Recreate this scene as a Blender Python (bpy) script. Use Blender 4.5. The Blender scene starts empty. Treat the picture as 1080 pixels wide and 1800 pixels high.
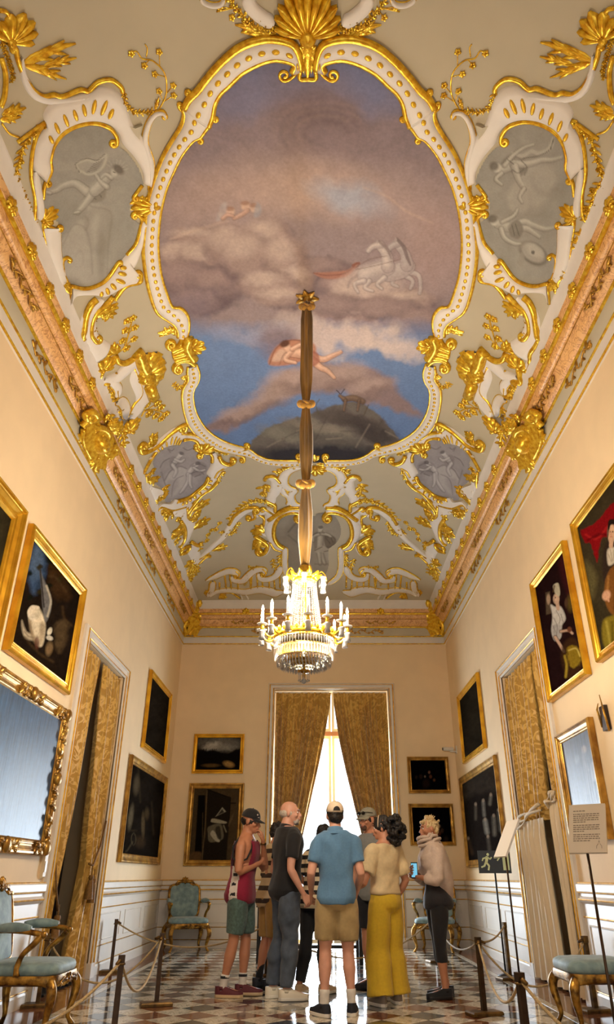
import bpy, bmesh, math, random
import numpy as np
from mathutils import Vector, Matrix, noise as mnoise
from mathutils.geometry import delaunay_2d_cdt, tessellate_polygon

# ------------------------------------------------------------------ camera, world, lights, exposure
C = bpy.context.scene.collection
SC = bpy.context.scene
FPX, PCX, PCY = 1221.0, 556.0, 900.0           # focal length and principal point of the photograph, 1080 x 1800
CAM_Z = 1.10
PITCH = math.atan(641.0 / FPX)
cam_data = bpy.data.cameras.new('camera')
cam_data.sensor_fit = 'VERTICAL'
cam_data.sensor_height = 36.0
cam_data.sensor_width = 36.0
cam_data.lens = 36.0 * FPX / 1800.0
cam_data.shift_x = -(PCX - 540.0) / 1800.0
cam_data.clip_start = 0.05
cam = bpy.data.objects.new('camera', cam_data)
C.objects.link(cam)
cam.location = (0, 0, CAM_Z)
cam.rotation_euler = (math.pi / 2 + PITCH, 0, 0)
SC.camera = cam

SC.view_settings.view_transform = 'Standard'
SC.view_settings.look = 'None'
SC.view_settings.exposure = 0.0
SC.view_settings.gamma = 1.0
SC.view_settings.use_curve_mapping = False
SC.cycles.max_bounces = 8
SC.cycles.diffuse_bounces = 5
SC.cycles.glossy_bounces = 4
SC.cycles.transmission_bounces = 6
SC.cycles.transparent_max_bounces = 6
SC.cycles.caustics_reflective = False
SC.cycles.caustics_refractive = False
SC.cycles.sample_clamp_indirect = 4.0
SC.cycles.use_denoising = True
SC.cycles.use_adaptive_sampling = True
SC.cycles.adaptive_threshold = 0.02

world = bpy.data.worlds.new('daylight')
SC.world = world
world.use_nodes = True
_b = world.node_tree.nodes['Background']
_b.inputs['Color'].default_value = (0.86, 0.93, 1.0, 1)
_b.inputs['Strength'].default_value = 2.6


def area_light(name, loc, rot, sx, sy, power, color):
    d = bpy.data.lights.new(name, 'AREA')
    d.shape = 'RECTANGLE'
    d.size, d.size_y = sx, sy
    d.energy, d.color = power, color
    o = bpy.data.objects.new(name, d)
    C.objects.link(o)
    o.location, o.rotation_euler = loc, rot
    return o


# daylight entering through the far window and through two assumed, unseen windows behind the camera
DAY = (0.78, 0.88, 1.0)
area_light('daylight_far_window', (0.32, 14.75, 1.75), (math.pi / 2, 0, math.pi), 1.5, 3.4, 640, DAY)
area_light('unseen_rear_daylight', (-1.4, -1.95, 2.2), (math.pi / 2, 0, 0), 1.3, 3.2, 14, DAY)
area_light('unseen_rear_daylight', (1.3, -1.95, 2.2), (math.pi / 2, 0, 0), 1.3, 3.2, 14, DAY)

# the chandelier's candle bulbs hold these lamps (built again here so the light levels sit together)
CHX, CHY, CHZ = -0.105, 5.95, 2.56              # axis and lowest point of the chandelier
CANDLE_POWER = 46.0
CANDLE_COLOR = (1.0, 0.84, 0.65)
# ------------------------------------------------------------------ helpers
PI = math.pi
_c, _s = math.cos(PITCH), math.sin(PITCH)
XL, XR, YB, YF = -2.81, 2.715, 14.2, -1.6       # inner faces of the walls
XC, HW = (XL + XR) / 2, (XR - XL) / 2


def lin(c):
    """hex or 0-255 triple -> linear rgb"""
    if isinstance(c, str):
        c = [int(c[i:i + 2], 16) for i in (0, 2, 4)]
    return tuple(((v / 255.0) / 12.92 if v / 255.0 <= 0.04045 else ((v / 255.0 + 0.055) / 1.055) ** 2.4) for v in c)


def ray(px, py):
    u, v = (px - PCX) / FPX, (PCY - py) / FPX
    return (u, _c - v * _s, _s + v * _c)


def on_x(px, py, x):
    r = ray(px, py); k = x / r[0]
    return (x, r[1] * k, CAM_Z + r[2] * k)


def on_y(px, py, y):
    r = ray(px, py); k = y / r[1]
    return (r[0] * k, y, CAM_Z + r[2] * k)


def on_z(px, py, z=0.0):
    r = ray(px, py); k = (z - CAM_Z) / r[2]
    return (r[0] * k, r[1] * k, z)


def project(x, y, z):
    z = np.asarray(z) - CAM_Z
    d = np.asarray(y) * _c + z * _s
    return PCX + FPX * np.asarray(x) / d, PCY - FPX * (-np.asarray(y) * _s + z * _c) / d


def smooth_path(pts, n=6, closed=False):
    """Catmull-Rom through the points"""
    p = [np.array(q, float) for q in pts]
    m = len(p)
    if m < 3:
        return p
    out = []
    for i in range(m if closed else m - 1):
        a = p[(i - 1) % m] if closed or i > 0 else 2 * p[0] - p[1]
        b, c = p[i], p[(i + 1) % m]
        d = p[(i + 2) % m] if closed or i + 2 < m else 2 * p[-1] - p[-2]
        for k in range(n):
            t = k / n
            out.append(0.5 * (2 * b + (c - a) * t + (2 * a - 5 * b + 4 * c - d) * t * t + (3 * b - a - 3 * c + d) * t ** 3))
    if not closed:
        out.append(p[-1])
    return out


def resample(pts, n):
    p = np.array([np.array(q, float) for q in pts])
    s = np.concatenate([[0], np.cumsum(np.linalg.norm(np.diff(p, axis=0), axis=1))])
    t = np.linspace(0, s[-1], n)
    return np.stack([np.interp(t, s, p[:, k]) for k in range(p.shape[1])], axis=1)


class MB:
    """collects shapes and links them as one mesh object"""

    def __init__(self):
        self.v, self.f = [], []

    def add(self, verts, faces):
        k = len(self.v)
        self.v.extend([tuple(map(float, q)) for q in verts])
        self.f.extend([tuple(i + k for i in fc) for fc in faces])
        return self

    def box(self, x0, x1, y0, y1, z0, z1):
        return self.add([(x0, y0, z0), (x1, y0, z0), (x1, y1, z0), (x0, y1, z0), (x0, y0, z1), (x1, y0, z1), (x1, y1, z1), (x0, y1, z1)],
                        [(3, 2, 1, 0), (4, 5, 6, 7), (0, 1, 5, 4), (1, 2, 6, 5), (2, 3, 7, 6), (3, 0, 4, 7)])

    def rings(self, rings, cap=True, closed=False):
        n = len(rings[0]); m = len(rings)
        vs = [q for r in rings for q in r]
        fs = []
        for i in range(m if closed else m - 1):
            j = (i + 1) % m
            for k in range(n):
                l = (k + 1) % n
                fs.append((i * n + k, i * n + l, j * n + l, j * n + k))
        if cap and not closed:
            fs.append(tuple(reversed(range(n))))
            fs.append(tuple((m - 1) * n + k for k in range(n)))
        return self.add(vs, fs)

    def strip(self, rows):
        """open rows of equal length -> quads"""
        n = len(rows[0])
        self.add([q for r in rows for q in r],
                 [(i * n + k, i * n + k + 1, (i + 1) * n + k + 1, (i + 1) * n + k) for i in range(len(rows) - 1) for k in range(n - 1)])
        return self

    def tube(self, path, r, seg=8, closed=False, squash=1.0, up=None):
        p = [Vector(q) for q in path]
        n = len(p)
        rr = r if hasattr(r, '__len__') else [r] * n
        rings = []
        prev = None
        for i in range(n):
            t = (p[(i + 1) % n] - p[i - 1]) if (closed or 0 < i < n - 1) else (p[1] - p[0] if i == 0 else p[-1] - p[-2])
            if t.length < 1e-9:
                t = Vector((0, 0, 1))
            t.normalize()
            if up is not None:
                ref = Vector(up[i] if hasattr(up[0], '__len__') else up)
                b = t.cross(ref)
                if b.length < 1e-6:
                    b = t.orthogonal()
                b.normalize(); a = b.cross(t)
            else:
                if prev is None:
                    a = t.orthogonal().normalized()
                else:
                    a = prev - t * prev.dot(t)
                    a = a.normalized() if a.length > 1e-6 else t.orthogonal().normalized()
                prev = a
                b = t.cross(a)
            rings.append([p[i] + (a * math.cos(2 * PI * k / seg) * squash + b * math.sin(2 * PI * k / seg)) * rr[i] for k in range(seg)])
        return self.rings(rings, True, closed)

    def lathe(self, prof, seg=16, c=(0, 0, 0), axis='z'):
        rings = []
        for r, z in prof:
            ring = []
            for k in range(seg):
                a = 2 * PI * k / seg
                ring.append((c[0] + r * math.cos(a), c[1] + r * math.sin(a), c[2] + z))
            rings.append(ring)
        return self.rings(rings)

    def ell(self, c, rx, ry, rz, seg=12, rows=8, R=None):
        rings = []
        for i in range(rows + 1):
            a = -PI / 2 + PI * i / rows
            ring = []
            for k in range(seg):
                b = 2 * PI * k / seg
                q = Vector((rx * math.cos(a) * math.cos(b), ry * math.cos(a) * math.sin(b), rz * math.sin(a)))
                if R is not None:
                    q = R @ q
                ring.append((c[0] + q.x, c[1] + q.y, c[2] + q.z))
            rings.append(ring)
        return self.rings(rings)

    def build(self, name, m, parent=None, smooth=False, local=False, angle=None):
        me = bpy.data.meshes.new(name)
        off = Vector((0, 0, 0))
        if parent is not None and not local:
            q = parent
            while q is not None:
                off += q.location
                q = q.parent
        if off.length > 0:
            me.from_pydata([(a - off.x, b - off.y, c - off.z) for a, b, c in self.v], [], self.f)
        else:
            me.from_pydata(self.v, [], self.f)
        if m is not None:
            me.materials.append(m)
        if smooth:
            me.shade_smooth()
            if angle:
                me.set_sharp_from_angle(angle=math.radians(angle))
        me.update()
        o = bpy.data.objects.new(name, me)
        C.objects.link(o)
        if parent is not None:
            o.parent = parent
        return o


def recalc(o):
    bm = bmesh.new(); bm.from_mesh(o.data)
    bmesh.ops.recalc_face_normals(bm, faces=bm.faces)
    bm.to_mesh(o.data); bm.free()
    return o


def tag(o, label=None, cat=None, group=None, kind=None):
    if label: o['label'] = label
    if cat: o['category'] = cat
    if group: o['group'] = group
    if kind: o['kind'] = kind
    return o


def thing(name, label, cat, loc=(0, 0, 0), rotz=0.0, group=None):
    o = bpy.data.objects.new(name, None)
    o.empty_display_size = 0.1
    C.objects.link(o)
    o.location = loc
    o.rotation_euler = (0, 0, rotz)
    return tag(o, label, cat, group)


def struct(o):
    o['kind'] = 'structure'
    return o


def children(o):
    return [q for q in bpy.data.objects if q.parent is o]


def copy_tree(o, parent=None, kids=None):
    if kids is None:
        kids = {}
        for q in bpy.data.objects:
            if q.parent is not None:
                kids.setdefault(q.parent.name, []).append(q)
    c = o.copy(); C.objects.link(c)
    if parent is not None:
        c.parent = parent
    for ch in kids.get(o.name, []):
        copy_tree(ch, c, kids)
    return c


# ------------------------------------------------------------------ materials
def new_mat(name):
    m = bpy.data.materials.new(name)
    m.use_nodes = True
    nt = m.node_tree
    return m, nt, nt.nodes['Principled BSDF']


def mat(name, col, rough=0.5, metal=0.0, var=0.0, scale=8.0, bump=0.0, bscale=40.0, spec=0.5, col2=None, detail=4.0, stretch=None, sheen=0.0):
    """plain surface with optional noise in colour (towards col2 or darker) and relief"""
    m, nt, b = new_mat(name)
    c = lin(col) if not isinstance(col[0], float) else col
    b.inputs['Base Color'].default_value = (*c, 1)
    b.inputs['Roughness'].default_value = rough
    b.inputs['Metallic'].default_value = metal
    b.inputs['Specular IOR Level'].default_value = spec
    if sheen:
        b.inputs['Sheen Weight'].default_value = sheen
    if var or bump:
        tc = nt.nodes.new('ShaderNodeTexCoord')
        src = tc.outputs['Object']
        if stretch:
            mp = nt.nodes.new('ShaderNodeMapping')
            mp.inputs['Scale'].default_value = stretch
            nt.links.new(src, mp.inputs['Vector']); src = mp.outputs['Vector']
    if var:
        n = nt.nodes.new('ShaderNodeTexNoise')
        n.inputs['Scale'].default_value = scale
        n.inputs['Detail'].default_value = detail
        nt.links.new(src, n.inputs['Vector'])
        r = nt.nodes.new('ShaderNodeValToRGB')
        c2 = (lin(col2) if not isinstance(col2[0], float) else col2) if col2 else tuple(v * (1 - var) for v in c)
        r.color_ramp.elements[0].position = 0.35
        r.color_ramp.elements[1].position = 0.68
        r.color_ramp.elements[0].color = (*c2, 1)
        r.color_ramp.elements[1].color = (*c, 1)
        nt.links.new(n.outputs['Fac'], r.inputs['Fac'])
        nt.links.new(r.outputs['Color'], b.inputs['Base Color'])
    if bump:
        n2 = nt.nodes.new('ShaderNodeTexNoise')
        n2.inputs['Scale'].default_value = bscale
        n2.inputs['Detail'].default_value = 3
        nt.links.new(src, n2.inputs['Vector'])
        bp = nt.nodes.new('ShaderNodeBump')
        bp.inputs['Strength'].default_value = bump
        bp.inputs['Distance'].default_value = 0.01
        nt.links.new(n2.outputs['Fac'], bp.inputs['Height'])
        nt.links.new(bp.outputs['Normal'], b.inputs['Normal'])
    return m


def attr_mat(name, rough=0.5, spec=0.5, bump=0.0, bscale=60.0, grain=0.0, gscale=90.0, attr='paint', stretch=None):
    """paint layer read from a colour attribute of the mesh"""
    m, nt, b = new_mat(name)
    a = nt.nodes.new('ShaderNodeAttribute'); a.attribute_name = attr
    out = a.outputs['Color']
    tc = nt.nodes.new('ShaderNodeTexCoord')
    src = tc.outputs['Object']
    if stretch:
        mp = nt.nodes.new('ShaderNodeMapping'); mp.inputs['Scale'].default_value = stretch
        nt.links.new(src, mp.inputs['Vector']); src = mp.outputs['Vector']
    if grain:
        n = nt.nodes.new('ShaderNodeTexNoise'); n.inputs['Scale'].default_value = gscale; n.inputs['Detail'].default_value = 5
        nt.links.new(src, n.inputs['Vector'])
        mr = nt.nodes.new('ShaderNodeMapRange')
        mr.inputs['To Min'].default_value = 1 - grain; mr.inputs['To Max'].default_value = 1 + grain
        mr.inputs['From Min'].default_value = 0.25; mr.inputs['From Max'].default_value = 0.75
        nt.links.new(n.outputs['Fac'], mr.inputs['Value'])
        mx = nt.nodes.new('ShaderNodeVectorMath'); mx.operation = 'SCALE'
        nt.links.new(out, mx.inputs[0]); nt.links.new(mr.outputs['Result'], mx.inputs['Scale'])
        out = mx.outputs['Vector']
    nt.links.new(out, b.inputs['Base Color'])
    b.inputs['Roughness'].default_value = rough
    b.inputs['Specular IOR Level'].default_value = spec
    if bump:
        n2 = nt.nodes.new('ShaderNodeTexNoise'); n2.inputs['Scale'].default_value = bscale; n2.inputs['Detail'].default_value = 4
        nt.links.new(src, n2.inputs['Vector'])
        bp = nt.nodes.new('ShaderNodeBump'); bp.inputs['Strength'].default_value = bump; bp.inputs['Distance'].default_value = 0.004
        nt.links.new(n2.outputs['Fac'], bp.inputs['Height']); nt.links.new(bp.outputs['Normal'], b.inputs['Normal'])
    return m


def set_paint(o, cols, attr='paint'):
    """cols: (nverts,3) linear"""
    a = o.data.color_attributes.new(attr, 'FLOAT_COLOR', 'POINT')
    buf = np.ones((len(o.data.vertices), 4), np.float32)
    buf[:, :3] = cols
    a.data.foreach_set('color', buf.ravel())


class Paint:
    """a small painter: colours at arbitrary 2-D sample positions (X right, Y down like the picture)"""

    def __init__(self, X, Y, base):
        self.X, self.Y = np.asarray(X, float), np.asarray(Y, float)
        self.c = np.tile(np.array(lin(base)), (self.X.size, 1))

    def mix(self, a, col):
        a = np.clip(a, 0, 1)[:, None]
        self.c = self.c * (1 - a) + np.array(lin(col)) * a
        return self

    def blob(self, x, y, rx, ry, col, rot=0.0, soft=0.5, alpha=1.0, warp=0.0, wscale=0.05):
        X, Y = self.X - x, self.Y - y
        if warp:
            X = X + warp * (fbm(self.X * wscale, self.Y * wscale, 7) - 0.5)
            Y = Y + warp * (fbm(self.X * wscale + 31, self.Y * wscale + 17, 9) - 0.5)
        a = math.radians(rot)
        u, v = X * math.cos(a) + Y * math.sin(a), -X * math.sin(a) + Y * math.cos(a)
        d = np.sqrt((u / rx) ** 2 + (v / ry) ** 2)
        return self.mix(alpha * np.clip((1 + soft / 2 - d) / max(soft, 1e-3), 0, 1), col)

    def poly(self, pts, col, soft=2.0, alpha=1.0, warp=0.0, wscale=0.05, smooth=True):
        p = np.array(smooth_path(pts, 5, True)) if smooth else np.array(pts, float)
        X, Y = self.X, self.Y
        if warp:
            X = X + warp * (fbm(self.X * wscale, self.Y * wscale, 3) - 0.5)
            Y = Y + warp * (fbm(self.X * wscale + 11, self.Y * wscale + 5, 5) - 0.5)
        lo, hi = p.min(0) - soft - 1, p.max(0) + soft + 1
        sel = np.where((X > lo[0]) & (X < hi[0]) & (Y > lo[1]) & (Y < hi[1]))[0]
        if not len(sel):
            return self
        x, y = X[sel], Y[sel]
        ins = np.zeros(len(sel), bool)
        dist = np.full(len(sel), 1e9)
        m = len(p)
        for i in range(m):
            a, b = p[i], p[(i + 1) % m]
            e = b - a
            L = max(e @ e, 1e-9)
            t = np.clip(((x - a[0]) * e[0] + (y - a[1]) * e[1]) / L, 0, 1)
            dist = np.minimum(dist, (x - a[0] - t * e[0]) ** 2 + (y - a[1] - t * e[1]) ** 2)
            if abs(e[1]) > 1e-9:
                cr = ((a[1] > y) != (b[1] > y)) & (x < e[0] * (y - a[1]) / e[1] + a[0])
                ins ^= cr
        d = np.sqrt(dist) * np.where(ins, 1, -1)
        al = np.zeros(self.X.size)
        al[sel] = alpha * np.clip(0.5 + d / max(soft, 1e-3), 0, 1)
        return self.mix(al, col)

    def line(self, pts, w, col, soft=1.0, alpha=1.0, smooth=True):
        p = np.array(smooth_path(pts, 5)) if smooth else np.array(pts, float)
        lo, hi = p.min(0) - w - soft - 1, p.max(0) + w + soft + 1
        sel = np.where((self.X > lo[0]) & (self.X < hi[0]) & (self.Y > lo[1]) & (self.Y < hi[1]))[0]
        if not len(sel):
            return self
        x, y = self.X[sel], self.Y[sel]
        dist = np.full(len(sel), 1e9)
        for i in range(len(p) - 1):
            a, b = p[i], p[i + 1]
            e = b - a
            t = np.clip(((x - a[0]) * e[0] + (y - a[1]) * e[1]) / max(e @ e, 1e-9), 0, 1)
            dist = np.minimum(dist, (x - a[0] - t * e[0]) ** 2 + (y - a[1] - t * e[1]) ** 2)
        al = np.zeros(self.X.size)
        al[sel] = alpha * np.clip(0.5 + (w / 2 - np.sqrt(dist)) / max(soft, 1e-3), 0, 1)
        return self.mix(al, col)

    def taper(self, pts, w, col, soft=1.5, alpha=1.0):
        p = np.array(smooth_path(pts, 5)) if len(pts) > 2 else resample(pts, 6)
        r = np.interp(np.linspace(0, 1, len(p)), np.linspace(0, 1, len(w)), w) / 2
        lo, hi = p.min(0) - r.max() - soft - 1, p.max(0) + r.max() + soft + 1
        sel = np.where((self.X > lo[0]) & (self.X < hi[0]) & (self.Y > lo[1]) & (self.Y < hi[1]))[0]
        if not len(sel):
            return self
        x, y = self.X[sel], self.Y[sel]
        d = np.full(len(sel), -1e9)
        for i in range(len(p) - 1):
            a, e = p[i], p[i + 1] - p[i]
            t = np.clip(((x - a[0]) * e[0] + (y - a[1]) * e[1]) / max(e @ e, 1e-9), 0, 1)
            d = np.maximum(d, r[i] + (r[i + 1] - r[i]) * t - np.hypot(x - a[0] - t * e[0], y - a[1] - t * e[1]))
        al = np.zeros(self.X.size)
        al[sel] = alpha * np.clip(0.5 + d / max(soft, 1e-3), 0, 1)
        return self.mix(al, col)

    def limb(self, pts, w, L, M, D, dx=-.16, dy=-.2):
        w = np.array(w, float); m = w.mean()
        self.taper(pts, w + 2.0, D, 2.6, .62)
        self.taper(pts, w, M, 1.5, 1.0)
        self.taper([(x + dx * m, y + dy * m) for x, y in pts], w * .55, L, m * .55, .85)
        return self

    def mottle(self, amt, scale, seed=1):
        n = fbm(self.X * scale, self.Y * scale, seed)
        self.c = np.clip(self.c * (1 + amt * (n[:, None] - 0.5) * 2), 0, 1)
        return self


_LAT = {}


def vnoise(x, y, seed=0):
    if seed not in _LAT:
        _LAT[seed] = np.random.RandomState(seed + 11).rand(256, 256)
    L = _LAT[seed]
    xi, yi = np.floor(x).astype(int), np.floor(y).astype(int)
    fx, fy = x - xi, y - yi
    fx, fy = fx * fx * (3 - 2 * fx), fy * fy * (3 - 2 * fy)
    a = L[yi & 255, xi & 255]; b = L[yi & 255, (xi + 1) & 255]
    c = L[(yi + 1) & 255, xi & 255]; d = L[(yi + 1) & 255, (xi + 1) & 255]
    return (a * (1 - fx) + b * fx) * (1 - fy) + (c * (1 - fx) + d * fx) * fy


def fbm(x, y, seed=0, octv=4):
    t, amp, tot = 0, 1.0, 0
    for k in range(octv):
        t = t + amp * vnoise(x * 2 ** k + k * 7.3, y * 2 ** k + k * 3.1, seed + k)
        tot += amp; amp *= 0.55
    return t / tot


M_WALL = mat('cream_wall', (240, 213, 170), 0.75, var=0.05, scale=3, bump=0.03, bscale=120)
M_WHITE = mat('white_stucco', (230, 222, 210), 0.55, var=0.06, scale=6, bump=0.05, bscale=60)
M_DADO = mat('white_painted_panelling', (226, 218, 205), 0.4, var=0.05, scale=4)
M_CEIL = mat('grey_beige_plaster', (188, 177, 150), 0.8, var=0.06, scale=2.5, bump=0.04, bscale=90)
M_FRIEZE = mat('grey_frieze', (192, 182, 156), 0.7, var=0.06, scale=4)
M_GOLD = mat('gilding', (255, 216, 66), 0.27, 0.62, var=0.3, scale=22, bump=0.2, bscale=70, col2=(206, 150, 26))
M_GOLD_DULL = mat('worn_gilding', (216, 166, 62), 0.36, 0.6, var=0.4, scale=14, bump=0.2, bscale=60, col2=(140, 98, 32))
M_GOLD_LINE = mat('gilt_line', (246, 192, 66), 0.32, 0.6, var=0.25, scale=10, col2=(196, 138, 38))
M_BLACK = mat('black', (10, 10, 12), 0.5)
M_DARKROOM = mat('dark_purple_brown_door', (46, 36, 38), 0.6, var=0.1, scale=5)
# ------------------------------------------------------------------ room shell
Z_A, Z_B, Z_C, Z_C2, Z_D, Z_E, Z_F = 5.42, 5.575, 5.77, 5.91, 6.005, 6.105, 6.28
P_F = 0.30                                       # how far the cornice reaches into the room
DOOR_Y0, DOOR_Y1, DOOR_Z = 8.27, 10.08, 3.66     # clear openings of the two side doors
WIN_X0, WIN_X1, WIN_Z = -0.84, 1.46, 4.47        # clear opening of the far window


def wall_side(name, x, sgn):
    """side wall with a door opening; sgn points out of the room"""
    t = x + sgn * 0.5
    a, b = min(x, t), max(x, t)
    mb = MB()
    mb.box(a, b, YF, DOOR_Y0, 0, 7.4)
    mb.box(a, b, DOOR_Y1, YB, 0, 7.4)
    mb.box(a, b, DOOR_Y0, DOOR_Y1, DOOR_Z, 7.4)
    return struct(mb.build(name, M_WALL))


wall_side('wall_left', XL, -1)
wall_side('wall_right', XR, 1)
mb = MB()
mb.box(XL - 0.5, WIN_X0, YB, YB + 0.5, 0, 7.4)
mb.box(WIN_X1, XR + 0.5, YB, YB + 0.5, 0, 7.4)
mb.box(WIN_X0, WIN_X1, YB, YB + 0.5, WIN_Z, 7.4)
struct(mb.build('wall_back', M_WALL))
mb = MB()
mb.box(XL - 0.5, -2.05, YF - 0.3, YF, 0, 7.4); mb.box(-0.75, 0.65, YF - 0.3, YF, 0, 7.4); mb.box(1.95, XR + 0.5, YF - 0.3, YF, 0, 7.4)
for a, b in ((-2.05, -0.75), (0.65, 1.95)):
    mb.box(a, b, YF - 0.3, YF, 3.9, 7.4); mb.box(a, b, YF - 0.3, YF, 0, 0.5)
struct(mb.build('wall_front', M_WALL))


# cornice: bands run round the room as one swept section each (set-in p, height z)
def ring_band(name, prof, m, smooth=True):
    rows = []
    for p, z in prof:
        rows.append([(XL + p, YF + p, z), (XR - p, YF + p, z), (XR - p, YB - p, z), (XL + p, YB - p, z), (XL + p, YF + p, z)])
    o = MB().strip(rows).build(name, m, None, smooth, angle=40)
    recalc(o)
    return struct(o)


def arc_prof(c, r, a0, a1, n=8):
    return [(c[0] + r * math.cos(math.radians(a0 + (a1 - a0) * k / n)), c[1] + r * math.sin(math.radians(a0 + (a1 - a0) * k / n))) for k in range(n + 1)]


def marble(name, c1, c2, c3, scale=3.0, rough=0.3, dist=2.2):
    m, nt, b = new_mat(name)
    tc = nt.nodes.new('ShaderNodeTexCoord')
    n1 = nt.nodes.new('ShaderNodeTexNoise'); n1.inputs['Scale'].default_value = scale; n1.inputs['Detail'].default_value = 8; n1.inputs['Distortion'].default_value = dist
    n1.inputs['Roughness'].default_value = 0.65
    nt.links.new(tc.outputs['Object'], n1.inputs['Vector'])
    r = nt.nodes.new('ShaderNodeValToRGB')
    e = r.color_ramp.elements
    e[0].position, e[0].color = 0.3, (*lin(c2), 1)
    e[1].position, e[1].color = 0.62, (*lin(c1), 1)
    q = e.new(0.46); q.color = (*lin(c1), 1)
    q = e.new(0.50); q.color = (*lin(c3), 1)
    q = e.new(0.54); q.color = (*lin(c1), 1)
    nt.links.new(n1.outputs['Fac'], r.inputs['Fac'])
    nt.links.new(r.outputs['Color'], b.inputs['Base Color'])
    b.inputs['Roughness'].default_value = rough
    return m


M_ORANGE = marble('orange_marbling', (236, 186, 122), (214, 156, 92), (176, 112, 58), 4.5, 0.4, 3.0)
ring_band('trim_1', [(0.0, Z_A - 0.01), (0.03, Z_A), (0.03, Z_B), (0.035, Z_B)], M_WHITE)
ring_band('trim_2', [(0.035, Z_B), (0.05, Z_B + 0.03), (0.06, Z_C)], M_FRIEZE)
ring_band('trim_3', [(0.06, Z_C)] + [(0.085, 5.785), (0.112, 5.805), (0.132, 5.835), (0.148, 5.87), (0.160, 5.90)] + [(0.163, Z_C2)], M_ORANGE)
ring_band('trim_4', [(0.163, Z_C2), (0.180, Z_C2 + 0.004)] + [(0.205 + 0.02 * k / 4, 5.93 + 0.075 * (k / 4) ** 1.4) for k in range(5)] + [(0.232, Z_D)], M_ORANGE)
ring_band('trim_5', [(0.232, Z_D), (0.262, Z_D + 0.02), (0.275, Z_E)], M_ORANGE)
ring_band('trim_6', [(0.275, Z_E), (0.285, Z_E + 0.03), (0.288, Z_F - 0.05), (P_F + 0.012, Z_F - 0.02), (P_F + 0.015, Z_F + 0.03)], M_WHITE)


def gilt_ring(name, p, z, r):
    prof = arc_prof((p, z), r, 0, 360, 8)
    return ring_band(name, prof, M_GOLD)


gilt_ring('trim_7', 0.028, Z_A, 0.012)
gilt_ring('trim_8', 0.034, Z_B, 0.014)
gilt_ring('trim_9', 0.065, Z_C, 0.019)
gilt_ring('trim_10', 0.243, Z_D, 0.024)
ring_band('trim_11', arc_prof((0.166, Z_C2), 0.005, 0, 360, 6), M_GOLD_DULL)

# ------------------------------------------------------------------ the vault
RISE = 0.74
VX0, VX1, VY0, VY1 = XL + P_F, XR - P_F, YF + P_F, YB - P_F


def _q(t):
    t = np.clip(t, 0, 1)
    return 1 - (1 - t) ** 2.3


def vault(x, y):
    x = np.asarray(x, float); y = np.asarray(y, float)
    tx = np.minimum(x - VX0, VX1 - x) / 1.25
    ty = np.minimum(y - VY0, VY1 - y) / 3.4
    return Z_F + RISE * _q(tx) * _q(ty)


nx, ny = 70, 150
sx = (1 - np.cos(np.linspace(0, PI, nx))) / 2
sy = (1 - np.cos(np.linspace(0, PI, ny))) / 2
gx = VX0 + (VX1 - VX0) * sx; gy = VY0 + (VY1 - VY0) * sy
rows = []
for y in gy:
    z = vault(gx, np.full(nx, y))
    rows.append([(a, y, b) for a, b in zip(gx, z)])
o = MB().strip(rows).build('ceiling', M_CEIL, None, True)
struct(o)
struct(MB().box(XL - 0.5, XR + 0.5, YF - 0.3, YB + 0.5, 7.4, 7.5).build('ceiling_slab', M_CEIL))


def on_vault(px, py):
    """photograph pixels -> points on the vault"""
    px, py = np.asarray(px, float), np.asarray(py, float)
    u, v = (px - PCX) / FPX, (PCY - py) / FPX
    rx, ry, rz = u, _c - v * _s, _s + v * _c
    lo, hi = (Z_F - CAM_Z) / rz, (Z_F + RISE + 0.01 - CAM_Z) / rz
    for _ in range(40):
        k = (lo + hi) / 2
        below = CAM_Z + rz * k < vault(rx * k, ry * k)
        lo = np.where(below, k, lo); hi = np.where(below, hi, k)
    k = (lo + hi) / 2
    return rx * k, ry * k


def vnormal(x, y):
    e = 0.004
    dx = (vault(x + e, y) - vault(x - e, y)) / (2 * e)
    dy = (vault(x, y + e) - vault(x, y - e)) / (2 * e)
    n = np.stack([dx, dy, -np.ones_like(dx)], -1)          # points down, into the room
    return n / np.linalg.norm(n, axis=-1, keepdims=True)


# ------------------------------------------------------------------ floor of marble tiles
M_T_WHITE = marble('white_marble', (214, 204, 184), (188, 176, 154), (160, 148, 128), 3.0, 0.09)
M_T_GREY = marble('grey_marble', (46, 45, 43), (22, 22, 23), (86, 84, 80), 5.0, 0.09)
M_T_RED = marble('red_brown_marble', (104, 58, 38), (66, 36, 26), (150, 104, 76), 4.0, 0.09)
M_GROUT = mat('floor_joint', (40, 34, 30), 0.6)
floor = struct(MB().box(XL - 0.5, XR + 0.5, YF - 0.3, YB + 0.9, -0.2, -0.012).build('floor', M_GROUT))
TS = 0.205                                        # half diagonal of a lozenge
BANDS_X = [(-1.62, -1.30), (1.24, 1.56)]
BANDS_Y = [(6.10, 6.45), (7.75, 7.95), (9.9, 10.2), (12.1, 12.4)]


def tile_mesh(shape, name, m):
    mb = MB()
    n = len(shape)
    ins = [(x * 0.985, y * 0.985) for x, y in shape]
    mb.add([(x, y, -0.012) for x, y in shape] + [(x, y, -0.0015) for x, y in shape] + [(x, y, 0) for x, y in ins],
           [tuple(range(n))[::-1]] + [(k, (k + 1) % n, n + (k + 1) % n, n + k) for k in range(n)] +
           [(n + k, n + (k + 1) % n, 2 * n + (k + 1) % n, 2 * n + k) for k in range(n)] + [tuple(2 * n + k for k in range(n))])
    me = bpy.data.meshes.new(name)
    me.from_pydata(mb.v, [], mb.f); me.materials.append(m); me.update()
    return me


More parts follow.
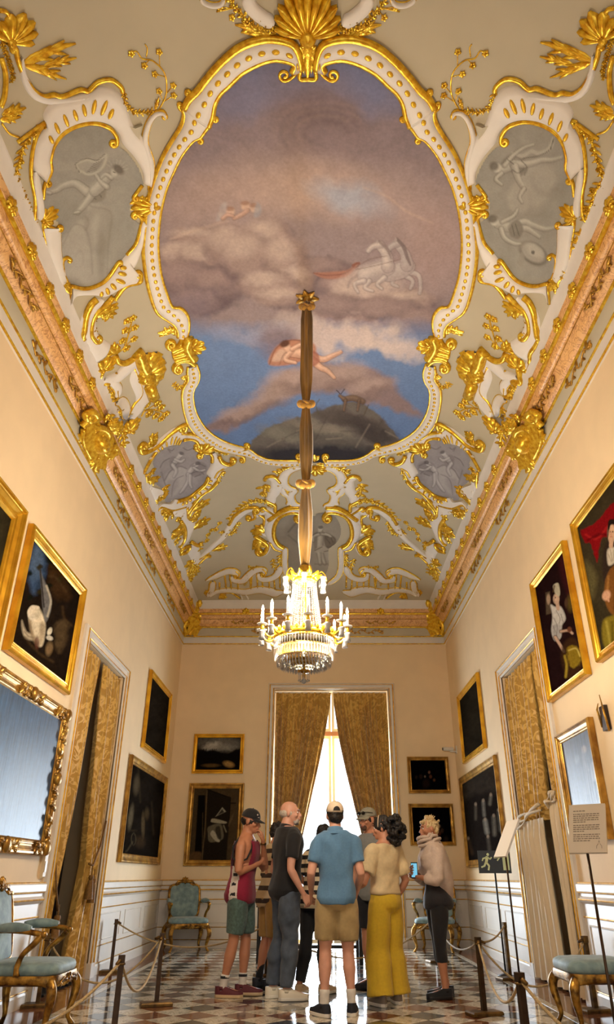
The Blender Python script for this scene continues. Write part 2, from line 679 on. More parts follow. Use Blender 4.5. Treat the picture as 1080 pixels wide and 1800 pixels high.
g = TS - 0.0015
loz = [(-g, 0), (0, -g), (g, 0), (0, g)]
T_MESH = {k: tile_mesh(loz, 'tile', m) for k, m in (('w', M_T_WHITE), ('g', M_T_GREY), ('r', M_T_RED))}
rnd = random.Random(4)
cells = []
for j in range(-9, 72):
    for i in range(-15, 16):
        x, y = XC + i * TS, j * TS
        if (i + j) % 2 or x < XL - 0.1 or x > XR + 0.1 or y > YB + 0.05:
            continue
        row = j
        kind = 'w' if row % 2 == 0 else 'g'
        inband = any(a - 0.02 < x < b + 0.02 for a, b in BANDS_X) or any(a < y < b for a, b in BANDS_Y)
        if inband and kind == 'g':
            kind = 'r'
        elif kind == 'g' and rnd.random() < 0.2:
            kind = 'r'
        cells.append((x, y, kind))
near = sorted([q for q in cells if q[1] > 6.2], key=lambda q: q[1])[:298]
nearset = set((q[0], q[1]) for q in near)
for x, y, k in near:
    t = bpy.data.objects.new('tile', T_MESH[k]); C.objects.link(t)
    t.parent = floor; t.location = (x, y, 0)
for k, m in (('w', M_T_WHITE), ('g', M_T_GREY), ('r', M_T_RED)):
    mb = MB()
    for x, y, kk in cells:
        if kk == k and (x, y) not in nearset:
            mb.add([(x + a, y + b, 0) for a, b in loz], [(0, 1, 2, 3)])
    o = mb.build('tile_field', m, floor); o['kind'] = 'stuff'
# red marble border slabs along the walls, with a pale strip
for x0, x1, m in ((XL, XL + 0.42, M_T_RED), (XL + 0.42, XL + 0.50, M_T_WHITE), (XR - 0.42, XR, M_T_RED), (XR - 0.50, XR - 0.42, M_T_WHITE)):
    y = 5.9
    while y < YB:
        y1 = min(y + 0.9, YB)
        MB().box(x0 + 0.002, x1 - 0.002, y + 0.002, y1 - 0.002, -0.01, 0.0025).build('border_slab', m, floor)
        y = y1


# ------------------------------------------------------------------ wainscot, rails and baseboards
def rail_run(name, side, a0, a1, prof, m):
    """a moulding along a wall from a0 to a1; prof = (out from wall, z)"""
    f = {'left': lambda a, p, z: (XL + p, a, z), 'right': lambda a, p, z: (XR - p, a, z), 'back': lambda a, p, z: (a, YB - p, z)}[side]
    mb = MB().rings([[f(a, p, z) for p, z in prof] for a in (a0, a1)])
    return recalc(struct(mb.build(name, m)))


SEGS = {'left': [(0.5, 8.08), (10.26, YB)], 'right': [(0.5, 8.09), (10.27, YB)], 'back': [(XL, -0.97), (1.60, XR)]}
k = 12
for side, segs in SEGS.items():
    for a0, a1 in segs:
        rail_run('baseboard_' + side, side, a0, a1, [(0, 0), (0.03, 0), (0.03, 0.10), (0.02, 0.125), (0, 0.13)], M_DADO)
        rail_run('trim_%d' % k, side, a0, a1, [(0, 0.13), (0.012, 0.13), (0.012, 0.93), (0, 0.93)], M_DADO); k += 1
        rail_run('trim_%d' % k, side, a0, a1, [(0, 0.86), (0.018, 0.86), (0.04, 0.885), (0.04, 0.905), (0.026, 0.925), (0.026, 0.95), (0.05, 0.97), (0.05, 1.03), (0.03, 1.045), (0, 1.05)], M_DADO); k += 1
        for z, p, r in ((1.043, 0.030, 0.010), (0.962, 0.036, 0.009), (0.895, 0.040, 0.010), (0.742, 0.014, 0.008), (0.315, 0.014, 0.007), (0.128, 0.022, 0.007)):
            pr = [(p + r * math.cos(t * PI / 3), z + r * math.sin(t * PI / 3)) for t in range(6)]
            rail_run('trim_%d' % k, side, a0, a1, pr, M_GOLD_LINE if z > 0.4 else M_GOLD_DULL); k += 1
        # sunk panels outlined by a thin moulding
        L = a1 - a0
        npan = max(1, round(L / 1.45))
        for q in range(npan):
            b0, b1 = a0 + L * q / npan + 0.14, a0 + L * (q + 1) / npan - 0.14
            if b1 - b0 < 0.2:
                continue
            f = {'left': lambda a, p, z: (XL + p, a, z), 'right': lambda a, p, z: (XR - p, a, z), 'back': lambda a, p, z: (a, YB - p, z)}[side]
            path = [f(b0, 0.013, 0.38), f(b1, 0.013, 0.38), f(b1, 0.013, 0.67), f(b0, 0.013, 0.67)]
            o = MB().tube(path, 0.009, 6, closed=True).build('trim_%d' % k, M_DADO); struct(o); k += 1


# ------------------------------------------------------------------ door and window surrounds
def surround(name, fpt, a0, a1, ztop, w, parent=None):
    """moulded architrave round an opening: fpt(a, out, z)"""
    prof = [(0.0, 0.02), (0.012, 0.045), (0.03, 0.045), (0.035, 0.03), (w * 0.6, 0.028), (w * 0.65, 0.05), (w * 0.85, 0.055), (w, 0.035), (w, 0.0)]
    rows = []
    for d, p in prof:
        rows.append([fpt(a0 - d, p, 0.0), fpt(a0 - d, p, ztop + d), fpt(a1 + d, p, ztop + d), fpt(a1 + d, p, 0.0)])
    o = recalc(MB().strip(rows).build(name, M_WHITE, parent))
    for d, p, r in ((0.02, 0.045, 0.011), (w * 0.75, 0.054, 0.013)):
        MB().tube([fpt(a0 - d, p, 0.12), fpt(a0 - d, p, ztop + d), fpt(a1 + d, p, ztop + d), fpt(a1 + d, p, 0.12)], r, 8).build('gilt_moulding', M_GOLD_LINE, o)
    mb = MB()
    for s_, a in ((-1, a0), (1, a1)):
        q0, q1 = (a - w - 0.006, a + 0.0) if s_ < 0 else (a, a + w + 0.006)
        c0, c1 = fpt(q0, 0.0, 0.0), fpt(q1, 0.064, 0.16)
        mb.box(min(c0[0], c1[0]), max(c0[0], c1[0]), min(c0[1], c1[1]), max(c0[1], c1[1]), 0, 0.16)
    mb.build('plinth_block', M_WHITE, o)
    return o


for n, x, sg, side in ((1, XL, 1, 'left'), (2, XR, -1, 'right')):
    f = lambda a, p, z, x=x, sg=sg: (x + sg * p, a, z)
    d = struct(surround('door_%d' % n, f, DOOR_Y0, DOOR_Y1, DOOR_Z, 0.165))
    # closed leaf, dark, deep in the opening, with a pale transom line
    xd = x - sg * 0.46
    MB().box(min(xd, xd - sg * 0.04), max(xd, xd - sg * 0.04), DOOR_Y0 - 0.2, DOOR_Y1 + 0.2, 0, DOOR_Z).build('door_leaf', M_DARKROOM, d)
    mb = MB()
    for a in (DOOR_Y0 + 0.15, (DOOR_Y0 + DOOR_Y1) / 2 + 0.06):
        for z0, z1 in ((0.25, 1.0), (1.15, 3.0)):
            fx = [xd + sg * q for q in (0.004, 0.012)]
            MB.tube(mb, [(fx[1], a, z0), (fx[1], a + 0.66, z0), (fx[1], a + 0.66, z1), (fx[1], a, z1)], 0.014, 6, closed=True)
    mb.build('door_panel', M_DARKROOM, d)
    MB().box(min(xd, xd + sg * 0.05), max(xd, xd + sg * 0.05), DOOR_Y0, DOOR_Y1, 3.15, 3.18).build('transom_bar', M_WHITE, d)

f = lambda a, p, z: (a, YB - p, z)
win = struct(surround('window_1', f, WIN_X0, WIN_X1, WIN_Z, 0.125))
M_SASH = mat('white_sash', (225, 222, 215), 0.4)
M_GLASS, nt, b = new_mat('window_glass')
nt.nodes.remove(b)
_t = nt.nodes.new('ShaderNodeBsdfTransparent'); _t.inputs['Color'].default_value = (.97, .98, .98, 1)
_g = nt.nodes.new('ShaderNodeBsdfGlossy'); _g.inputs['Roughness'].default_value = 0.02
_m = nt.nodes.new('ShaderNodeMixShader'); _m.inputs['Fac'].default_value = 0.06
nt.links.new(_t.outputs[0], _m.inputs[1]); nt.links.new(_g.outputs[0], _m.inputs[2])
nt.links.new(_m.outputs[0], nt.nodes['Material Output'].inputs['Surface'])
yw = YB + 0.34
for a0, a1 in ((WIN_X0, 0.30), (0.32, WIN_X1)):
    for z0, z1 in ((0.05, 3.62), (3.70, WIN_Z)):
        mb = MB()
        mb.box(a0, a0 + 0.05, yw, yw + 0.05, z0, z1); mb.box(a1 - 0.05, a1, yw, yw + 0.05, z0, z1)
        mb.box(a0 + 0.05, a1 - 0.05, yw, yw + 0.05, z0, z0 + 0.06); mb.box(a0 + 0.05, a1 - 0.05, yw, yw + 0.05, z1 - 0.06, z1)
        mb.build('sash', M_SASH, win)
        MB().box(a0 + 0.05, a1 - 0.05, yw + 0.02, yw + 0.026, z0 + 0.06, z1 - 0.06).build('pane', M_GLASS, win)
M_BRICKRED = mat('faded_red_wood', (170, 120, 100), 0.6)
MB().box(WIN_X0, WIN_X1, yw - 0.01, yw + 0.07, 3.62, 3.70).build('transom', M_BRICKRED, win)
# terrace and balustrade outside
M_TERR = mat('pale_stone_terrace', (225, 215, 200), 0.8, var=0.1)
struct(MB().box(-8, 8, YB + 0.9, YB + 30, -0.25, -0.05).build('ground', M_TERR))
# ------------------------------------------------------------------ stucco and gilding on the vault
XM = -0.062                                       # axis of the ceiling design
CROP = {'p': (0, 0, 1), 'A': (0, 0, 2), 'B': (0, 400, 2), 'T': (340, 0, 4.909), 'Q': (0, 0, 6.92), 'M': (220, 740, 4.909), 'E': (280, 860, 4.909),
        'H': (440, 780, 4.909), 'J': (440, 880, 4.909), 'F': (280, 500, 7.714), 'G': (140, 520, 6.0), 'D': (0, 280, 5.295), 'C': (100, 600, 4.696)}


def P(k, s):
    ox, oy, q = CROP[k]
    return [(ox + float(a) / q, oy + float(b) / q) for a, b in (t.split(',') for t in s.split())]


def vxy(pts, side=1):
    p = np.array(pts, float).reshape(-1, 2)
    x, y = on_vault(p[:, 0], p[:, 1])
    if side < 0:
        x = 2 * XM - x
    x = np.clip(x, VX0 - 0.02, VX1 + 0.02); y = np.clip(y, VY0, VY1 + 0.02)
    return np.stack([x, y], 1)


def lift(xy, h=0.0):
    xy = np.asarray(xy, float).reshape(-1, 2)
    n = vnormal(xy[:, 0], xy[:, 1])
    z = vault(xy[:, 0], xy[:, 1])
    return np.stack([xy[:, 0], xy[:, 1], z], 1) + n * np.asarray(h).reshape(-1, 1)


def plane_map(O, U, V, N):
    O, U, V, N = (np.array(q, float) for q in (O, U, V, N))

    def f(xy, h=0.0):
        xy = np.asarray(xy, float).reshape(-1, 2)
        return O + xy[:, :1] * U + xy[:, 1:] * V + np.asarray(h, float).reshape(-1, 1) * N
    return f


def curl(path, R, sgn, turns=1.2, start=False):
    """append a spiral to the end of a 2-D path; sgn +1 turns clockwise as seen in the picture"""
    p = [np.array(q, float) for q in path]
    if start:
        p = p[::-1]
    t = p[-1] - p[-2]
    t /= np.linalg.norm(t)
    n = np.array([-t[1], t[0]]) * sgn
    c = p[-1] + n * R
    a0 = math.atan2(*(p[-1] - c)[::-1])
    m = int(12 * turns)
    for k in range(1, m + 1):
        a = a0 + sgn * 2 * PI * turns * k / m
        r = R * (1 - 0.75 * k / m)
        p.append(c + r * np.array([math.cos(a), math.sin(a)]))
    return p[::-1] if start else p


def petal(mb, mp, base, tip, w, h, bend=0.0, pointed=0.6, crease=True, nt=6):
    """one leaf or lobe lying on a surface, raised along its middle"""
    b, t = np.array(base, float), np.array(tip, float)
    L = np.linalg.norm(t - b)
    if L < 1e-6:
        return
    d = (t - b) / L
    n = np.array([-d[1], d[0]])
    rows = []
    for i in range(nt + 1):
        s = i / nt
        ww = w * (math.sin(PI * min(s ** pointed, 1.0) * 0.94 + 0.06) if pointed < 1 else (0.25 + 0.75 * s) * math.sqrt(max(0.0, 1 - max(0, (s - 0.75) / 0.25) ** 2 * 0.98)))
        hh = h * (0.45 + 0.55 * math.sin(PI * s * 0.9))
        c = b + d * L * s + n * bend * L * math.sin(PI * s * 0.5) ** 2
        row = []
        prof = ((-1, 0.0), (-0.55, 0.9), (0, 0.6 if crease else 1.0), (0.55, 0.9), (1, 0.0))
        pts = [c + n * ww * q for q, _ in prof]
        hs = [hh * z - (0.002 if z == 0 else 0) for _, z in prof]
        rows.append([tuple(q) for q in mp(pts, hs)])
    mb.strip(rows)


def fan(mb, mp, base, tip, spread=150, n=7, h=0.03, w=None, hub=True):
    b, t = np.array(base, float), np.array(tip, float)
    L = np.linalg.norm(t - b)
    a0 = math.atan2(t[1] - b[1], t[0] - b[0])
    for k in range(n):
        q = (k - (n - 1) / 2) / max(1, (n - 1) / 2)
        a = a0 + math.radians(spread / 2) * q
        l = L * (1 - 0.28 * abs(q) ** 1.5)
        e = b + l * np.array([math.cos(a), math.sin(a)])
        ww = (math.radians(spread) / (n - 1) * l * 0.56) if w is None else w
        petal(mb, mp, b, e, ww, h, 0, 1.5, False)
    if hub:
        c = mp([b], [h * 0.3])[0]
        mb.ell(c, L * 0.2, L * 0.2, h * 0.9, 8, 5)


def flower(mb, mp, c, r, h, n=5, rot=0.0):
    c = np.array(c, float)
    for k in range(n):
        a = rot + 2 * PI * k / n
        petal(mb, mp, c, c + r * np.array([math.cos(a), math.sin(a)]), r * 0.5, h, 0, 0.7, True, 4)
    mb.ell(mp([c], [h * 0.7])[0], r * 0.3, r * 0.3, h * 0.6, 6, 4)


def ridge(mb, mp, path, r, squash=0.8, seg=8):
    """gilt moulding along a path"""
    r = np.asarray(r) if hasattr(r, '__len__') else np.full(len(path), r)
    pts = mp(path, r * 0.35)
    mb.tube([tuple(q) for q in pts], list(r), seg)


def bandmesh(mb, mp, inner, outer, h, n=None):
    n = n or max(8, int(max(len(inner), len(outer)) * 1.5))
    a, b = resample(inner, n), resample(outer, n)
    rows = []
    prof = ((0, -0.15), (0.06, 0.75), (0.3, 0.95), (0.5, 1.0), (0.7, 0.95), (0.94, 0.75), (1, -0.15))
    for i in range(n):
        rows.append([tuple(q) for q in mp([a[i] + (b[i] - a[i]) * t for t, _ in prof], [h * z for _, z in prof])])
    mb.strip(rows)
    mb.f.append(tuple(len(mb.v) - 1 - k for k in range(7)))
    mb.f.append(tuple(len(mb.v) - 7 * n + k for k in range(7)))
    return a, b


def ribbon(mb, mp, path, w, h):
    p = np.array([np.array(q, float) for q in path])
    w = np.interp(np.linspace(0, 1, len(p)), np.linspace(0, 1, len(w)), w) if hasattr(w, '__len__') else np.full(len(p), w)
    q = np.linspace(0, 1, len(p)); w = w * (0.3 + 0.7 * np.clip(np.minimum(q, 1 - q) / 0.12, 0, 1) ** .7)
    t = np.gradient(p, axis=0)
    t /= np.maximum(np.linalg.norm(t, axis=1, keepdims=True), 1e-9)
    n = np.stack([-t[:, 1], t[:, 0]], 1)
    return bandmesh(mb, mp, p - n * w[:, None] / 2, p + n * w[:, None] / 2, h, len(p))


def patch(poly, step):
    """triangulated interior of a 2-D outline"""
    p = np.array(poly, float)
    lo, hi = p.min(0), p.max(0)
    pts = [Vector(q) for q in p]
    m = len(pts)
    X, Y = np.meshgrid(np.arange(lo[0] + step * 0.5, hi[0], step), np.arange(lo[1] + step * 0.5, hi[1], step))
    X, Y = X.ravel(), Y.ravel()
    ins = np.zeros(len(X), bool); dist = np.full(len(X), 1e9)
    for i in range(m):
        a, b = p[i], p[(i + 1) % m]
        e = b - a
        t = np.clip(((X - a[0]) * e[0] + (Y - a[1]) * e[1]) / max(e @ e, 1e-12), 0, 1)
        dist = np.minimum(dist, np.hypot(X - a[0] - t * e[0], Y - a[1] - t * e[1]))
        if abs(e[1]) > 1e-12:
            ins ^= ((a[1] > Y) != (b[1] > Y)) & (X < e[0] * (Y - a[1]) / e[1] + a[0])
    k = ins & (dist > step * 0.4)
    pts += [Vector((x, y)) for x, y in zip(X[k], Y[k])]
    v, _, f, *_ = delaunay_2d_cdt(pts, [], [list(range(m))], 1, 1e-6)
    return np.array([(q.x, q.y) for q in v]), [tuple(q) for q in f]


def grid_mesh(poly, step, mp, h, name, m, parent):
    """regular grid of small cells inside an outline, on the surface (for painted panels); returns object and 2-D positions"""
    p = np.array(poly, float)
    lo, hi = p.min(0), p.max(0)
    xs, ys = np.arange(lo[0] - step, hi[0] + step, step), np.arange(lo[1] - step, hi[1] + step, step)
    X, Y = np.meshgrid(xs, ys)
    cx, cy = (X[:-1, :-1] + step / 2).ravel(), (Y[:-1, :-1] + step / 2).ravel()
    ins = np.zeros(len(cx), bool)
    for i in range(len(p)):
        a, b = p[i], p[(i + 1) % len(p)]
        if abs(b[1] - a[1]) > 1e-12:
            ins ^= ((a[1] > cy) != (b[1] > cy)) & (cx < (b[0] - a[0]) * (cy - a[1]) / (b[1] - a[1]) + a[0])
    nxx = X.shape[1]
    idx = np.where(ins)[0]
    i0 = (idx // (nxx - 1)) * nxx + idx % (nxx - 1)
    F = np.stack([i0, i0 + nxx, i0 + nxx + 1, i0 + 1], 1)
    used, inv = np.unique(F.ravel(), return_inverse=True)
    F = inv.reshape(-1, 4)
    xy = np.stack([X.ravel()[used], Y.ravel()[used]], 1)
    co = mp(xy, np.full(len(xy), h))
    off = np.array(parent.location) if parent is not None else np.zeros(3)
    me = bpy.data.meshes.new(name)
    me.from_pydata((co - off).tolist(), [], F.tolist())
    me.materials.append(m); me.shade_smooth(); me.update()
    o = bpy.data.objects.new(name, me); C.objects.link(o)
    if parent is not None:
        o.parent = parent
    return o, xy, co


_bead = None


def bead_obj(parent, pos, nrm, d, rx, ry, rz, m=None):
    """gilt oval: shared mesh, set on the surface"""
    global _bead
    if _bead is None:
        mb = MB(); mb.ell((0, 0, 0), 1, 1, 1, 10, 6)
        me = bpy.data.meshes.new('bead'); me.from_pydata(mb.v, [], mb.f); me.materials.append(M_GOLD); me.shade_smooth(); me.update()
        _bead = me
    o = bpy.data.objects.new('bead', _bead); C.objects.link(o)
    n = Vector(nrm); t = Vector(d); t = (t - n * t.dot(n)).normalized(); b = n.cross(t)
    R = Matrix((t, b, n)).transposed().to_4x4()
    o.parent = parent
    o.matrix_local = Matrix.Translation(Vector(pos) - parent.location) @ R @ Matrix.Diagonal((rx, ry, rz, 1))
    return o


def ornament(name, label, cat, spec, side=1, group=None, mp=None, conv=None, gold=None, hscale=1.0):
    """build one ceiling ornament from its drawing; every entry of spec is one element"""
    mp = mp or lift
    conv = conv or (lambda pts: vxy(pts, side))
    gold = gold or M_GOLD

    def scale(p):
        q = conv([(p[0] - 4, p[1]), (p[0] + 4, p[1]), (p[0], p[1] - 4), (p[0], p[1] + 4)])
        return 0.5 * (np.linalg.norm(q[1] - q[0]) + np.linalg.norm(q[3] - q[2])) / 8
    allp = []
    for e in spec:
        for q in e[1:]:
            if isinstance(q, list) and len(q) and isinstance(q[0], tuple) and len(q[0]) == 2 and not isinstance(q[0][0], tuple):
                allp += q
    c2 = conv([tuple(np.mean(np.array(allp), 0))])
    o = thing(name, label, cat, tuple(mp(c2, [0.0])[0]), 0, group)
    H = hscale
    for e in spec:
        k = e[0]
        if k == 'B':                              # white band between two outlines (+ gilt edges + beads)
            a, b = conv(smooth_path(e[1], 5)), conv(smooth_path(e[2], 5))
            n = max(len(a), len(b))
            mb = MB(); a, b = bandmesh(mb, mp, a, b, e[3] * H, n)
            mb.build('stucco_band', M_WHITE, o, True)
            if e[4]:
                for q, r in ((a, e[4]), (b, e[4] * 1.15)):
                    mb = MB(); ridge(mb, mp, q, r); mb.build('gilt_moulding', gold, o, True)
            if len(e) > 5 and e[5]:
                mid = (a + b) / 2
                Lm = np.concatenate([[0], np.cumsum(np.linalg.norm(np.diff(mid, axis=0), axis=1))])
                cnt = max(2, int(Lm[-1] / e[5]))
                for s in (np.arange(cnt) + 0.5) / cnt * Lm[-1]:
                    x, y = np.interp(s, Lm, mid[:, 0]), np.interp(s, Lm, mid[:, 1])
                    x2, y2 = np.interp(s + 0.02, Lm, mid[:, 0]), np.interp(s + 0.02, Lm, mid[:, 1])
                    wd = np.interp(s, Lm, np.linalg.norm(a - b, axis=1))
                    q = mp([(x, y), (x2, y2), (x, y)], [e[3] * H, e[3] * H, e[3] * H + 0.1])
                    nn = (q[2] - q[0]) / np.linalg.norm(q[2] - q[0]); dd = q[1] - q[0]
                    if np.linalg.norm(dd) > 1e-5:
                        bead_obj(o, q[0], nn, dd, min(0.034, e[5] * 0.31), min(0.022, wd * 0.15), 0.012)
        elif k == 'W':                            # white ribbon along a path
            p = smooth_path(e[1], 6)
            sc = scale(p[len(p) // 2])
            w = [q * sc for q in e[2]] if hasattr(e[2], '__len__') else e[2] * sc
            mb = MB(); a, b = ribbon(mb, mp, conv(p), w, e[3] * H)
            mb.build('stucco_band', M_WHITE, o, True)
            if len(e) > 4 and e[4]:
                for q in (a, b):
                    mb = MB(); ridge(mb, mp, q, e[4] * sc); mb.build('gilt_moulding', gold, o, True)
        elif k == 'G':                            # gilt moulding, with optional curls at start and end
            p = smooth_path(e[1], 6)
            if len(e) > 3 and e[3]: p = curl(p, *e[3], start=True)
            if len(e) > 4 and e[4]: p = curl(p, *e[4])
            sc = scale(p[len(p) // 2])
            mb = MB(); ridge(mb, mp, conv(p), e[2] * sc); mb.build('gilt_moulding', gold, o, True)
        elif k == 'S':                            # shell
            a, b = conv(e[1])
            mb = MB(); fan(mb, mp, a, b, e[2], e[3], 0.22 * np.linalg.norm(b - a)); mb.build('shell', gold, o, True)
        elif k == 'L':                            # acanthus leaf: base, tip, width px, bend
            a, b = conv(e[1])
            L = np.linalg.norm(b - a); w = e[2] * scale(e[1][0])
            mb = MB()
            bd = e[3] * side if len(e) > 3 else 0
            petal(mb, mp, a, b, w, 0.35 * w + 0.012, bd, 0.55)
            d = (b - a) / max(L, 1e-6); nn = np.array([-d[1], d[0]])
            for s_, q in ((1, 0.35), (-1, 0.35), (1, 0.6), (-1, 0.6)):
                c = a + d * L * q + nn * bd * L * math.sin(PI * q * 0.5) ** 2
                petal(mb, mp, c - d * L * 0.12, c + d * L * 0.2 + nn * s_ * w * 1.25, w * 0.45, 0.3 * w + 0.016, 0, 0.6, True, 4)
            mb.build('acanthus_leaf', gold, o, True)
        elif k == 'P':                            # plain lobe: base, tip, width px
            a, b = conv(e[1]); w = e[2] * scale(e[1][0])
            mb = MB(); petal(mb, mp, a, b, w, 0.3 * w + .015, 0, 1.5, False)
            mb.build('fan_lobe', gold, o, True)
        elif k == 'E':                            # domed boss: centre, half sizes px, height
            c = conv(e[1])[0]; sc = scale(e[1][0])
            q = mp([c, c + np.array([1e-2, 0]), c + np.array([0, 1e-2]), c], [0, 0, 0, 1e-2])
            ax = [Vector(q[i] - q[0]).normalized() for i in (1, 2, 3)]
            mb = MB(); mb.ell(tuple(q[0]), e[2] * sc, e[3] * sc, e[4], 20, 10, Matrix(ax).transposed())
            mb.build('boss', gold, o, True)
        elif k == 'V':                            # leafy garland along a path
            p = conv(smooth_path(e[1], 6)); sz = e[2] * scale(e[1][len(e[1]) // 2])
            Lp = np.sum(np.linalg.norm(np.diff(p, axis=0), axis=1))
            n = max(3, int(Lp / (sz * 0.55)))
            p = resample(p, n + 1)
            mb = MB(); ridge(mb, mp, p, sz * 0.16)
            rr = random.Random(int(abs(p[0][0] * 1000)) + n)
            for i in range(n):
                d = p[i + 1] - p[i]; d /= max(np.linalg.norm(d), 1e-9); nn = np.array([-d[1], d[0]])
                s_ = 1 if i % 2 else -1
                petal(mb, mp, p[i], p[i] + sz * (d * 0.8 + nn * s_ * rr.uniform(0.55, 0.9)), sz * 0.25, 0.014 + sz * 0.12, s_ * 0.2, 0.6, True, 4)
                petal(mb, mp, p[i] + nn * s_ * sz * 0.1, p[i] + sz * (d * 0.75 - nn * s_ * rr.uniform(0.1, 0.3)), sz * 0.2, 0.018 + sz * 0.16, 0, 0.6, True, 4)
                if i % 3 == 1:
                    flower(mb, mp, p[i] - nn * s_ * sz * 0.3, sz * 0.32, 0.03 + sz * 0.12, 5, rr.random())
            mb.build('leaf_garland', gold, o, True)
        elif k == 'F':                            # sprig: stem, flowers, flower size px
            p = conv(smooth_path(e[1], 6)); sz = e[3] * scale(e[1][0])
            mb = MB(); ridge(mb, mp, p, sz * 0.16)
            fl = conv(e[2])
            for i, q in enumerate(fl):
                j = np.argmin(np.linalg.norm(p - q, axis=1)); j = max(0, j - 3)
                ridge(mb, mp, [p[j], (p[j] + q) / 2, q], sz * 0.1, seg=6)
            mb.build('stem', gold, o, True)
            for i, q in enumerate(fl):
                mb = MB(); flower(mb, mp, q, sz * 0.75, sz * 0.5, 5, i * 1.3); mb.build('blossom', gold, o, True)
        elif k == 'O':                            # gadroons: pairs of points, width px
            for a, b in e[1]:
                q = conv([a, b]); sc = scale(a); w = e[2] * sc
                mid = (q[0] + q[1]) / 2
                h0 = e[3] if len(e) > 3 else 0.03
                t = mp([mid, q[0], q[1], mid], [h0 * H, h0 * H, h0 * H, h0 * H + 0.1])
                nn = (t[3] - t[0]) / np.linalg.norm(t[3] - t[0])
                bead_obj(o, t[0], nn, t[2] - t[1], max(np.linalg.norm(t[2] - t[1]) / 2, 0.01), w / 2, 0.016)
        elif k == 'A':                            # white plaque
            p = conv(smooth_path(e[1], 4, True)) if (len(e) < 4 or e[3]) else conv(e[1])
            sz = np.ptp(p, axis=0).max()
            v, f = patch(p, sz / 9)
            mb = MB(); mb.add([tuple(q) for q in mp(v, np.full(len(v), e[2] * H))], f)
            rim = [[tuple(q) for q in mp(np.vstack([p, p[:1]]), np.full(len(p) + 1, h))] for h in (e[2] * H, -0.01)]
            mb.strip(rim)
            mt = e[4] if len(e) > 4 else M_WHITE
            recalc(mb.build('stucco_plaque', mt, o, True, angle=50))
    return o


def panel(parent, outline_px, side, m, painter, h=0.006, step=0.009, name='painted_panel', mirror=True):
    poly = vxy(smooth_path(outline_px, 4, True), side)
    o, xy, co = grid_mesh(poly, step, lift, h, name, m, parent)
    x = xy[:, 0] if side > 0 or not mirror else 2 * XM - xy[:, 0]
    px, py = project(x, xy[:, 1], vault(x, xy[:, 1]))
    pt = painter(px, py)
    set_paint(o, pt.c)
    return o


# ---- the big fresco
A_IN = [(514, 127), (520, 114), (509, 106), (482, 102), (454, 110), (425, 126), (403, 147), (387, 162), (377, 181), (373, 203), (366, 222)]
A_OUT = [(530, 122), (525, 96), (513, 76), (482, 68), (454, 70), (421, 83), (391, 108), (366, 136), (349, 158), (334, 172), (324, 190)]
B_IN = [(368, 219), (360, 229), (352, 240), (340, 245), (320, 270), (305, 300), (292, 330), (282, 370), (277, 415), (278, 450), (283, 485), (293, 517), (303, 539), (318, 541), (330, 555), (332, 575), (328, 592)]
B_OUT = [(327, 187), (321, 192), (325, 200), (320, 220), (305, 245), (290, 270), (277, 300), (267, 330), (259, 360), (255, 400), (252, 440), (257, 485), (265, 520), (276, 548), (294, 561), (306, 569), (312, 580), (313, 592)]
C_IN = [(345, 639), (350.6, 655), (348.7, 670), (341, 684), (339.6, 700), (345, 725), (360, 750), (380, 767), (405, 779), (430, 786), (441, 790), (455, 800), (480, 808), (528, 809)]
C_OUT = [(331, 644), (329, 655), (331, 667), (322, 682), (320, 700), (324, 725), (332, 748), (350, 768), (380, 788), (415, 797), (437, 801), (460, 812), (490, 817), (528, 818)]


def mid(a, b, t=0.45):
    n = 40
    p, q = resample(smooth_path(a, 4), n), resample(smooth_path(b, 4), n)
    return [tuple(u + (v - u) * t) for u, v in zip(p, q)]


half = [(541, 120), (524, 118)] + mid(A_IN[2:], A_OUT[2:]) + mid(B_IN, B_OUT) + mid(C_IN, C_OUT)
hl = vxy(half, 1)
hr = hl.copy(); hr[:, 0] = 2 * XM - hr[:, 0]
outline = np.vstack([hl, hr[::-1]])
M_FRESCO = attr_mat('fresco_paint', 0.85, 0.2, grain=0.10, gscale=35)
M_GRIS = attr_mat('grisaille_paint', 0.85, 0.2, grain=0.06, gscale=60)


def limb(pt, pts, w, fill, edge, alpha=1.0):
    pt.line(pts, w + 2.6, edge, 1.6, 0.75 * alpha)
    pt.line(pts, w, fill, 1.8, alpha)


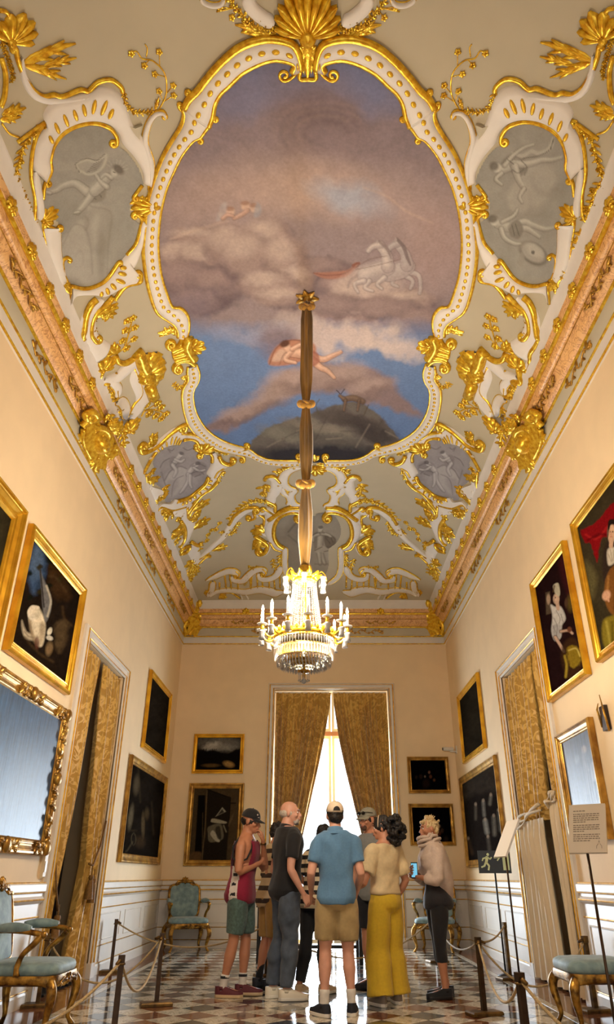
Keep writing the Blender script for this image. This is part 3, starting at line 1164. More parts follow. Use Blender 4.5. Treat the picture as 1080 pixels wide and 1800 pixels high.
def paint_fresco(px, py):
    p = Paint(px, py, (142, 127, 128))
    n = fbm(px * 0.012, py * 0.02, 2)
    # sky: blue violet at the near end, mauve, rosy middle, blue at the far end
    p.mix(np.clip((330 - py) / 170, 0, 1) * 0.65, (122, 112, 126))
    p.mix(np.clip((210 - py - 50 * (n - 0.5)) / 90, 0, 1) * 0.75, (108, 116, 150))
    p.blob(560, 225, 120, 70, (136, 120, 122), 10, 1.2, 0.8, 60, 0.012)
    p.blob(570, 195, 70, 34, (120, 104, 108), 8, 1.2, 0.6, 40, 0.02)
    p.blob(430, 180, 70, 26, (120, 122, 150), -20, 1.2, 0.6, 40, 0.02)
    p.blob(650, 160, 60, 30, (118, 124, 156), 30, 1.2, 0.7, 40, 0.02)
    p.blob(430, 330, 130, 48, (172, 150, 142), -12, 1.3, 0.8, 60, 0.012)
    p.blob(690, 355, 120, 50, (168, 148, 144), 18, 1.3, 0.7, 60, 0.012)
    p.blob(555, 335, 80, 40, (184, 160, 146), 0, 1.4, 0.75, 40, 0.015)
    p.blob(610, 350, 60, 24, (160, 168, 184), 20, 1.2, 0.75, 40, 0.02)
    p.blob(760, 440, 50, 60, (166, 142, 138), 0, 1.2, 0.6, 40, 0.02)
    # cloud banks: rounded lobes, pale above and dark below, laid from back to front
    def puff(x, y, rx, ry, L, M, D, a=.9):
        p.blob(x + rx * .08, y + ry * .18, rx, ry, D, 0, .35, a * .85, 16, .05)
        p.blob(x - rx * .04, y - ry * .08, rx * .92, ry * .88, M, 0, .5, a, 14, .06)
        p.blob(x - rx * .18, y - ry * .36, rx * .62, ry * .46, L, 0, .9, a * .75, 12, .07)
    W1 = ((186, 168, 158), (156, 136, 130), (104, 88, 92)); W2 = ((156, 136, 132), (130, 112, 112), (92, 78, 84))
    for x, y, rx, ry, w in ((560, 470, 60, 20, W2), (350, 415, 56, 16, W1), (312, 448, 34, 26, W1), (352, 452, 44, 32, W1), (330, 490, 50, 34, W2), (402, 432, 44, 40, W1), (380, 500, 56, 32, W2), (470, 420, 48, 40, W1), (432, 448, 48, 44, W1), (500, 455, 40, 42, W1),
                            (520, 492, 36, 28, W1), (470, 500, 50, 28, W1), (350, 530, 44, 22, W2), (500, 522, 52, 20, W1), (600, 505, 44, 20, W2), (640, 520, 60, 22, W1), (720, 528, 50, 22, W1), (590, 545, 66, 28, W2), (680, 550, 70, 28, W2), (740, 565, 44, 26, W2), (630, 575, 60, 20, W2), (560, 570, 44, 24, W2)):
        puff(x, y, rx, ry, *w)
    for r, al in ((60, .22), (46, .25), (30, .3)):
        p.line([(575 + r * math.cos(t) * 1.3, 235 + r * math.sin(t) * .75) for t in np.linspace(2.4, 6.0, 12)], 10, (98, 84, 84), 12, al)
        p.line([(572 + (r + 9) * math.cos(t) * 1.3, 232 + (r + 9) * math.sin(t) * .75) for t in np.linspace(2.6, 5.6, 12)], 5, (158, 140, 132), 8, al)
    p.line([(640, 330), (680, 345), (716, 372), (760, 392)], 3, (190, 166, 152), 5, .5); p.line([(300, 420), (360, 400), (400, 388)], 3, (196, 172, 156), 5, .5)
    p.blob(330, 540, 50, 24, (126, 112, 120), -10, 1.0, 0.7, 30, 0.03)
    p.blob(680, 590, 120, 22, (140, 122, 126), 5, 1.0, 0.7, 40, 0.03)
    # far sky
    sk = np.clip((py - 555 - 40 * (fbm(px * 0.02, py * 0.02, 8) - 0.5)) / 40, 0, 1)
    p.mix(sk * 0.92, (104, 132, 176))
    p.blob(600, 590, 110, 26, (205, 186, 176), 3, 1.0, 0.85, 60, 0.03)
    p.blob(690, 606, 70, 18, (206, 190, 182), 8, 1.0, 0.8, 50, 0.03)
    p.blob(430, 585, 60, 14, (150, 150, 170), 0, 1.0, 0.6, 40, 0.03)
    p.blob(490, 600, 40, 26, (122, 106, 112), -20, 0.8, 0.8, 30, 0.04)
    p.mix(np.clip((py - 640) / 110, 0, 1) * 0.4, (86, 116, 166))
    # slanting cloud bank carrying the reclining figure
    p.poly([(350, 752), (420, 722), (470, 690), (500, 655), (560, 640), (620, 640), (680, 660), (700, 690), (745, 735), (700, 722), (640, 705), (600, 690), (540, 690), (490, 705), (440, 740), (380, 760)], (138, 118, 116), 10, 0.95, 20, 0.05)
    for x, y, rx, ry in ((500, 672, 40, 24), (545, 660, 40, 22), (470, 700, 40, 16), (600, 662, 44, 20), (650, 680, 40, 18), (420, 725, 40, 12)):
        p.blob(x, y, rx, ry, (172, 150, 142), -15, 0.8, 0.75, 20, 0.05)
        p.blob(x, y + 14, rx, ry * 0.5, (112, 94, 94), -15, 0.9, 0.6, 20, 0.05)
    # hill and rocks
    p.poly([(436, 786), (470, 752), (500, 742), (540, 728), (580, 716), (620, 706), (650, 716), (680, 744), (700, 770), (706, 786), (640, 806), (540, 815), (470, 808)], (104, 98, 92), 4, 1, 8, 0.1)
    for x, y, rx, ry, c in ((600, 735, 50, 14, (82, 74, 70)), (640, 745, 40, 12, (70, 62, 60)), (560, 752, 60, 10, (132, 124, 112)), (500, 762, 40, 12, (126, 122, 110)), (660, 765, 40, 12, (60, 54, 54)), (580, 772, 70, 10, (90, 86, 80))):
        p.blob(x, y, rx, ry, c, 12, 0.8, 0.85, 16, 0.08)
    p.blob(560, 802, 120, 20, (40, 38, 46), 0, 0.7, 0.95, 16, 0.08)
    for k in range(9):
        p.line([(470 + k * 26, 786 - (k % 3) * 14), (500 + k * 25, 770 - (k % 4) * 12)], 2.0, (70, 62, 60) if k % 2 else (150, 138, 124), 3, 0.5)
    # tower-like stump and small beast on the hill
    p.limb([(606, 702), (622, 700), (638, 706)], [9, 10, 9], (132, 110, 92), (104, 84, 70), (52, 42, 38)); p.limb([(606, 702), (598, 696)], [6, 5], (132, 110, 92), (104, 84, 70), (52, 42, 38)); p.line([(598, 692), (592, 686)], 1.4, (52, 42, 38), 1.2); p.line([(600, 692), (606, 684)], 1.4, (52, 42, 38), 1.2)
    for x in (608, 632):
        p.limb([(x, 704), (x - 3, 722)], [5, 3], (124, 102, 86), (100, 80, 66), (52, 42, 38))
    p.line([(560, 728), (556, 712), (562, 702)], 2, (88, 84, 66), 2, 0.8); p.line([(640, 730), (648, 712)], 2, (84, 76, 60), 2, 0.8)
    # reclining figure with a rosy cloth
    FL, FM, FD = (224, 188, 164), (188, 146, 124), (96, 66, 58)
    p.poly([(472, 640), (484, 612), (508, 598), (546, 600), (556, 616), (540, 630), (506, 642)], (176, 124, 98), 4, .95); p.poly([(478, 634), (492, 614), (512, 612), (500, 632)], (206, 178, 158), 4, .7)
    p.line([(474, 640), (486, 612), (512, 598), (544, 602)], 2, (110, 66, 52), 2, .7); p.line([(492, 640), (500, 622), (520, 612)], 1.6, (120, 78, 62), 2, .7)
    p.limb([(512, 620), (532, 622), (548, 628)], [14, 17, 14], FL, FM, FD); p.limb([(548, 626), (568, 632), (584, 626), (600, 619)], [13, 10, 8, 5], FL, FM, FD); p.limb([(548, 632), (564, 646), (576, 652), (588, 664)], [13, 10, 8, 5], FL, FM, FD)
    p.limb([(514, 616), (502, 632), (520, 638)], [8, 7, 5], FL, FM, FD); p.limb([(514, 614), (530, 606), (540, 612)], [7, 6, 4], FL, FM, FD); p.blob(504, 610, 7, 8, FM, 0, .4); p.blob(505, 611, 5, 6, FL, 0, .7, .8); p.blob(501, 604, 9, 6, (92, 62, 48), -20, .5)
    p.poly([(536, 622), (556, 618), (562, 636), (546, 644)], (152, 92, 76), 3, .8)
    # chariot and the two pale horses
    p.poly([(552, 480), (572, 490), (606, 488), (622, 476), (630, 464), (624, 462), (612, 474), (580, 478)], (158, 112, 96), 3, .9); p.line([(552, 480), (574, 484), (608, 480), (628, 462)], 2.2, (112, 72, 60), 2, .7); p.line([(620, 466), (632, 462), (628, 470)], 3, (128, 84, 70), 1.6, .9)
    G1, G2, GM, GD = (196, 184, 178), (176, 166, 164), (160, 148, 146), (98, 86, 88)
    for x, y, rx, ry in ((640, 488, 30, 18), (612, 500, 26, 14), (668, 500, 40, 14)):
        p.blob(x, y, rx, ry, (182, 164, 156), 0, .7, .8, 12, .08)
    for q, w in (([(696, 484), (690, 498), (700, 504)], [8, 6, 4]), ([(716, 478), (736, 484), (740, 506), (738, 516)], [10, 7, 5, 5]), ([(712, 484), (726, 494), (722, 508)], [9, 6, 4])):
        p.limb(q, w, G2, GM, GD)
    p.limb([(684, 482), (704, 476), (718, 468)], [26, 28, 24], G2, GM, GD); p.limb([(716, 466), (712, 446), (698, 430)], [22, 16, 11], G2, GM, GD); p.limb([(700, 428), (688, 434), (682, 442)], [11, 8, 6], G2, GM, GD)
    p.taper([(698, 420), (710, 434), (716, 452), (722, 466)], [5, 7, 6, 3], (116, 102, 102), 2, .85)
    p.limb([(644, 484), (664, 478), (682, 470)], [30, 30, 26], G1, GM, GD); p.limb([(682, 468), (680, 448), (668, 434)], [22, 17, 11], G1, GM, GD); p.limb([(670, 430), (656, 434), (648, 442)], [12, 8, 6], G1, GM, GD)
    p.taper([(666, 424), (680, 436), (688, 454)], [5, 6, 3], (130, 116, 114), 2, .8); p.blob(664, 425, 2, 3.4, GM, 0, .4); p.blob(696, 421, 2, 3.4, GM, 0, .4)
    for q, w in (([(650, 494), (642, 506), (656, 512)], [8, 6, 4]), ([(640, 494), (624, 500), (630, 514)], [10, 6, 4]), ([(676, 488), (664, 500), (672, 508)], [9, 6, 4])):
        p.limb(q, w, G1, GM, GD)
    p.taper([(628, 484), (616, 494), (612, 506)], [5, 6, 3], (150, 136, 132), 2, .8)
    p.line([(626, 470), (650, 456), (680, 450)], 1.2, (110, 90, 84), 1.4, .7); p.line([(626, 474), (664, 466), (704, 456)], 1.2, (110, 90, 84), 1.4, .7)
    # little winged heads on the left cloud
    for x, y in ((392, 376), (405, 372), (432, 362), (448, 366)):
        p.blob(x, y, 8, 8, (196, 166, 148), 0, 0.5, 0.9); p.blob(x - 1, y - 5, 8, 4, (140, 106, 92), 0, 0.6, 0.7)
    p.poly([(380, 388), (388, 362), (398, 356), (396, 380)], (168, 160, 162), 4, .7); p.poly([(446, 380), (452, 356), (460, 366), (456, 380)], (150, 150, 156), 4, .7)
    p.limb([(436, 370), (424, 378), (412, 384)], [6, 7, 5], (196, 164, 148), (170, 138, 124), (120, 94, 86)); p.limb([(392, 384), (400, 378), (410, 380)], [6, 6, 4], (196, 164, 148), (170, 138, 124), (120, 94, 86))
    p.mottle(0.12, 0.05, 4).mottle(0.06, 0.3, 5)
    return p


fr = thing('ceiling_fresco', 'large painted ceiling fresco of clouds, pale horses and blue sky', 'fresco', (XM, 6.3, 7.0))
o, xy, co = grid_mesh(outline, 0.0115, lift, 0.004, 'painted_plaster', M_FRESCO, fr)
px, py = project(co[:, 0], co[:, 1], co[:, 2])
set_paint(o, paint_fresco(px, py).c)

# ---- gilt and white frame round the fresco (one thing, both halves)
frame = thing('fresco_frame', 'white and gold scrolled frame with rows of oval beads round the ceiling fresco', 'frame', (XM, 6.3, 7.0))


def graft(o, to):
    """hand the parts of an ornament to another thing"""
    dl = o.location - to.location
    for c in children(o):
        c.parent = to
        c.location = c.location + dl
    bpy.data.objects.remove(o)


for s in (1, -1):
    spec = [('B', A_IN, A_OUT, 0.05, 0.031, 0.105), ('B', B_IN, B_OUT, 0.05, 0.023, 0.095), ('B', C_IN, C_OUT, 0.045, 0.018, 0.085),
            ('G', [(349, 156), (338, 166), (331, 166)], 4.2, None, (4, 1, 1.0)), ('G', [(376, 186), (372, 204), (376, 211)], 3.6, None, (4, -1, 1.0)),
            ('G', [(335, 247), (346, 241), (354, 244)], 3.4, None, (4, 1, 1.0)), ('G', [(323, 196), (316, 190), (314, 184)], 3.4, None, (3, 1, .8)),
            ('G', P('T', '900,560 880,640 820,690'), 3.2, None, (11, 1, 1.2)),
            ('G', P('M', '980,240 1030,240 1060,225'), 2.6, None, (4, -1, 1.0)), ('G', P('M', '960,280 1020,300 1030,330'), 2.2, None, (4, 1, 1.0)),
            ('G', P('H', '360,180 420,150 440,120'), 2.4, None, (5, -1, 1.1)),
            # side shell clasp at the narrowing
            ('G', P('F', '330,690 280,800 200,860'), 4.0, None, (9, 1, 1.3)), ('G', P('F', '480,1090 400,1030 280,1030 210,1090'), 4.2, None, (8, -1, 1.3)),
            ('G', P('F', '340,820 250,860 160,900'), 6.5), ('G', P('F', '380,900 280,930 170,960'), 6.0), ('G', P('F', '420,980 300,990 200,1030'), 6.0), ('G', P('F', '400,690 360,800 400,900 470,1000'), 8.0),
            ('S', P('F', '430,850 640,820'), 170, 6), ('L', P('F', '380,700 470,1010'), 9, 0.1), ('L', P('F', '440,690 400,860'), 6),
            ('L', P('F', '250,690 130,560'), 6, 0.3), ('L', P('F', '230,620 10,590'), 7, -0.35), ('L', P('F', '370,1240 310,1290'), 4), ('V', P('F', '380,1200 370,1330 270,1410 190,1340'), 5),
            # clasp with the side medallion
            ('L', P('A', '455,715 550,690'), 7, 0.1), ('L', P('A', '460,735 550,715'), 7), ('L', P('A', '460,755 550,735'), 7, -0.1), ('L', P('A', '510,750 530,825'), 5, 0.2), ('S', P('A', '550,720 460,730'), 70, 5),
            ('L', P('A', '540,650 565,545'), 6, 0.2), ('L', P('A', '525,680 530,600'), 4)]
    graft(ornament('clasp', None, None, spec, s), frame)
cs = [('S', [(541, 64), (541, -30)], 150, 11), ('S', [(541, 62), (541, 30)], 160, 9), ('L', [(541, 66), (541, 140)], 12), ('L', [(536, 72), (516, 136)], 8, -0.15), ('L', [(546, 72), (566, 136)], 8, 0.15),
      ('G', [(522, 90), (530, 112), (527, 137), (541, 139), (556, 137), (553, 112), (560, 90)], 4), ('L', [(541, 100), (528, 72)], 5), ('L', [(541, 100), (554, 72)], 5)]
graft(ornament('crest', None, None, cs, 1), frame)
for s in (1, -1):
    cs = [('V', P('T', '860,290 700,260 560,240 440,150 370,70 300,-40'), 9), ('V', P('T', '760,240 620,200 560,160'), 7), ('L', P('T', '760,330 420,320'), 8, 0.12), ('L', P('T', '620,270 360,240'), 8, 0.1), ('L', P('T', '840,280 770,100'), 6),
          ('F', P('T', '440,160 380,70 200,100'), P('T', '335,150 230,60 470,90 590,170'), 9), ('W', P('T', '700,200 600,150 500,60 460,-40'), 26, 0.03), ('W', P('T', '270,-20 240,30 160,40 90,10 70,-30'), 8, 0.04, 1.6)]
    graft(ornament('crest', None, None, cs, s), frame)
cs = [('S', P('H', '560,200 560,270'), 190, 7), ('L', P('H', '555,150 555,90'), 5), ('L', P('H', '540,170 440,150'), 4), ('L', P('H', '575,170 670,200'), 4)]
graft(ornament('crest', None, None, cs, 1), frame)

# ---- painted medallions
BIG = P('A', '178,560 190,510 220,470 270,443 330,437 380,450 405,480 404,505 440,530 480,580 503,635 495,665 466,685 456,720 462,765 492,790 482,850 445,897 412,925 370,980 330,1005 290,1013 255,1005 235,985 225,950 215,890 212,800 190,770 155,740 150,680 160,640')


def gris_base(px, py):
    p = Paint(px, py, (150, 147, 138))
    return p


def paint_lyre(px, py):
    p = gris_base(px, py)
    L_, M_, D_ = (190, 187, 176), (156, 152, 142), (84, 80, 73)
    p.mottle(0.16, 0.03, 3)
    p.poly([(90, 275), (130, 285), (205, 255), (215, 268), (150, 296), (100, 300)], (164, 160, 150), 8, .7)
    p.poly([(150, 345), (185, 362), (196, 380), (188, 430), (190, 500), (150, 505), (112, 480), (106, 430), (128, 392), (150, 380)], (166, 162, 152), 7, .95, 14, 0.06)
    p.poly([(152, 372), (190, 366), (197, 400), (186, 440), (160, 440), (150, 400)], (146, 142, 132), 10, .7, 10, .08)
    for q in ([(150, 345), (160, 362), (182, 366), (196, 378), (190, 430), (188, 480)], [(110, 430), (128, 396), (148, 400), (158, 430), (162, 480)], [(130, 450), (142, 440), (146, 460), (136, 470), (128, 460)], [(150, 380), (156, 392), (150, 404)]):
        p.line(q, 2.0, (118, 114, 105), 4, .45)
    p.poly([(152, 338), (172, 322), (186, 332), (182, 350), (162, 356), (146, 348)], (136, 132, 122), 4, .95); p.line([(156, 338), (168, 350)], 1.5, D_, 1.6, .8); p.line([(168, 332), (178, 346)], 1.5, D_, 1.6, .8)
    p.limb([(152, 336), (132, 322), (112, 326), (100, 334), (84, 339)], [16, 13, 10, 7, 5], L_, M_, D_); p.limb([(88, 339), (78, 336)], [5, 3], L_, M_, D_)
    p.limb([(166, 332), (158, 346), (148, 360), (136, 374)], [15, 12, 9, 6], L_, M_, D_); p.limb([(138, 372), (130, 374)], [5, 3], L_, M_, D_)
    p.limb([(166, 336), (176, 326), (188, 312)], [17, 19, 16], L_, M_, D_); p.limb([(188, 328), (178, 320), (168, 306)], [9, 7, 5], L_, M_, D_); p.limb([(196, 312), (186, 306), (178, 312)], [7, 6, 4], L_, M_, D_)
    p.blob(204, 303, 9, 10, M_, 20, .4); p.blob(201, 302, 6, 8, L_, 20, .7, .8); p.blob(208, 297, 11, 7, (104, 98, 90), 40, .6, .9); p.line([(198, 301), (202, 303)], 1.2, D_, 1)
    p.blob(132, 465, 20, 30, (172, 168, 158), 10, .8, .6); p.blob(170, 400, 12, 30, (176, 172, 162), 5, .9, .6); p.blob(118, 500, 22, 12, (128, 124, 115), 0, .8, .6); p.blob(178, 440, 8, 50, (132, 128, 118), 0, .9, .6)
    for k in range(8):
        a = -2.5 + k * .33
        p.line([(204 + 13 * math.cos(a), 300 + 12 * math.sin(a)), (204 + 22 * math.cos(a), 300 + 21 * math.sin(a))], 1.1, (182, 178, 166), 1.5, .6, False)
    p.taper([(140, 302), (134, 288), (152, 281), (170, 284), (186, 272), (182, 290), (170, 302), (154, 306), (142, 300)], [4, 5, 4, 4, 5, 4, 4, 4, 4], (176, 172, 160), 1.6); p.line([(139, 302), (132, 288), (151, 278), (170, 281), (184, 270)], 1.3, D_, 1.4, .8)
    for k in range(5):
        p.line([(152 + k * 4, 303 - k), (166 + k * 4, 286 - k * 2)], .9, D_, 1, .7, False)
    return p.mottle(0.07, 0.12, 6)


def paint_fall(px, py):
    """picture for the right-hand side, drawn in mirrored pixels"""
    p = gris_base(px, py)
    L_, M_, D_ = (188, 185, 174), (156, 152, 142), (86, 82, 75)
    p.mottle(0.16, 0.03, 5)
    for x, y, rx, ry in ((150, 330, 34, 42), (176, 352, 22, 26), (128, 316, 22, 24)):
        p.blob(x, y + 5, rx, ry, (128, 124, 115), 0, .5, .6, 10, .06); p.blob(x, y, rx, ry, (166, 162, 152), 0, .5, .9, 10, .06)
    p.poly([(206, 290), (196, 276), (180, 272), (164, 282), (160, 300), (172, 312), (186, 306)], (132, 128, 119), 4, .9)
    p.taper([(110, 240), (118, 262), (136, 272), (152, 268), (168, 276), (186, 270)], [5, 8, 8, 6, 7, 4], (170, 166, 156), 2); p.line([(110, 238), (117, 264), (138, 276), (166, 280)], 1.4, D_, 1.6)
    p.limb([(206, 300), (194, 294), (182, 290)], [15, 18, 15], L_, M_, D_); p.limb([(184, 290), (158, 290), (134, 284), (116, 284), (98, 280)], [14, 12, 9, 7, 4], L_, M_, D_); p.limb([(182, 294), (176, 316), (166, 334)], [13, 10, 7], L_, M_, D_); p.limb([(166, 334), (174, 348), (170, 358)], [7, 6, 4], L_, M_, D_)
    p.limb([(200, 292), (186, 276), (166, 262), (148, 256)], [8, 7, 5, 4], L_, M_, D_); p.limb([(206, 306), (216, 316), (206, 326)], [7, 6, 4], L_, M_, D_); p.blob(214, 296, 8, 8, L_, 0, .4); p.blob(219, 293, 8, 8, (108, 102, 94), 0, .6, .9)
    for q in ([(186, 300), (176, 306), (166, 300)], [(170, 284), (160, 296), (164, 310)], [(194, 282), (184, 290)]):
        p.line(q, 1.6, D_, 1.8, .8)
    p.limb([(214, 396), (200, 400), (186, 402)], [13, 17, 15], L_, M_, D_); p.limb([(188, 402), (168, 392), (152, 398), (130, 406), (112, 404)], [13, 11, 9, 7, 4], L_, M_, D_); p.limb([(186, 406), (164, 404), (150, 412), (140, 420)], [12, 10, 7, 5], L_, M_, D_)
    p.limb([(208, 404), (202, 420), (186, 430), (172, 432)], [8, 7, 6, 4], L_, M_, D_); p.limb([(206, 392), (186, 382), (178, 370)], [7, 6, 4], L_, M_, D_); p.blob(220, 390, 7, 8, L_, 0, .4); p.blob(223, 386, 9, 7, (106, 100, 92), 0, .6, .9)
    p.poly([(190, 396), (176, 390), (168, 404), (176, 422), (192, 416)], (128, 124, 115), 3, .9); p.line([(182, 396), (176, 416)], 1.4, D_, 1.5, .8); p.line([(188, 398), (184, 416)], 1.4, D_, 1.5, .8)
    p.blob(150, 449, 28, 18, (110, 106, 98), -35, .25); p.blob(151, 447, 24, 15, (160, 156, 146), -35, .3); p.blob(148, 444, 16, 9, (176, 172, 161), -35, .7); p.blob(151, 447, 3.4, 3.4, (110, 106, 98), 0, .4); p.poly([(172, 446), (180, 462), (172, 472), (166, 456)], (148, 144, 134), 2, .9)
    return p.mottle(0.07, 0.12, 6)


def medal_spec():
    return [
        ('G', P('A', '160,640 178,600 176,560 190,508 222,468 272,441 330,432 382,448 408,478 412,500'), 4.5, (5, -1, .9), (7, 1, 1.1)),
        ('B', P('A', '160,640 176,600 172,560 186,506 218,465 270,436 330,428 385,440 418,470 430,505 470,550 500,600 505,640'), P('A', '118,600 112,560 120,500 158,440 150,400 190,345 250,335 320,318 360,300 425,330 470,440 530,520 535,650'), 0.035, 0),
        ('G', P('A', '150,700 154,660 160,640'), 4, None, None),
        ('W', P('A', '120,600 132,680 140,740 138,770'), 11, 0.03, 1.6),
        ('G', P('Q', '190,600 210,720 280,900 400,1090 530,1170 650,1150 760,1170 969,1090') + P('A', '310,318 345,288 390,280 425,305 432,325'), 5.2, (5, -1, .8), None),
        ('W', P('A', '75,200 80,260 110,320 160,350 250,352 330,335'), [6, 14, 14], 0.03),
        ('V', P('A', '432,325 445,370 480,395 540,388'), 7),
        ('W', P('A', '585,415 575,395 545,400 520,440 510,500 530,570 530,650'), [5, 9, 14], 0.035, 1.5), ('G', P('A', '530,400 570,388 585,405'), 3, None, (4, 1, 1)),
        ('A', P('A', '440,430 475,445 500,435 490,475 495,515 460,480'), 0.03, False, M_FRIEZE),
        ('O', [tuple(P('A', q)) for q in ('180,500 164,470', '202,466 184,424', '234,441 216,394', '266,420 252,378', '296,404 286,358', '320,396 332,342', '350,400 374,344', '378,412 396,374')], 9, 0.036),
        ('V', P('A', '158,432 90,500 70,560 45,640'), 10), ('V', P('A', '55,640 80,690 105,760 110,790'), 9), ('G', P('A', '158,432 130,470 112,540 108,620 122,700 120,770'), 4, None, (5, 1, .8)), ('G', P('A', '158,428 100,470 60,500'), 4),
        ('S', P('A', '150,775 205,735'), 190, 7), ('G', P('A', '150,780 180,800 205,810'), 4, None, (5, -1, 1)),
        ('L', P('A', '115,800 165,860'), 8, .3), ('L', P('A', '130,830 168,890'), 8, .3),
        ('B', P('B', '212,0 214,80 220,120 232,180'), P('B', '150,0 165,80 180,140 215,200'), 0.03, 0.008),
        ('G', P('B', '235,190 222,160 218,120 232,105 245,110'), 3.6, None, (3, 1, .7)), ('L', P('B', '180,150 245,215'), 6), ('L', P('B', '205,180 250,235'), 6), ('V', P('B', '170,130 200,170 250,215'), 6),
        ('B', P('B', '250,205 290,216 330,208 372,182 415,128 440,95 480,50 492,0') + P('A', '500,770'), P('B', '245,275 262,240 330,235 370,240 440,205 480,195 490,165 465,150 480,120 500,60 510,0') + P('A', '520,790'), 0.04, 0),
        ('G', P('B', '245,205 290,214 330,207 372,182 415,122'), 4, None, (4, 1, 1)), ('G', P('B', '400,255 440,205 490,190 495,165'), 4, None, (6, -1, 1.2)),
        ('G', P('B', '250,205 247,275'), 2.6), ('G', P('B', '445,95 478,55 495,0') + P('A', '500,770 480,750'), 4, None, (5, -1, 1.1)), ('G', P('A', '500,650 470,690'), 3.4, None, (5, -1, 1)),
        ('O', [tuple(P('B', q)) for q in ('348,238 350,218', '376,230 366,205', '402,212 382,190', '436,190 400,175', '440,160 408,152', '440,135 415,135')], 8, 0.04),
        ('S', P('Q', '130,520 300,150'), 150, 7), ('G', P('Q', '-10,120 80,150 110,260 100,360'), 5, None, (6, 1, .8)), ('L', P('Q', '260,770 930,600'), 11, -.12), ('L', P('Q', '280,790 830,900'), 8, .12), ('L', P('Q', '500,820 930,700'), 7),
        ('L', P('Q', '20,1400 300,1260'), 9, .2), ('L', P('Q', '0,1450 250,1420'), 8), ('V', P('Q', '20,500 90,700 150,900 140,1000'), 5), ('G', P('Q', '10,700 60,900 50,1150 0,1300'), 6), ('G', P('Q', '20,1500 110,1620 230,1670'), 2.5),
    ]


for s, lab, pf in ((1, 'grey medallion of a seated lyre player in scrolled white and gold frame, left of fresco', paint_lyre),
                   (-1, 'grey medallion of tumbling figures with a round shield, gilt frame, right of fresco', paint_fall)):
    o = ornament('painted_medallion', lab, 'medallion', medal_spec(), s)
    panel(o, BIG, s, M_GRIS, pf)

SMALL = P('M', '250,400 240,350 280,290 350,230 460,200 500,165 580,160 625,190 625,225 600,230 650,280 680,310 740,280 750,330 730,390 700,450 720,490 700,530 640,590 560,650 440,690 400,680 390,700 340,690 370,600 320,580 260,540 240,480')


def paint_small(px, py):
    p = Paint(px, py, (150, 146, 148))
    L_, M_, D_ = (190, 187, 188), (160, 156, 157), (94, 88, 91)
    Q = lambda t: P('M', t)
    p.mottle(0.16, 0.05, 9)
    p.poly(Q('340,520 380,430 460,390 530,410 540,500 480,600 400,650 340,600'), (170, 166, 166), 5, .9, 8, .1); p.poly(Q('350,560 400,500 460,520 440,600 380,640'), (148, 144, 145), 6, .7, 6, .1)
    p.line(Q('340,510 390,430 470,390 530,410'), 1.8, D_, 2, .7); p.line(Q('400,650 410,560 440,500 500,470'), 1.4, D_, 2, .6)
    p.poly(Q('380,330 420,300 470,330 460,400 400,420'), (132, 127, 129), 3, .9); p.poly(Q('560,380 660,350 710,400 660,460 570,470'), (132, 127, 129), 3, .85)
    p.limb(Q('470,300 440,340 410,380'), [6, 8, 6], L_, M_, D_); p.limb(Q('430,330 480,350 510,330'), [4, 4, 2.6], L_, M_, D_); p.limb(Q('410,380 440,430 420,480'), [6, 5, 3], L_, M_, D_); p.blob(*Q('478,285')[0], 4, 4.4, L_, 0, .4); p.blob(*Q('484,277')[0], 4.6, 3, D_, 20, .6, .9)
    p.limb(Q('600,390 570,420 545,460'), [6, 8, 7], L_, M_, D_); p.limb(Q('545,460 540,520 500,590 475,620'), [6, 5, 4, 2.4], L_, M_, D_); p.limb(Q('560,470 560,540 575,575'), [6, 4.4, 2.6], L_, M_, D_); p.limb(Q('590,400 640,430 690,420'), [4, 3.6, 2.4], L_, M_, D_); p.blob(*Q('615,370')[0], 4, 4.4, L_, 0, .4); p.blob(*Q('625,362')[0], 5, 3.4, D_, 0, .6, .9)
    for q in ('390,270 370,240 400,255 420,240', '580,390 640,370 690,390', '570,450 640,430 680,460', '600,480 650,460', '400,350 440,370', '300,400 330,350 380,320', '500,230 540,250 590,230', '310,440 330,500 350,560'):
        p.line(Q(q), 1.6, D_, 1.8, .7)
    return p.mottle(0.08, 0.2, 3)


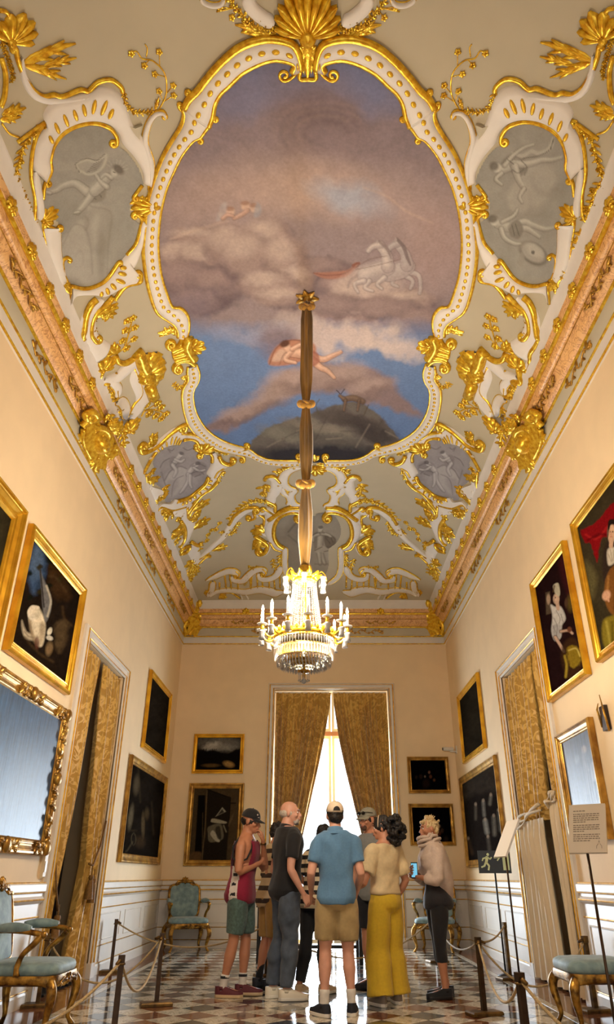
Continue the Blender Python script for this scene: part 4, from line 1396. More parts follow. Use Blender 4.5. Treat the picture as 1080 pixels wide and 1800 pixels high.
def small_spec():
    return [
        ('B', P('M', '240,300 300,240 400,205 470,190 500,150 580,150 640,200'), P('M', '200,330 270,260 150,280 110,300 240,200 400,70 520,30 500,100 650,130 700,180'), 0.03, 0),
        ('G', P('M', '140,200 120,230 150,270 260,220 380,110 470,50 520,30 520,60'), 3.6, (5, 1, .9), (6, 1, 1.1)), ('G', P('M', '480,100 600,115 680,160'), 2.6), ('G', P('M', '500,160 560,150 610,165 632,200'), 2.8, None, (4, 1, 1)),
        ('L', P('M', '180,240 270,150'), 5, .2), ('L', P('M', '230,180 270,90'), 4, -.3), ('V', P('M', '170,240 250,190 260,110'), 4),
        ('O', [tuple(P('M', q)) for q in ('285,255 270,230', '315,240 305,205', '352,215 345,165', '385,200 400,120', '410,200 440,115', '430,200 465,130', '450,200 480,150')], 3.2, 0.032),
        ('S', P('M', '650,260 760,180'), 150, 6), ('L', P('M', '690,200 640,270'), 6), ('V', P('M', '770,250 830,270 880,290'), 4), ('L', P('M', '700,170 770,240'), 5),
        ('G', P('M', '660,300 670,270 720,265 750,300 750,350'), 2.6, (4, 1, 1), None),
        ('B', P('M', '735,280 755,330 730,390 700,450 720,480 700,540 640,600 560,660 440,695'), P('M', '780,260 820,330 900,380 840,420 790,500 740,560 660,640 580,690 520,740'), 0.03, 0),
        ('G', P('M', '810,300 840,350 900,370 940,350'), 3, None, (4, -1, .8)), ('G', P('M', '770,480 800,430 850,400'), 2.2), ('G', P('M', '720,480 690,540 620,600 540,660 440,692'), 2.8), ('V', P('M', '850,430 810,480 800,520'), 6), ('G', P('M', '800,520 740,580 660,630 600,700 540,780 545,830'), 2.4, None, (5, -1, .8)),
        ('O', [tuple(P('M', q)) for q in ('720,505 750,510', '700,535 745,545', '665,570 710,580', '625,600 650,625', '585,630 605,660', '545,650 560,685', '520,680 525,710', '495,690 490,720')], 4.5, 0.032),
        ('G', P('M', '270,260 220,330 155,450'), 2.4), ('G', P('M', '175,460 185,540 190,620 240,720 280,770'), 2.6), ('W', P('M', '215,540 200,600 230,660'), 8, .03), ('V', P('M', '240,410 200,500 180,540'), 5), ('L', P('M', '210,500 280,520'), 4), ('L', P('M', '185,540 160,540'), 4),
        ('A', P('M', '205,560 250,570 310,590 320,620 290,650 240,680 215,640'), 0.03), ('S', P('M', '300,680 370,600'), 120, 5), ('V', P('M', '330,570 320,640 260,700 240,690'), 8), ('L', P('M', '250,640 250,720'), 7),
        ('A', P('M', '270,770 310,710 390,710 430,670 480,700 520,730 440,760 420,770 340,745'), 0.03), ('G', P('M', '275,775 310,740 400,765 520,735'), 2), ('V', P('M', '290,790 350,800 400,790'), 8), ('V', P('M', '330,850 370,810 440,790'), 7),
        # tail of leaves running down to the corner
        ('W', P('E', '130,160 230,180 240,260 270,330 230,420 190,500'), [18, 12, 8, 14], .03), ('G', P('E', '180,270 215,330 215,420 170,500'), 2.4), ('G', P('E', '235,150 245,240 275,180 330,110'), 2.2), ('L', P('E', '270,200 430,75'), 6, .1), ('L', P('E', '270,250 350,215'), 7), ('L', P('E', '270,350 440,240'), 6, .1),
        ('V', P('E', '150,280 190,230 200,200'), 7), ('L', P('E', '210,350 110,370'), 6), ('V', P('E', '210,340 170,400 150,470'), 5), ('W', P('E', '275,470 310,560 325,640'), [12, 8], .03), ('G', P('E', '270,450 330,480 360,460'), 2.4), ('G', P('E', '180,540 200,510 260,490 230,540 180,555'), 2.2), ('V', P('E', '350,460 345,540'), 5),
        ('L', P('E', '300,650 240,620'), 4), ('V', P('E', '300,630 270,700 240,790'), 6), ('V', P('E', '310,690 320,740'), 5),
    ]


for s, lab in ((1, 'small pale grey medallion in rocaille frame at far left of vault'), (-1, 'small pale grey medallion in rocaille frame at far right of vault')):
    o = ornament('painted_medallion', lab, 'medallion', small_spec(), s)
    panel(o, SMALL, s, M_GRIS, paint_small, step=0.011)

# ---- shield with butterfly-wing fan, one each side
def shield_spec():
    return [
        ('G', P('G', '170,30 110,90 60,200 40,320 25,450'), 6), ('G', P('G', '25,455 70,540 110,620 130,720 170,790'), 4), ('W', P('G', '240,40 140,120 90,240 90,400 130,510 210,590 260,620'), [22, 20, 34], .03), ('G', P('G', '350,5 270,90 170,170 120,280 110,400 150,470'), 5, None, (7, -1, .8)),
        ('L', P('G', '180,190 370,180'), 9, -.3), ('L', P('G', '270,150 310,260'), 7, -.2), ('V', P('G', '160,210 130,330 150,440'), 6), ('L', P('G', '290,100 230,160'), 5),
        ('L', P('G', '420,590 270,555'), 7, .1), ('F', P('G', '390,610 470,540 510,420 540,300 560,230'), P('G', '490,550 450,470 570,450 580,330 480,360 560,230 500,260'), 7.5),
        ('S', P('G', '240,790 300,630'), 190, 7), ('G', P('G', '230,800 220,900 300,930'), 5),
        ('G', P('G', '370,630 400,690 470,705 540,670 590,620'), 5), ('A', P('G', '270,880 360,830 540,730 570,760 660,1010 620,1080 560,1170 490,1270 470,1140 420,1100 400,1000 340,900'), .012, False, M_FRIEZE),
        ('W', P('G', '250,880 380,870 500,760 590,670 640,720'), [14, 24, 20], .03), ('W', P('G', '600,720 640,860 690,1000 660,1100 600,1200 560,1290'), [26, 26, 16], .03), ('W', P('G', '330,890 400,970 395,1060'), 9, .03, 1.4), ('W', P('G', '385,1110 440,1110 480,1180 490,1290'), 10, .03, 1.3),
        ('G', P('G', '570,760 655,1005 560,1150 500,1270'), 2.6), ('G', P('G', '370,825 450,790 535,735'), 2.2), ('G', P('G', '640,1080 600,1150 590,1220 530,1240'), 2.2),
        ('G', P('G', '590,590 620,620 650,720 690,780'), 10), ('G', P('G', '720,920 770,1060'), 9), ('G', P('G', '620,790 700,800 640,830 740,840 650,870 750,890 680,910'), 8),
        ('P', P('G', '690,800 700,600'), 15), ('P', P('G', '700,810 800,585'), 17), ('P', P('G', '710,815 880,650'), 17), ('P', P('G', '715,825 905,760'), 17), ('P', P('G', '715,835 870,860'), 15), ('P', P('G', '700,840 790,955'), 13), ('P', P('G', '700,820 760,700'), 13), ('P', P('G', '710,825 800,790'), 13),
        ('F', P('G', '650,1270 690,1210 770,1200 850,1220 900,1250'), P('G', '700,1150 820,1130 860,1170 730,1240 800,1260 860,1290 910,1240'), 7), ('V', P('G', '280,960 330,1040 340,1090'), 5), ('G', P('G', '390,990 390,1080 350,1100'), 3, None, (5, 1, 1)),
        ('S', P('G', '510,1420 560,1280'), 170, 6), ('V', P('G', '300,1200 370,1260 420,1330'), 6), ('V', P('G', '440,1180 420,1260'), 5),
    ]


for s, w in ((1, 'left'), (-1, 'right')):
    ornament('rocaille_shield', 'gilt rocaille shield with butterfly-wing fan and flower sprigs on %s slope of vault' % w, 'ornament', shield_spec(), s)
    ornament('flower_sprig', 'gilt flowering sprig climbing from the %s medallion towards the fresco top' % w, 'ornament',
             [('F', P('A', '560,385 585,330 580,260 540,215 500,205 480,180 460,190'), P('A', '610,300 612,335 560,320 545,260 508,230 560,182 462,188'), 8), ('L', P('A', '545,388 560,340'), 3), ('G', P('A', '515,200 518,170 510,155'), 1.2)], s)
    # far end wall of the vault: branching arms beside the central cartouche
    ornament('rocaille_branch', 'gilt leafy branch arching down the far vault on the %s side' % w, 'ornament',
             [('W', P('E', '820,170 740,175 650,250 610,320 540,420 440,510 350,600 320,650'), [16, 14, 9, 9, 5], .03), ('V', P('E', '900,90 780,110 680,180 610,270'), 7), ('G', P('E', '600,300 650,220 740,160 830,150'), 2.6, None, (6, 1, 1.1)), ('G', P('E', '820,200 825,240 780,260'), 2.4, None, (4, 1, 1)),
              ('F', P('E', '400,440 440,370 500,320 540,280'), P('E', '420,390 450,350 490,345 520,290 410,440'), 4), ('V', P('E', '690,280 650,340 650,370 590,390 540,360'), 5), ('L', P('E', '450,530 590,475'), 5, .1), ('V', P('E', '600,330 580,380 540,370'), 6),
              ('G', P('E', '330,640 400,580 440,575'), 2.2), ('G', P('E', '340,600 430,540'), 1.8), ('V', P('E', '380,610 330,650 260,800'), 4)], s)
    ornament('balustrade_relief', 'painted balustrade in scrolled white frame low on far vault, %s side' % w, 'ornament',
             [('A', P('E', '470,860 460,800 590,730 650,790 740,790 830,710 860,770 920,780 1000,760 1075,700 1075,860 960,850 780,875 620,870'), .008, False, M_FRIEZE), ('W', P('E', '400,785 480,750 590,705 660,715 680,745'), [5, 12, 12, 8], .03, 1.2), ('W', P('E', '625,745 640,780 720,790 770,740 830,695 900,690 915,730'), [8, 10, 10, 8], .03, 1.2), ('W', P('E', '855,720 880,770 960,770 1020,730 1050,660'), [8, 10, 10, 12], .03, 1.2),
              ('G', P('E', '660,700 690,730 680,755'), 2, None, (4, 1, 1)), ('G', P('E', '890,680 920,710 910,740'), 2, None, (4, 1, 1)), ('W', P('E', '440,920 500,880 620,870 740,885 860,865 960,880 1000,895 1075,880'), [8, 10, 12, 16, 10], .03, 1.1), ('W', P('E', '460,790 455,860 420,920'), 8, .03, 1.2), ('W', P('E', '700,900 720,945'), 7, .03), ('W', P('E', '745,900 770,945'), 7, .03), ('G', P('E', '520,940 540,900 620,890 700,940'), 1.6),
              ('L', P('E', '520,940 580,905'), 4), ('V', P('E', '980,600 990,650 1010,700'), 5), ('V', P('E', '1045,560 1040,620 1050,660'), 5), ('V', P('E', '765,660 800,680 860,665'), 4), ('L', P('E', '400,910 440,860'), 4), ('V', P('E', '740,830 770,720'), 3)]
             + [('G', P('E', '%d,%d %d,%d' % (x, y0, x + dx, y1)), 1.4) for x, y0, dx, y1 in ((520, 800, 0, 860), (565, 740, 15, 860), (610, 740, 15, 870), (680, 800, 0, 870), (780, 760, 15, 865), (800, 750, -8, 865), (845, 740, 5, 860), (890, 790, 5, 850), (950, 780, 0, 850), (990, 770, 10, 860), (1040, 740, 5, 850))]
             + [('O', [tuple(P('E', '%d,825 %d,840' % (x, x + 2)))], 3.4, .02) for x in (520, 573, 617, 680, 787, 848, 893, 950, 995, 1042)], s)

# ---- central cartouche and grisaille on the far end
END = P('J', '440,130 420,110 330,105 260,140 220,210 215,290 250,360 300,400 320,430 320,560 340,620 380,680 480,700 490,690 490,120')
ENDR = [(2 * 541.5 - x, y) for x, y in END]


def paint_end(px, py):
    p = Paint(px, py, (150, 142, 128))
    L_, D_ = (184, 176, 160), (86, 76, 66)
    p.mottle(0.14, 0.05, 4)
    p.blob(520, 935, 30, 20, (126, 116, 102), -20, .8, .7, 16, .06); p.blob(585, 975, 14, 14, (168, 160, 146), 0, .6, .8); p.blob(520, 970, 26, 26, (138, 128, 112), 0, .8, .7, 14, .06)
    p.line(P('J', '330,270 390,200 440,160'), 2.4, D_, 3, .7); p.line(P('J', '330,300 420,380 440,460'), 2, D_, 3, .5)
    M_ = (150, 142, 127); Q = lambda t: P('J', t)
    p.poly(Q('640,300 700,300 740,330 735,380 700,410 655,400'), (96, 86, 74), 3, .9); p.poly(Q('545,290 600,280 610,420 560,430'), (120, 111, 98), 3, .7)
    p.limb(Q('605,430 620,480 645,545'), [8, 7, 4], L_, M_, D_); p.limb(Q('590,430 600,490 605,545'), [8, 6, 4], L_, M_, D_); p.limb(Q('605,270 605,330 600,400'), [8, 10, 9], L_, M_, D_)
    p.limb(Q('615,285 680,300 720,340'), [5, 4, 3], L_, M_, D_); p.limb(Q('592,290 550,310 545,350'), [5, 4, 3], L_, M_, D_)
    p.poly(Q('560,425 600,390 650,400 680,440 640,450 600,445 570,450'), (166, 157, 141), 2, .9); p.poly(Q('650,330 720,315 728,360 690,395 655,385'), (112, 102, 89), 2.4, .9)
    p.blob(*Q('605,240')[0], 4, 5, L_, 0, .4); p.blob(*Q('608,230')[0], 4.4, 3, D_, 0, .6, .8)
    for q in ('660,330 690,370', '700,320 715,360', '560,430 620,400', '540,300 580,280 640,280', '640,440 700,430 740,450'):
        p.line(P('J', q), 1.5, D_, 1.8, .8)
    p.line(P('J', '560,548 760,548'), 2, (120, 110, 96), 2.5, .6)
    return p.mottle(0.08, 0.2, 3)


endt = thing('painted_medallion', 'tall grey medallion of a draped standing figure behind the chandelier sleeve', 'medallion', tuple(lift(vxy([(541, 960)]))[0]))
poly = vxy(smooth_path(END[:-2] + ENDR[:-2][::-1], 3, True))
o, xy, co = grid_mesh(poly, 0.012, lift, 0.006, 'painted_panel', M_GRIS, endt)
px, py = project(co[:, 0], co[:, 1], co[:, 2])
set_paint(o, paint_end(px, py).c)
for s in (1, -1):
    spec = [('B', P('J', '420,110 330,100 255,135 215,205 205,290 240,370 290,405'), P('J', '430,60 330,60 230,110 160,160 120,240 150,330 230,420 270,430'), .04, 0.0),
            ('G', P('J', '290,402 240,370 205,300 212,205 255,135 330,98 400,95 435,120'), 3.2, None, (7, 1, 1.2)), ('G', P('J', '430,50 330,60 230,110 160,160'), 3.4),
            ('W', P('J', '290,400 300,430 300,560 320,640 370,690 420,720'), [8, 8, 7], .03, 1.1), ('G', P('J', '120,60 200,110'), 2.2, (4, -1, .8), None), ('W', P('J', '20,150 80,100 140,90 190,130 150,230 120,260'), [8, 16, 18, 14], .03), ('G', P('J', '75,115 120,150 110,220 70,235'), 2),
            ('L', P('J', '120,290 10,230'), 9, .3), ('W', P('J', '40,260 100,260 140,300'), 10, .03), ('L', P('J', '60,320 120,420'), 8, .3), ('G', P('J', '40,300 110,340 150,380 130,440 90,460'), 3.2, None, (6, 1, 1)), ('W', P('J', '150,350 160,400 130,455 90,460'), 6, .03), ('G', P('J', '170,350 210,410 270,430'), 2.4),
            # open white strapwork above
            ('W', P('H', '440,200 360,215 300,260 285,330 330,380 400,390'), [10, 12, 10], .03, 1.2), ('W', P('H', '400,390 350,440 370,510 440,540'), [9, 10], .03, 1.2), ('W', P('H', '280,370 290,420 330,450 345,500 320,520'), 7, .03, 1.2), ('W', P('H', '160,290 220,310 230,380 180,460 200,510'), [10, 16, 10], .03), ('G', P('H', '125,310 150,280 210,280 260,330'), 2.4), ('V', P('H', '140,350 120,390 140,450'), 10),
            ('V', P('H', '400,190 300,210 220,250'), 7), ('V', P('H', '240,360 270,350'), 6), ('V', P('H', '0,500 100,490 200,540'), 5), ('G', P('H', '130,480 210,520 215,580'), 2.4), ('G', P('H', '300,380 340,440 370,380'), 1.4)]
    graft(ornament('arm', None, None, spec, s), endt)
# ------------------------------------------------------------------ gilt ornaments of the cornice
def plane_conv(O, U, V):
    """photograph pixels -> (u, v) on the plane through O spanned by U and V"""
    O, U, V = (np.array(q, float) for q in (O, U, V))
    N = np.cross(U, V)
    cam_o = np.array([0, 0, CAM_Z])

    def f(pts):
        out = []
        for px, py in pts:
            r = np.array(ray(px, py))
            h = cam_o + r * ((O - cam_o) @ N) / (r @ N) - O
            out.append(((h @ U), (h @ V)))
        return np.array(out)
    return f


def unit(*v):
    v = np.array(v, float)
    return v / np.linalg.norm(v)


CROP['X'] = (240, 1030, 3.6)
GD = M_GOLD
corner = [('A', P('X', '310,300 330,230 310,200 350,150 380,110 430,130 460,180 470,220 500,250 480,290 440,305 380,310'), .05, True, GD), ('S', P('X', '400,180 400,80'), 170, 7), ('L', P('X', '450,170 540,150'), 8, .2), ('V', P('X', '440,130 470,160 530,150'), 6), ('G', P('X', '440,140 490,160 470,200 430,215'), 4, None, (6, 1, 1)),
          ('G', P('X', '300,220 340,200 400,230 470,260 500,300'), 4, (5, 1, 1), None), ('L', P('X', '350,190 290,240'), 7, .2), ('S', P('X', '400,310 400,240'), 180, 7), ('G', P('X', '330,310 350,280 400,262 450,280 470,310'), 4), ('V', P('X', '470,280 500,240 490,300'), 6), ('E', P('X', '405,190'), 8, 9, .10), ('L', P('X', '370,140 380,90'), 6), ('G', P('X', '310,310 300,260 320,220'), 4)]
CROP['Y'] = (100, 600, 4.696)
sidec = [('A', P('Y', '220,720 240,640 300,680 350,700 420,760 450,800 440,860 480,920 400,960 380,1040 310,1020 250,920 210,850'), .05, True, GD), ('E', P('Y', '350,840'), 17, 12, .14), ('G', P('Y', '200,700 240,650 230,600 290,580 320,620 280,650'), 5, None, (6, 1, .8)), ('G', P('Y', '290,730 350,710 410,740 420,790 380,800'), 4.4, None, (5, 1, 1)), ('S', P('Y', '330,940 330,1050'), 150, 6), ('L', P('Y', '300,1000 340,1085'), 7), ('L', P('Y', '420,900 480,960'), 7, .2), ('G', P('Y', '430,960 480,900 470,870 400,880'), 4, None, (6, -1, 1)),
         ('L', P('Y', '440,730 480,640'), 8), ('L', P('Y', '450,740 550,700'), 8), ('V', P('Y', '420,600 480,680 540,760 560,860'), 9), ('S', P('Y', '590,740 650,640'), 170, 6), ('L', P('Y', '240,860 170,760'), 6), ('L', P('Y', '270,620 350,690'), 8), ('G', P('Y', '215,720 205,800 230,880 270,960'), 4)]
for s, w, x in ((1, 'left', XL), (-1, 'right', XR)):
    # far corner
    N0 = unit(1, -1, -0.5); U0 = unit(1, 1, 0); V0 = np.cross(N0, U0) * -1
    if V0[2] < 0: V0 = -V0
    O0 = np.array([XL + 0.20, YB - 0.20, 5.83])
    cv = plane_conv(O0, U0, V0)
    if s > 0:
        mp = plane_map(O0, U0, V0, N0)
    else:
        fl = np.array([-1, 1, 1])
        mp = plane_map((XR - 0.20, YB - 0.20, 5.83), U0 * fl, V0 * fl, N0 * fl)
    ornament('corner_cartouche', 'gilt shell cartouche filling the far %s corner of the cornice' % w, 'ornament', corner, 1, None, mp, cv, GD)
    N1 = unit(1, 0, -0.75); U1 = np.array([0, 1.0, 0]); V1 = unit(0.75, 0, 1)
    O1 = np.array([XL + 0.19, 7.1, 5.82])
    cv = plane_conv(O1, U1, V1)
    mp = plane_map(O1, U1, V1, N1) if s > 0 else plane_map((XR - 0.19, 7.1, 5.82), U1, V1 * fl, N1 * fl)
    ornament('side_cartouche', 'large gilt shield cartouche breaking the cornice halfway along the %s wall' % w, 'ornament', sidec, 1, None, mp, cv, GD)


def relief_mesh(name, w, h, kind):
    """small gilt scrollwork in its own plane (x along, z up, -y out)"""
    mb = MB()
    mp = plane_map((0, 0, 0), (1, 0, 0), (0, 0, 1), (0, -1, 0))
    if kind == 'clip':
        fan(mb, mp, (0, -h * .35), (0, h * .5), 160, 5, 0.03)
        petal(mb, mp, (0, -h * .2), (-w * .5, -h * .4), h * .2, .03, .2); petal(mb, mp, (0, -h * .2), (w * .5, -h * .4), h * .2, .03, -.2)
        mb.ell((0, -0.02, -h * .3), h * .16, .03, h * .16, 8, 5)
    else:
        n = 5 if kind == 'frieze' else 6
        for i in range(n):
            x = (i - (n - 1) / 2) * w / n
            q = 1 if i % 2 else -1
            path = curl([(x - w / n * .5, -q * h * .25), (x, q * h * .12), (x + w / n * .35, q * h * .3)], h * .16, -q, 1.1)
            ridge(mb, mp, path, 0.009, seg=6)
            petal(mb, mp, (x - w / n * .2, 0), (x + w / n * .15, -q * h * .45), h * .14, .02, .2, nt=4)
        for q in (-1, 1):
            petal(mb, mp, (q * w * .36, 0), (q * w * .52, h * .12), h * .16, .02, nt=4)
    me = bpy.data.meshes.new(name)
    me.from_pydata(mb.v, [], mb.f); me.materials.append(M_GOLD_DULL if kind != 'clip' else M_GOLD); me.shade_smooth(); me.update()
    return me


R_CLIP, R_TORUS, R_FRIEZE = relief_mesh('leaf_clip', .13, .13, 'clip'), relief_mesh('torus_scroll', .62, .11, 'torus'), relief_mesh('frieze_scroll', .72, .15, 'frieze')


def relief(me, name, label, group, loc, wall, tilt):
    o = bpy.data.objects.new(name, me); C.objects.link(o)
    o.location = loc
    o.rotation_euler = (tilt, 0, {'left': PI / 2, 'right': -PI / 2, 'back': 0}[wall])
    return tag(o, label, 'ornament', group)


ORD = 'nearest first second third fourth fifth sixth seventh eighth ninth tenth eleventh twelfth thirteenth fourteenth fifteenth sixteenth seventeenth eighteenth nineteenth twentieth'.split()
for w, x, s in (('left', XL, 1), ('right', XR, -1)):
    ys = [3.94 + .47 * k for k in range(21)]
    ys = [y for y in ys if y < 13.6 and not 6.55 < y < 7.75]
    for k, y in enumerate(ys[::-1]):
        relief(R_CLIP, 'leaf_clip', 'small gilt leaf clip on upper %s cornice band, %s from the far corner' % (w, ORD[k + 1]), 'leaf clips along the %s cornice' % w, (x + s * .272, y, 6.06), w, math.radians(6))
    for k, y in enumerate((13.1, 11.6, 10.0, 8.12, 6.25, 4.63)):
        relief(R_TORUS, 'torus_scroll', 'gilt scrollwork strip on the marbled %s torus, %s from the far corner' % (w, ORD[k + 1]), 'torus scrolls along the %s cornice' % w, (x + s * .155, y, 5.845), w, math.radians(24))
    for k, y in enumerate((12.41, 10.62, 8.78, 5.55)):
        relief(R_FRIEZE, 'frieze_scroll', 'gilt scrollwork strip on the grey %s frieze, %s from the far corner' % (w, ORD[k + 1]), 'frieze scrolls along the %s wall' % w, (x + s * .058, y, 5.675), w, math.radians(4))
for x, w in ((-1.48, 'left'), (1.36, 'right')):
    relief(R_TORUS, 'torus_scroll', 'gilt scrollwork strip on the far marbled torus, %s of the chandelier' % w, 'torus scrolls above the far wall', (x, YB - .155, 5.845), 'back', math.radians(24))
    relief(R_CLIP, 'leaf_clip', 'small gilt leaf clip on the far cornice, %s of the chandelier' % w, 'leaf clips above the far wall', (x, YB - .272, 6.06), 'back', math.radians(6))
for x, w in ((-1.0, 'left'), (1.05, 'right')):
    relief(R_FRIEZE, 'frieze_scroll', 'gilt scrollwork strip on the far frieze above the window, %s of the chandelier' % w, 'frieze scrolls above the far wall', (x, YB - .058, 5.675), 'back', math.radians(4))
# ------------------------------------------------------------------ framed paintings
M_CANVAS = attr_mat('oil_paint', 0.6, 0.0, bump=0.2, bscale=45, grain=0.12, gscale=50)
M_VARNISH = attr_mat('varnished_glare_paint', 0.40, 0.9, bump=0.9, bscale=26, grain=0.4, gscale=26, stretch=(1.0, 1.0, 0.12))  # colour grain stretched into streaks imitates the streaky window glare
M_FRAME = mat('gilt_frame', (250, 198, 56), 0.26, 0.65, var=0.2, scale=5, bump=0.06, bscale=50, col2=(206, 148, 34))
M_FRAME_OLD = mat('old_gilt_frame', (206, 160, 72), 0.34, 0.65, var=0.3, scale=7, bump=0.1, bscale=60, col2=(136, 96, 40))
ROT = {'left': PI / 2, 'right': -PI / 2, 'back': 0.0}


def picture(label, wall, a0, a1, z0, z1, fw, depth, paint, fm=None, cm=None, ornate=False, n=120, dim=.42, name='framed_painting'):
    W, Hh = a1 - a0, z1 - z0
    am, zm = (a0 + a1) / 2, (z0 + z1) / 2
    loc = {'left': (XL, am, z0), 'right': (XR, am, z0), 'back': (am, YB, z0)}[wall]
    rz = ROT[wall]
    t = thing(name, label, 'painting', loc, rz)
    fm = fm or M_FRAME
    # local frame: x to the right, z up, -y out of the wall
    prof = [(0.0, 0.0), (0.0, depth * .75), (fw * .10, depth), (fw * .22, depth), (fw * .26, depth * .84), (fw * .30, depth * .78), (fw * .34, depth * .86), (fw * .38, depth * .76), (fw * .55, depth * .60), (fw * .66, depth * .56), (fw * .70, depth * .68), (fw * .76, depth * .70), (fw * .80, depth * .60), (fw * .86, depth * .64), (fw * .92, depth * .58), (fw, depth * .42), (fw, depth * .2)]
    rows = []
    for d, p in prof:
        x, z = W / 2 - d, Hh
        rows.append([(-x, -p - .004, d), (x, -p - .004, d), (x, -p - .004, z - d), (-x, -p - .004, z - d), (-x, -p - .004, d)])
    f = recalc(MB().strip(rows).build('frame', fm, t, False, True))
    if ornate:
        mp = plane_map((0, -depth * .7 - .004, 0), (1, 0, 0), (0, 0, 1), (0, -1, 0))
        for q in ((-1, 0), (1, 0), (-1, 1), (1, 1), (0, 0), (0, 1), (-1, .5), (1, .5)):
            c = np.array([q[0] * (W / 2 - fw * .5), fw * .5 + q[1] * (Hh - fw)])
            if q[0] == 0 or q[1] == .5:
                dr = [np.array([1, 0]), np.array([-1, 0])] if q[0] == 0 else [np.array([0, 1]), np.array([0, -1])]
            else:
                dr = [np.array([-q[0], 0]), np.array([0, 1 if q[1] == 0 else -1])]
            mb = MB()
            mb.ell((c[0], -depth - .01, c[1]), fw * .5, fw * .28, fw * .5, 10, 6)
            for v in dr:
                nn = np.array([-v[1], v[0]])
                for k in range(4):
                    b = c + v * fw * (.2 + .5 * k)
                    petal(mb, mp, b, b + v * fw * .6 + nn * fw * (.34 if k % 2 else -.34), fw * .24, depth * .7, .2, nt=4)
                    flower(mb, mp, b + nn * fw * (-.2 if k % 2 else .2), fw * .26, depth * .6)
            mb.build('corner_ornament' if q[0] and q[1] != .5 else 'rail_ornament', fm, f, True, True)
    # canvas
    cw, ch = W - 2 * fw + .01, Hh - 2 * fw + .01
    nx = max(10, int(n * min(1, cw / ch))); nz = max(10, int(n * min(1, ch / cw)))
    xs, zs = np.linspace(-cw / 2, cw / 2, nx), np.linspace(fw - .005, Hh - fw + .005, nz)
    X, Z = np.meshgrid(xs, zs)
    mb = MB()
    yc = -depth * .42
    idx = np.arange(nx * nz).reshape(nz, nx)
    F = np.stack([idx[:-1, :-1].ravel(), idx[:-1, 1:].ravel(), idx[1:, 1:].ravel(), idx[1:, :-1].ravel()], 1)
    mb.v = [(float(a), yc, float(b)) for a, b in zip(X.ravel(), Z.ravel())]
    mb.f = [tuple(int(i) for i in q) for q in F]
    o = mb.build('canvas', cm or M_CANVAS, t, True, True)
    xx, zz = X.ravel(), Z.ravel() + z0
    wx = {'left': np.full(xx.size, XL - yc), 'right': np.full(xx.size, XR + yc), 'back': am + xx}[wall]
    wy = {'left': am + xx, 'right': am - xx, 'back': np.full(xx.size, YB + yc)}[wall]
    px, py = project(wx, wy, zz)
    set_paint(o, paint(px, py).c * dim)
    return t


for k, v in {'a': (0, 800, 3), 'b': (720, 800, 3), 'c': (0, 1300, 3), 'd': (720, 1300, 3), 'e': (320, 1180, 4.5), 'f': (560, 1180, 4.0), 'g': (960, 1230, 6.207), 'h': (60, 1080, 4.154)}.items():
    CROP[k] = v


def pt_swan(px, py):
    p = Paint(px, py, (34, 26, 20))
    p.poly(P('a', '180,470 230,520 240,600 215,680 180,730 150,640 160,540'), (62, 84, 116), 12, 1, 8, .1)
    p.blob(*P('a', '195,560')[0], 10, 30, (96, 116, 140), 10, .9, .6)
    p.poly(P('a', '260,590 310,600 360,680 370,760 300,760 260,690'), (64, 44, 24), 10, .8, 10, .1)
    p.poly(P('a', '150,830 190,795 220,830 240,900 225,1000 195,1000 165,920'), (222, 206, 176), 4, 1)
    p.poly(P('a', '115,870 140,930 185,950 180,975 140,970 118,930'), (198, 182, 154), 4, .9)
    p.poly(P('a', '160,850 175,930 200,990 190,1000 165,960 152,880'), (150, 128, 98), 4, .8); p.poly(P('a', '215,880 238,900 226,980 205,998'), (168, 146, 114), 4, .7); p.line(P('a', '200,805 170,800 152,826 160,858 182,866'), 5, (234, 220, 194), 2, .95); p.line(P('a', '130,930 150,955 176,962'), 2, (132, 116, 94), 2, .7)
    for k in range(26):
        x, y = P('a', '%d,%d' % (150 + (k * 53) % 210, 500 + (k * 97) % 260))[0]
        p.blob(x, y, 5, 3, (50, 44, 24) if k % 2 else (24, 26, 18), k * 31, .8, .7)
    p.poly(P('a', '210,610 225,640 250,700 270,770 265,830 240,880 225,800 218,700'), (120, 118, 116), 3, .95)
    p.line(P('a', '212,605 222,700 232,800'), 3, (60, 56, 54), 2); p.line(P('a', '245,690 268,770 250,850'), 3, (206, 194, 170), 3, .9)
    p.line(P('a', '185,860 165,830 175,810 200,805'), 4, (236, 222, 196), 3, .8)
    p.poly(P('a', '245,930 270,910 290,960 270,1000 245,980'), (24, 20, 18), 3, .9); p.blob(*P('a', '262,930')[0], 4, 7, (210, 200, 176), 20, .5); p.blob(*P('a', '262,965')[0], 6, 4, (216, 206, 186), 20, .5)
    p.poly(P('a', '290,900 330,870 360,900 345,990 310,1040 290,980'), (92, 74, 50), 8, .8, 8, .1); p.blob(*P('a', '260,1020')[0], 6, 12, (150, 122, 84), 10, .7, .7)
    p.blob(*P('a', '195,990')[0], 4, 12, (96, 58, 44), 0, .6, .8)
    for q in ('130,960 200,1040 280,1090', '330,800 340,860 380,900', '260,640 300,650 350,720'):
        p.line(P('a', q), 3, (84, 64, 40), 5, .6)
    return p.mottle(.35, .12, 3).mottle(.2, .4, 5)


def pt_dark(px, py, seed=1, base=(44, 36, 28)):
    p = Paint(px, py, base)
    return p.mottle(.45, .06, seed).mottle(.25, .3, seed + 3)


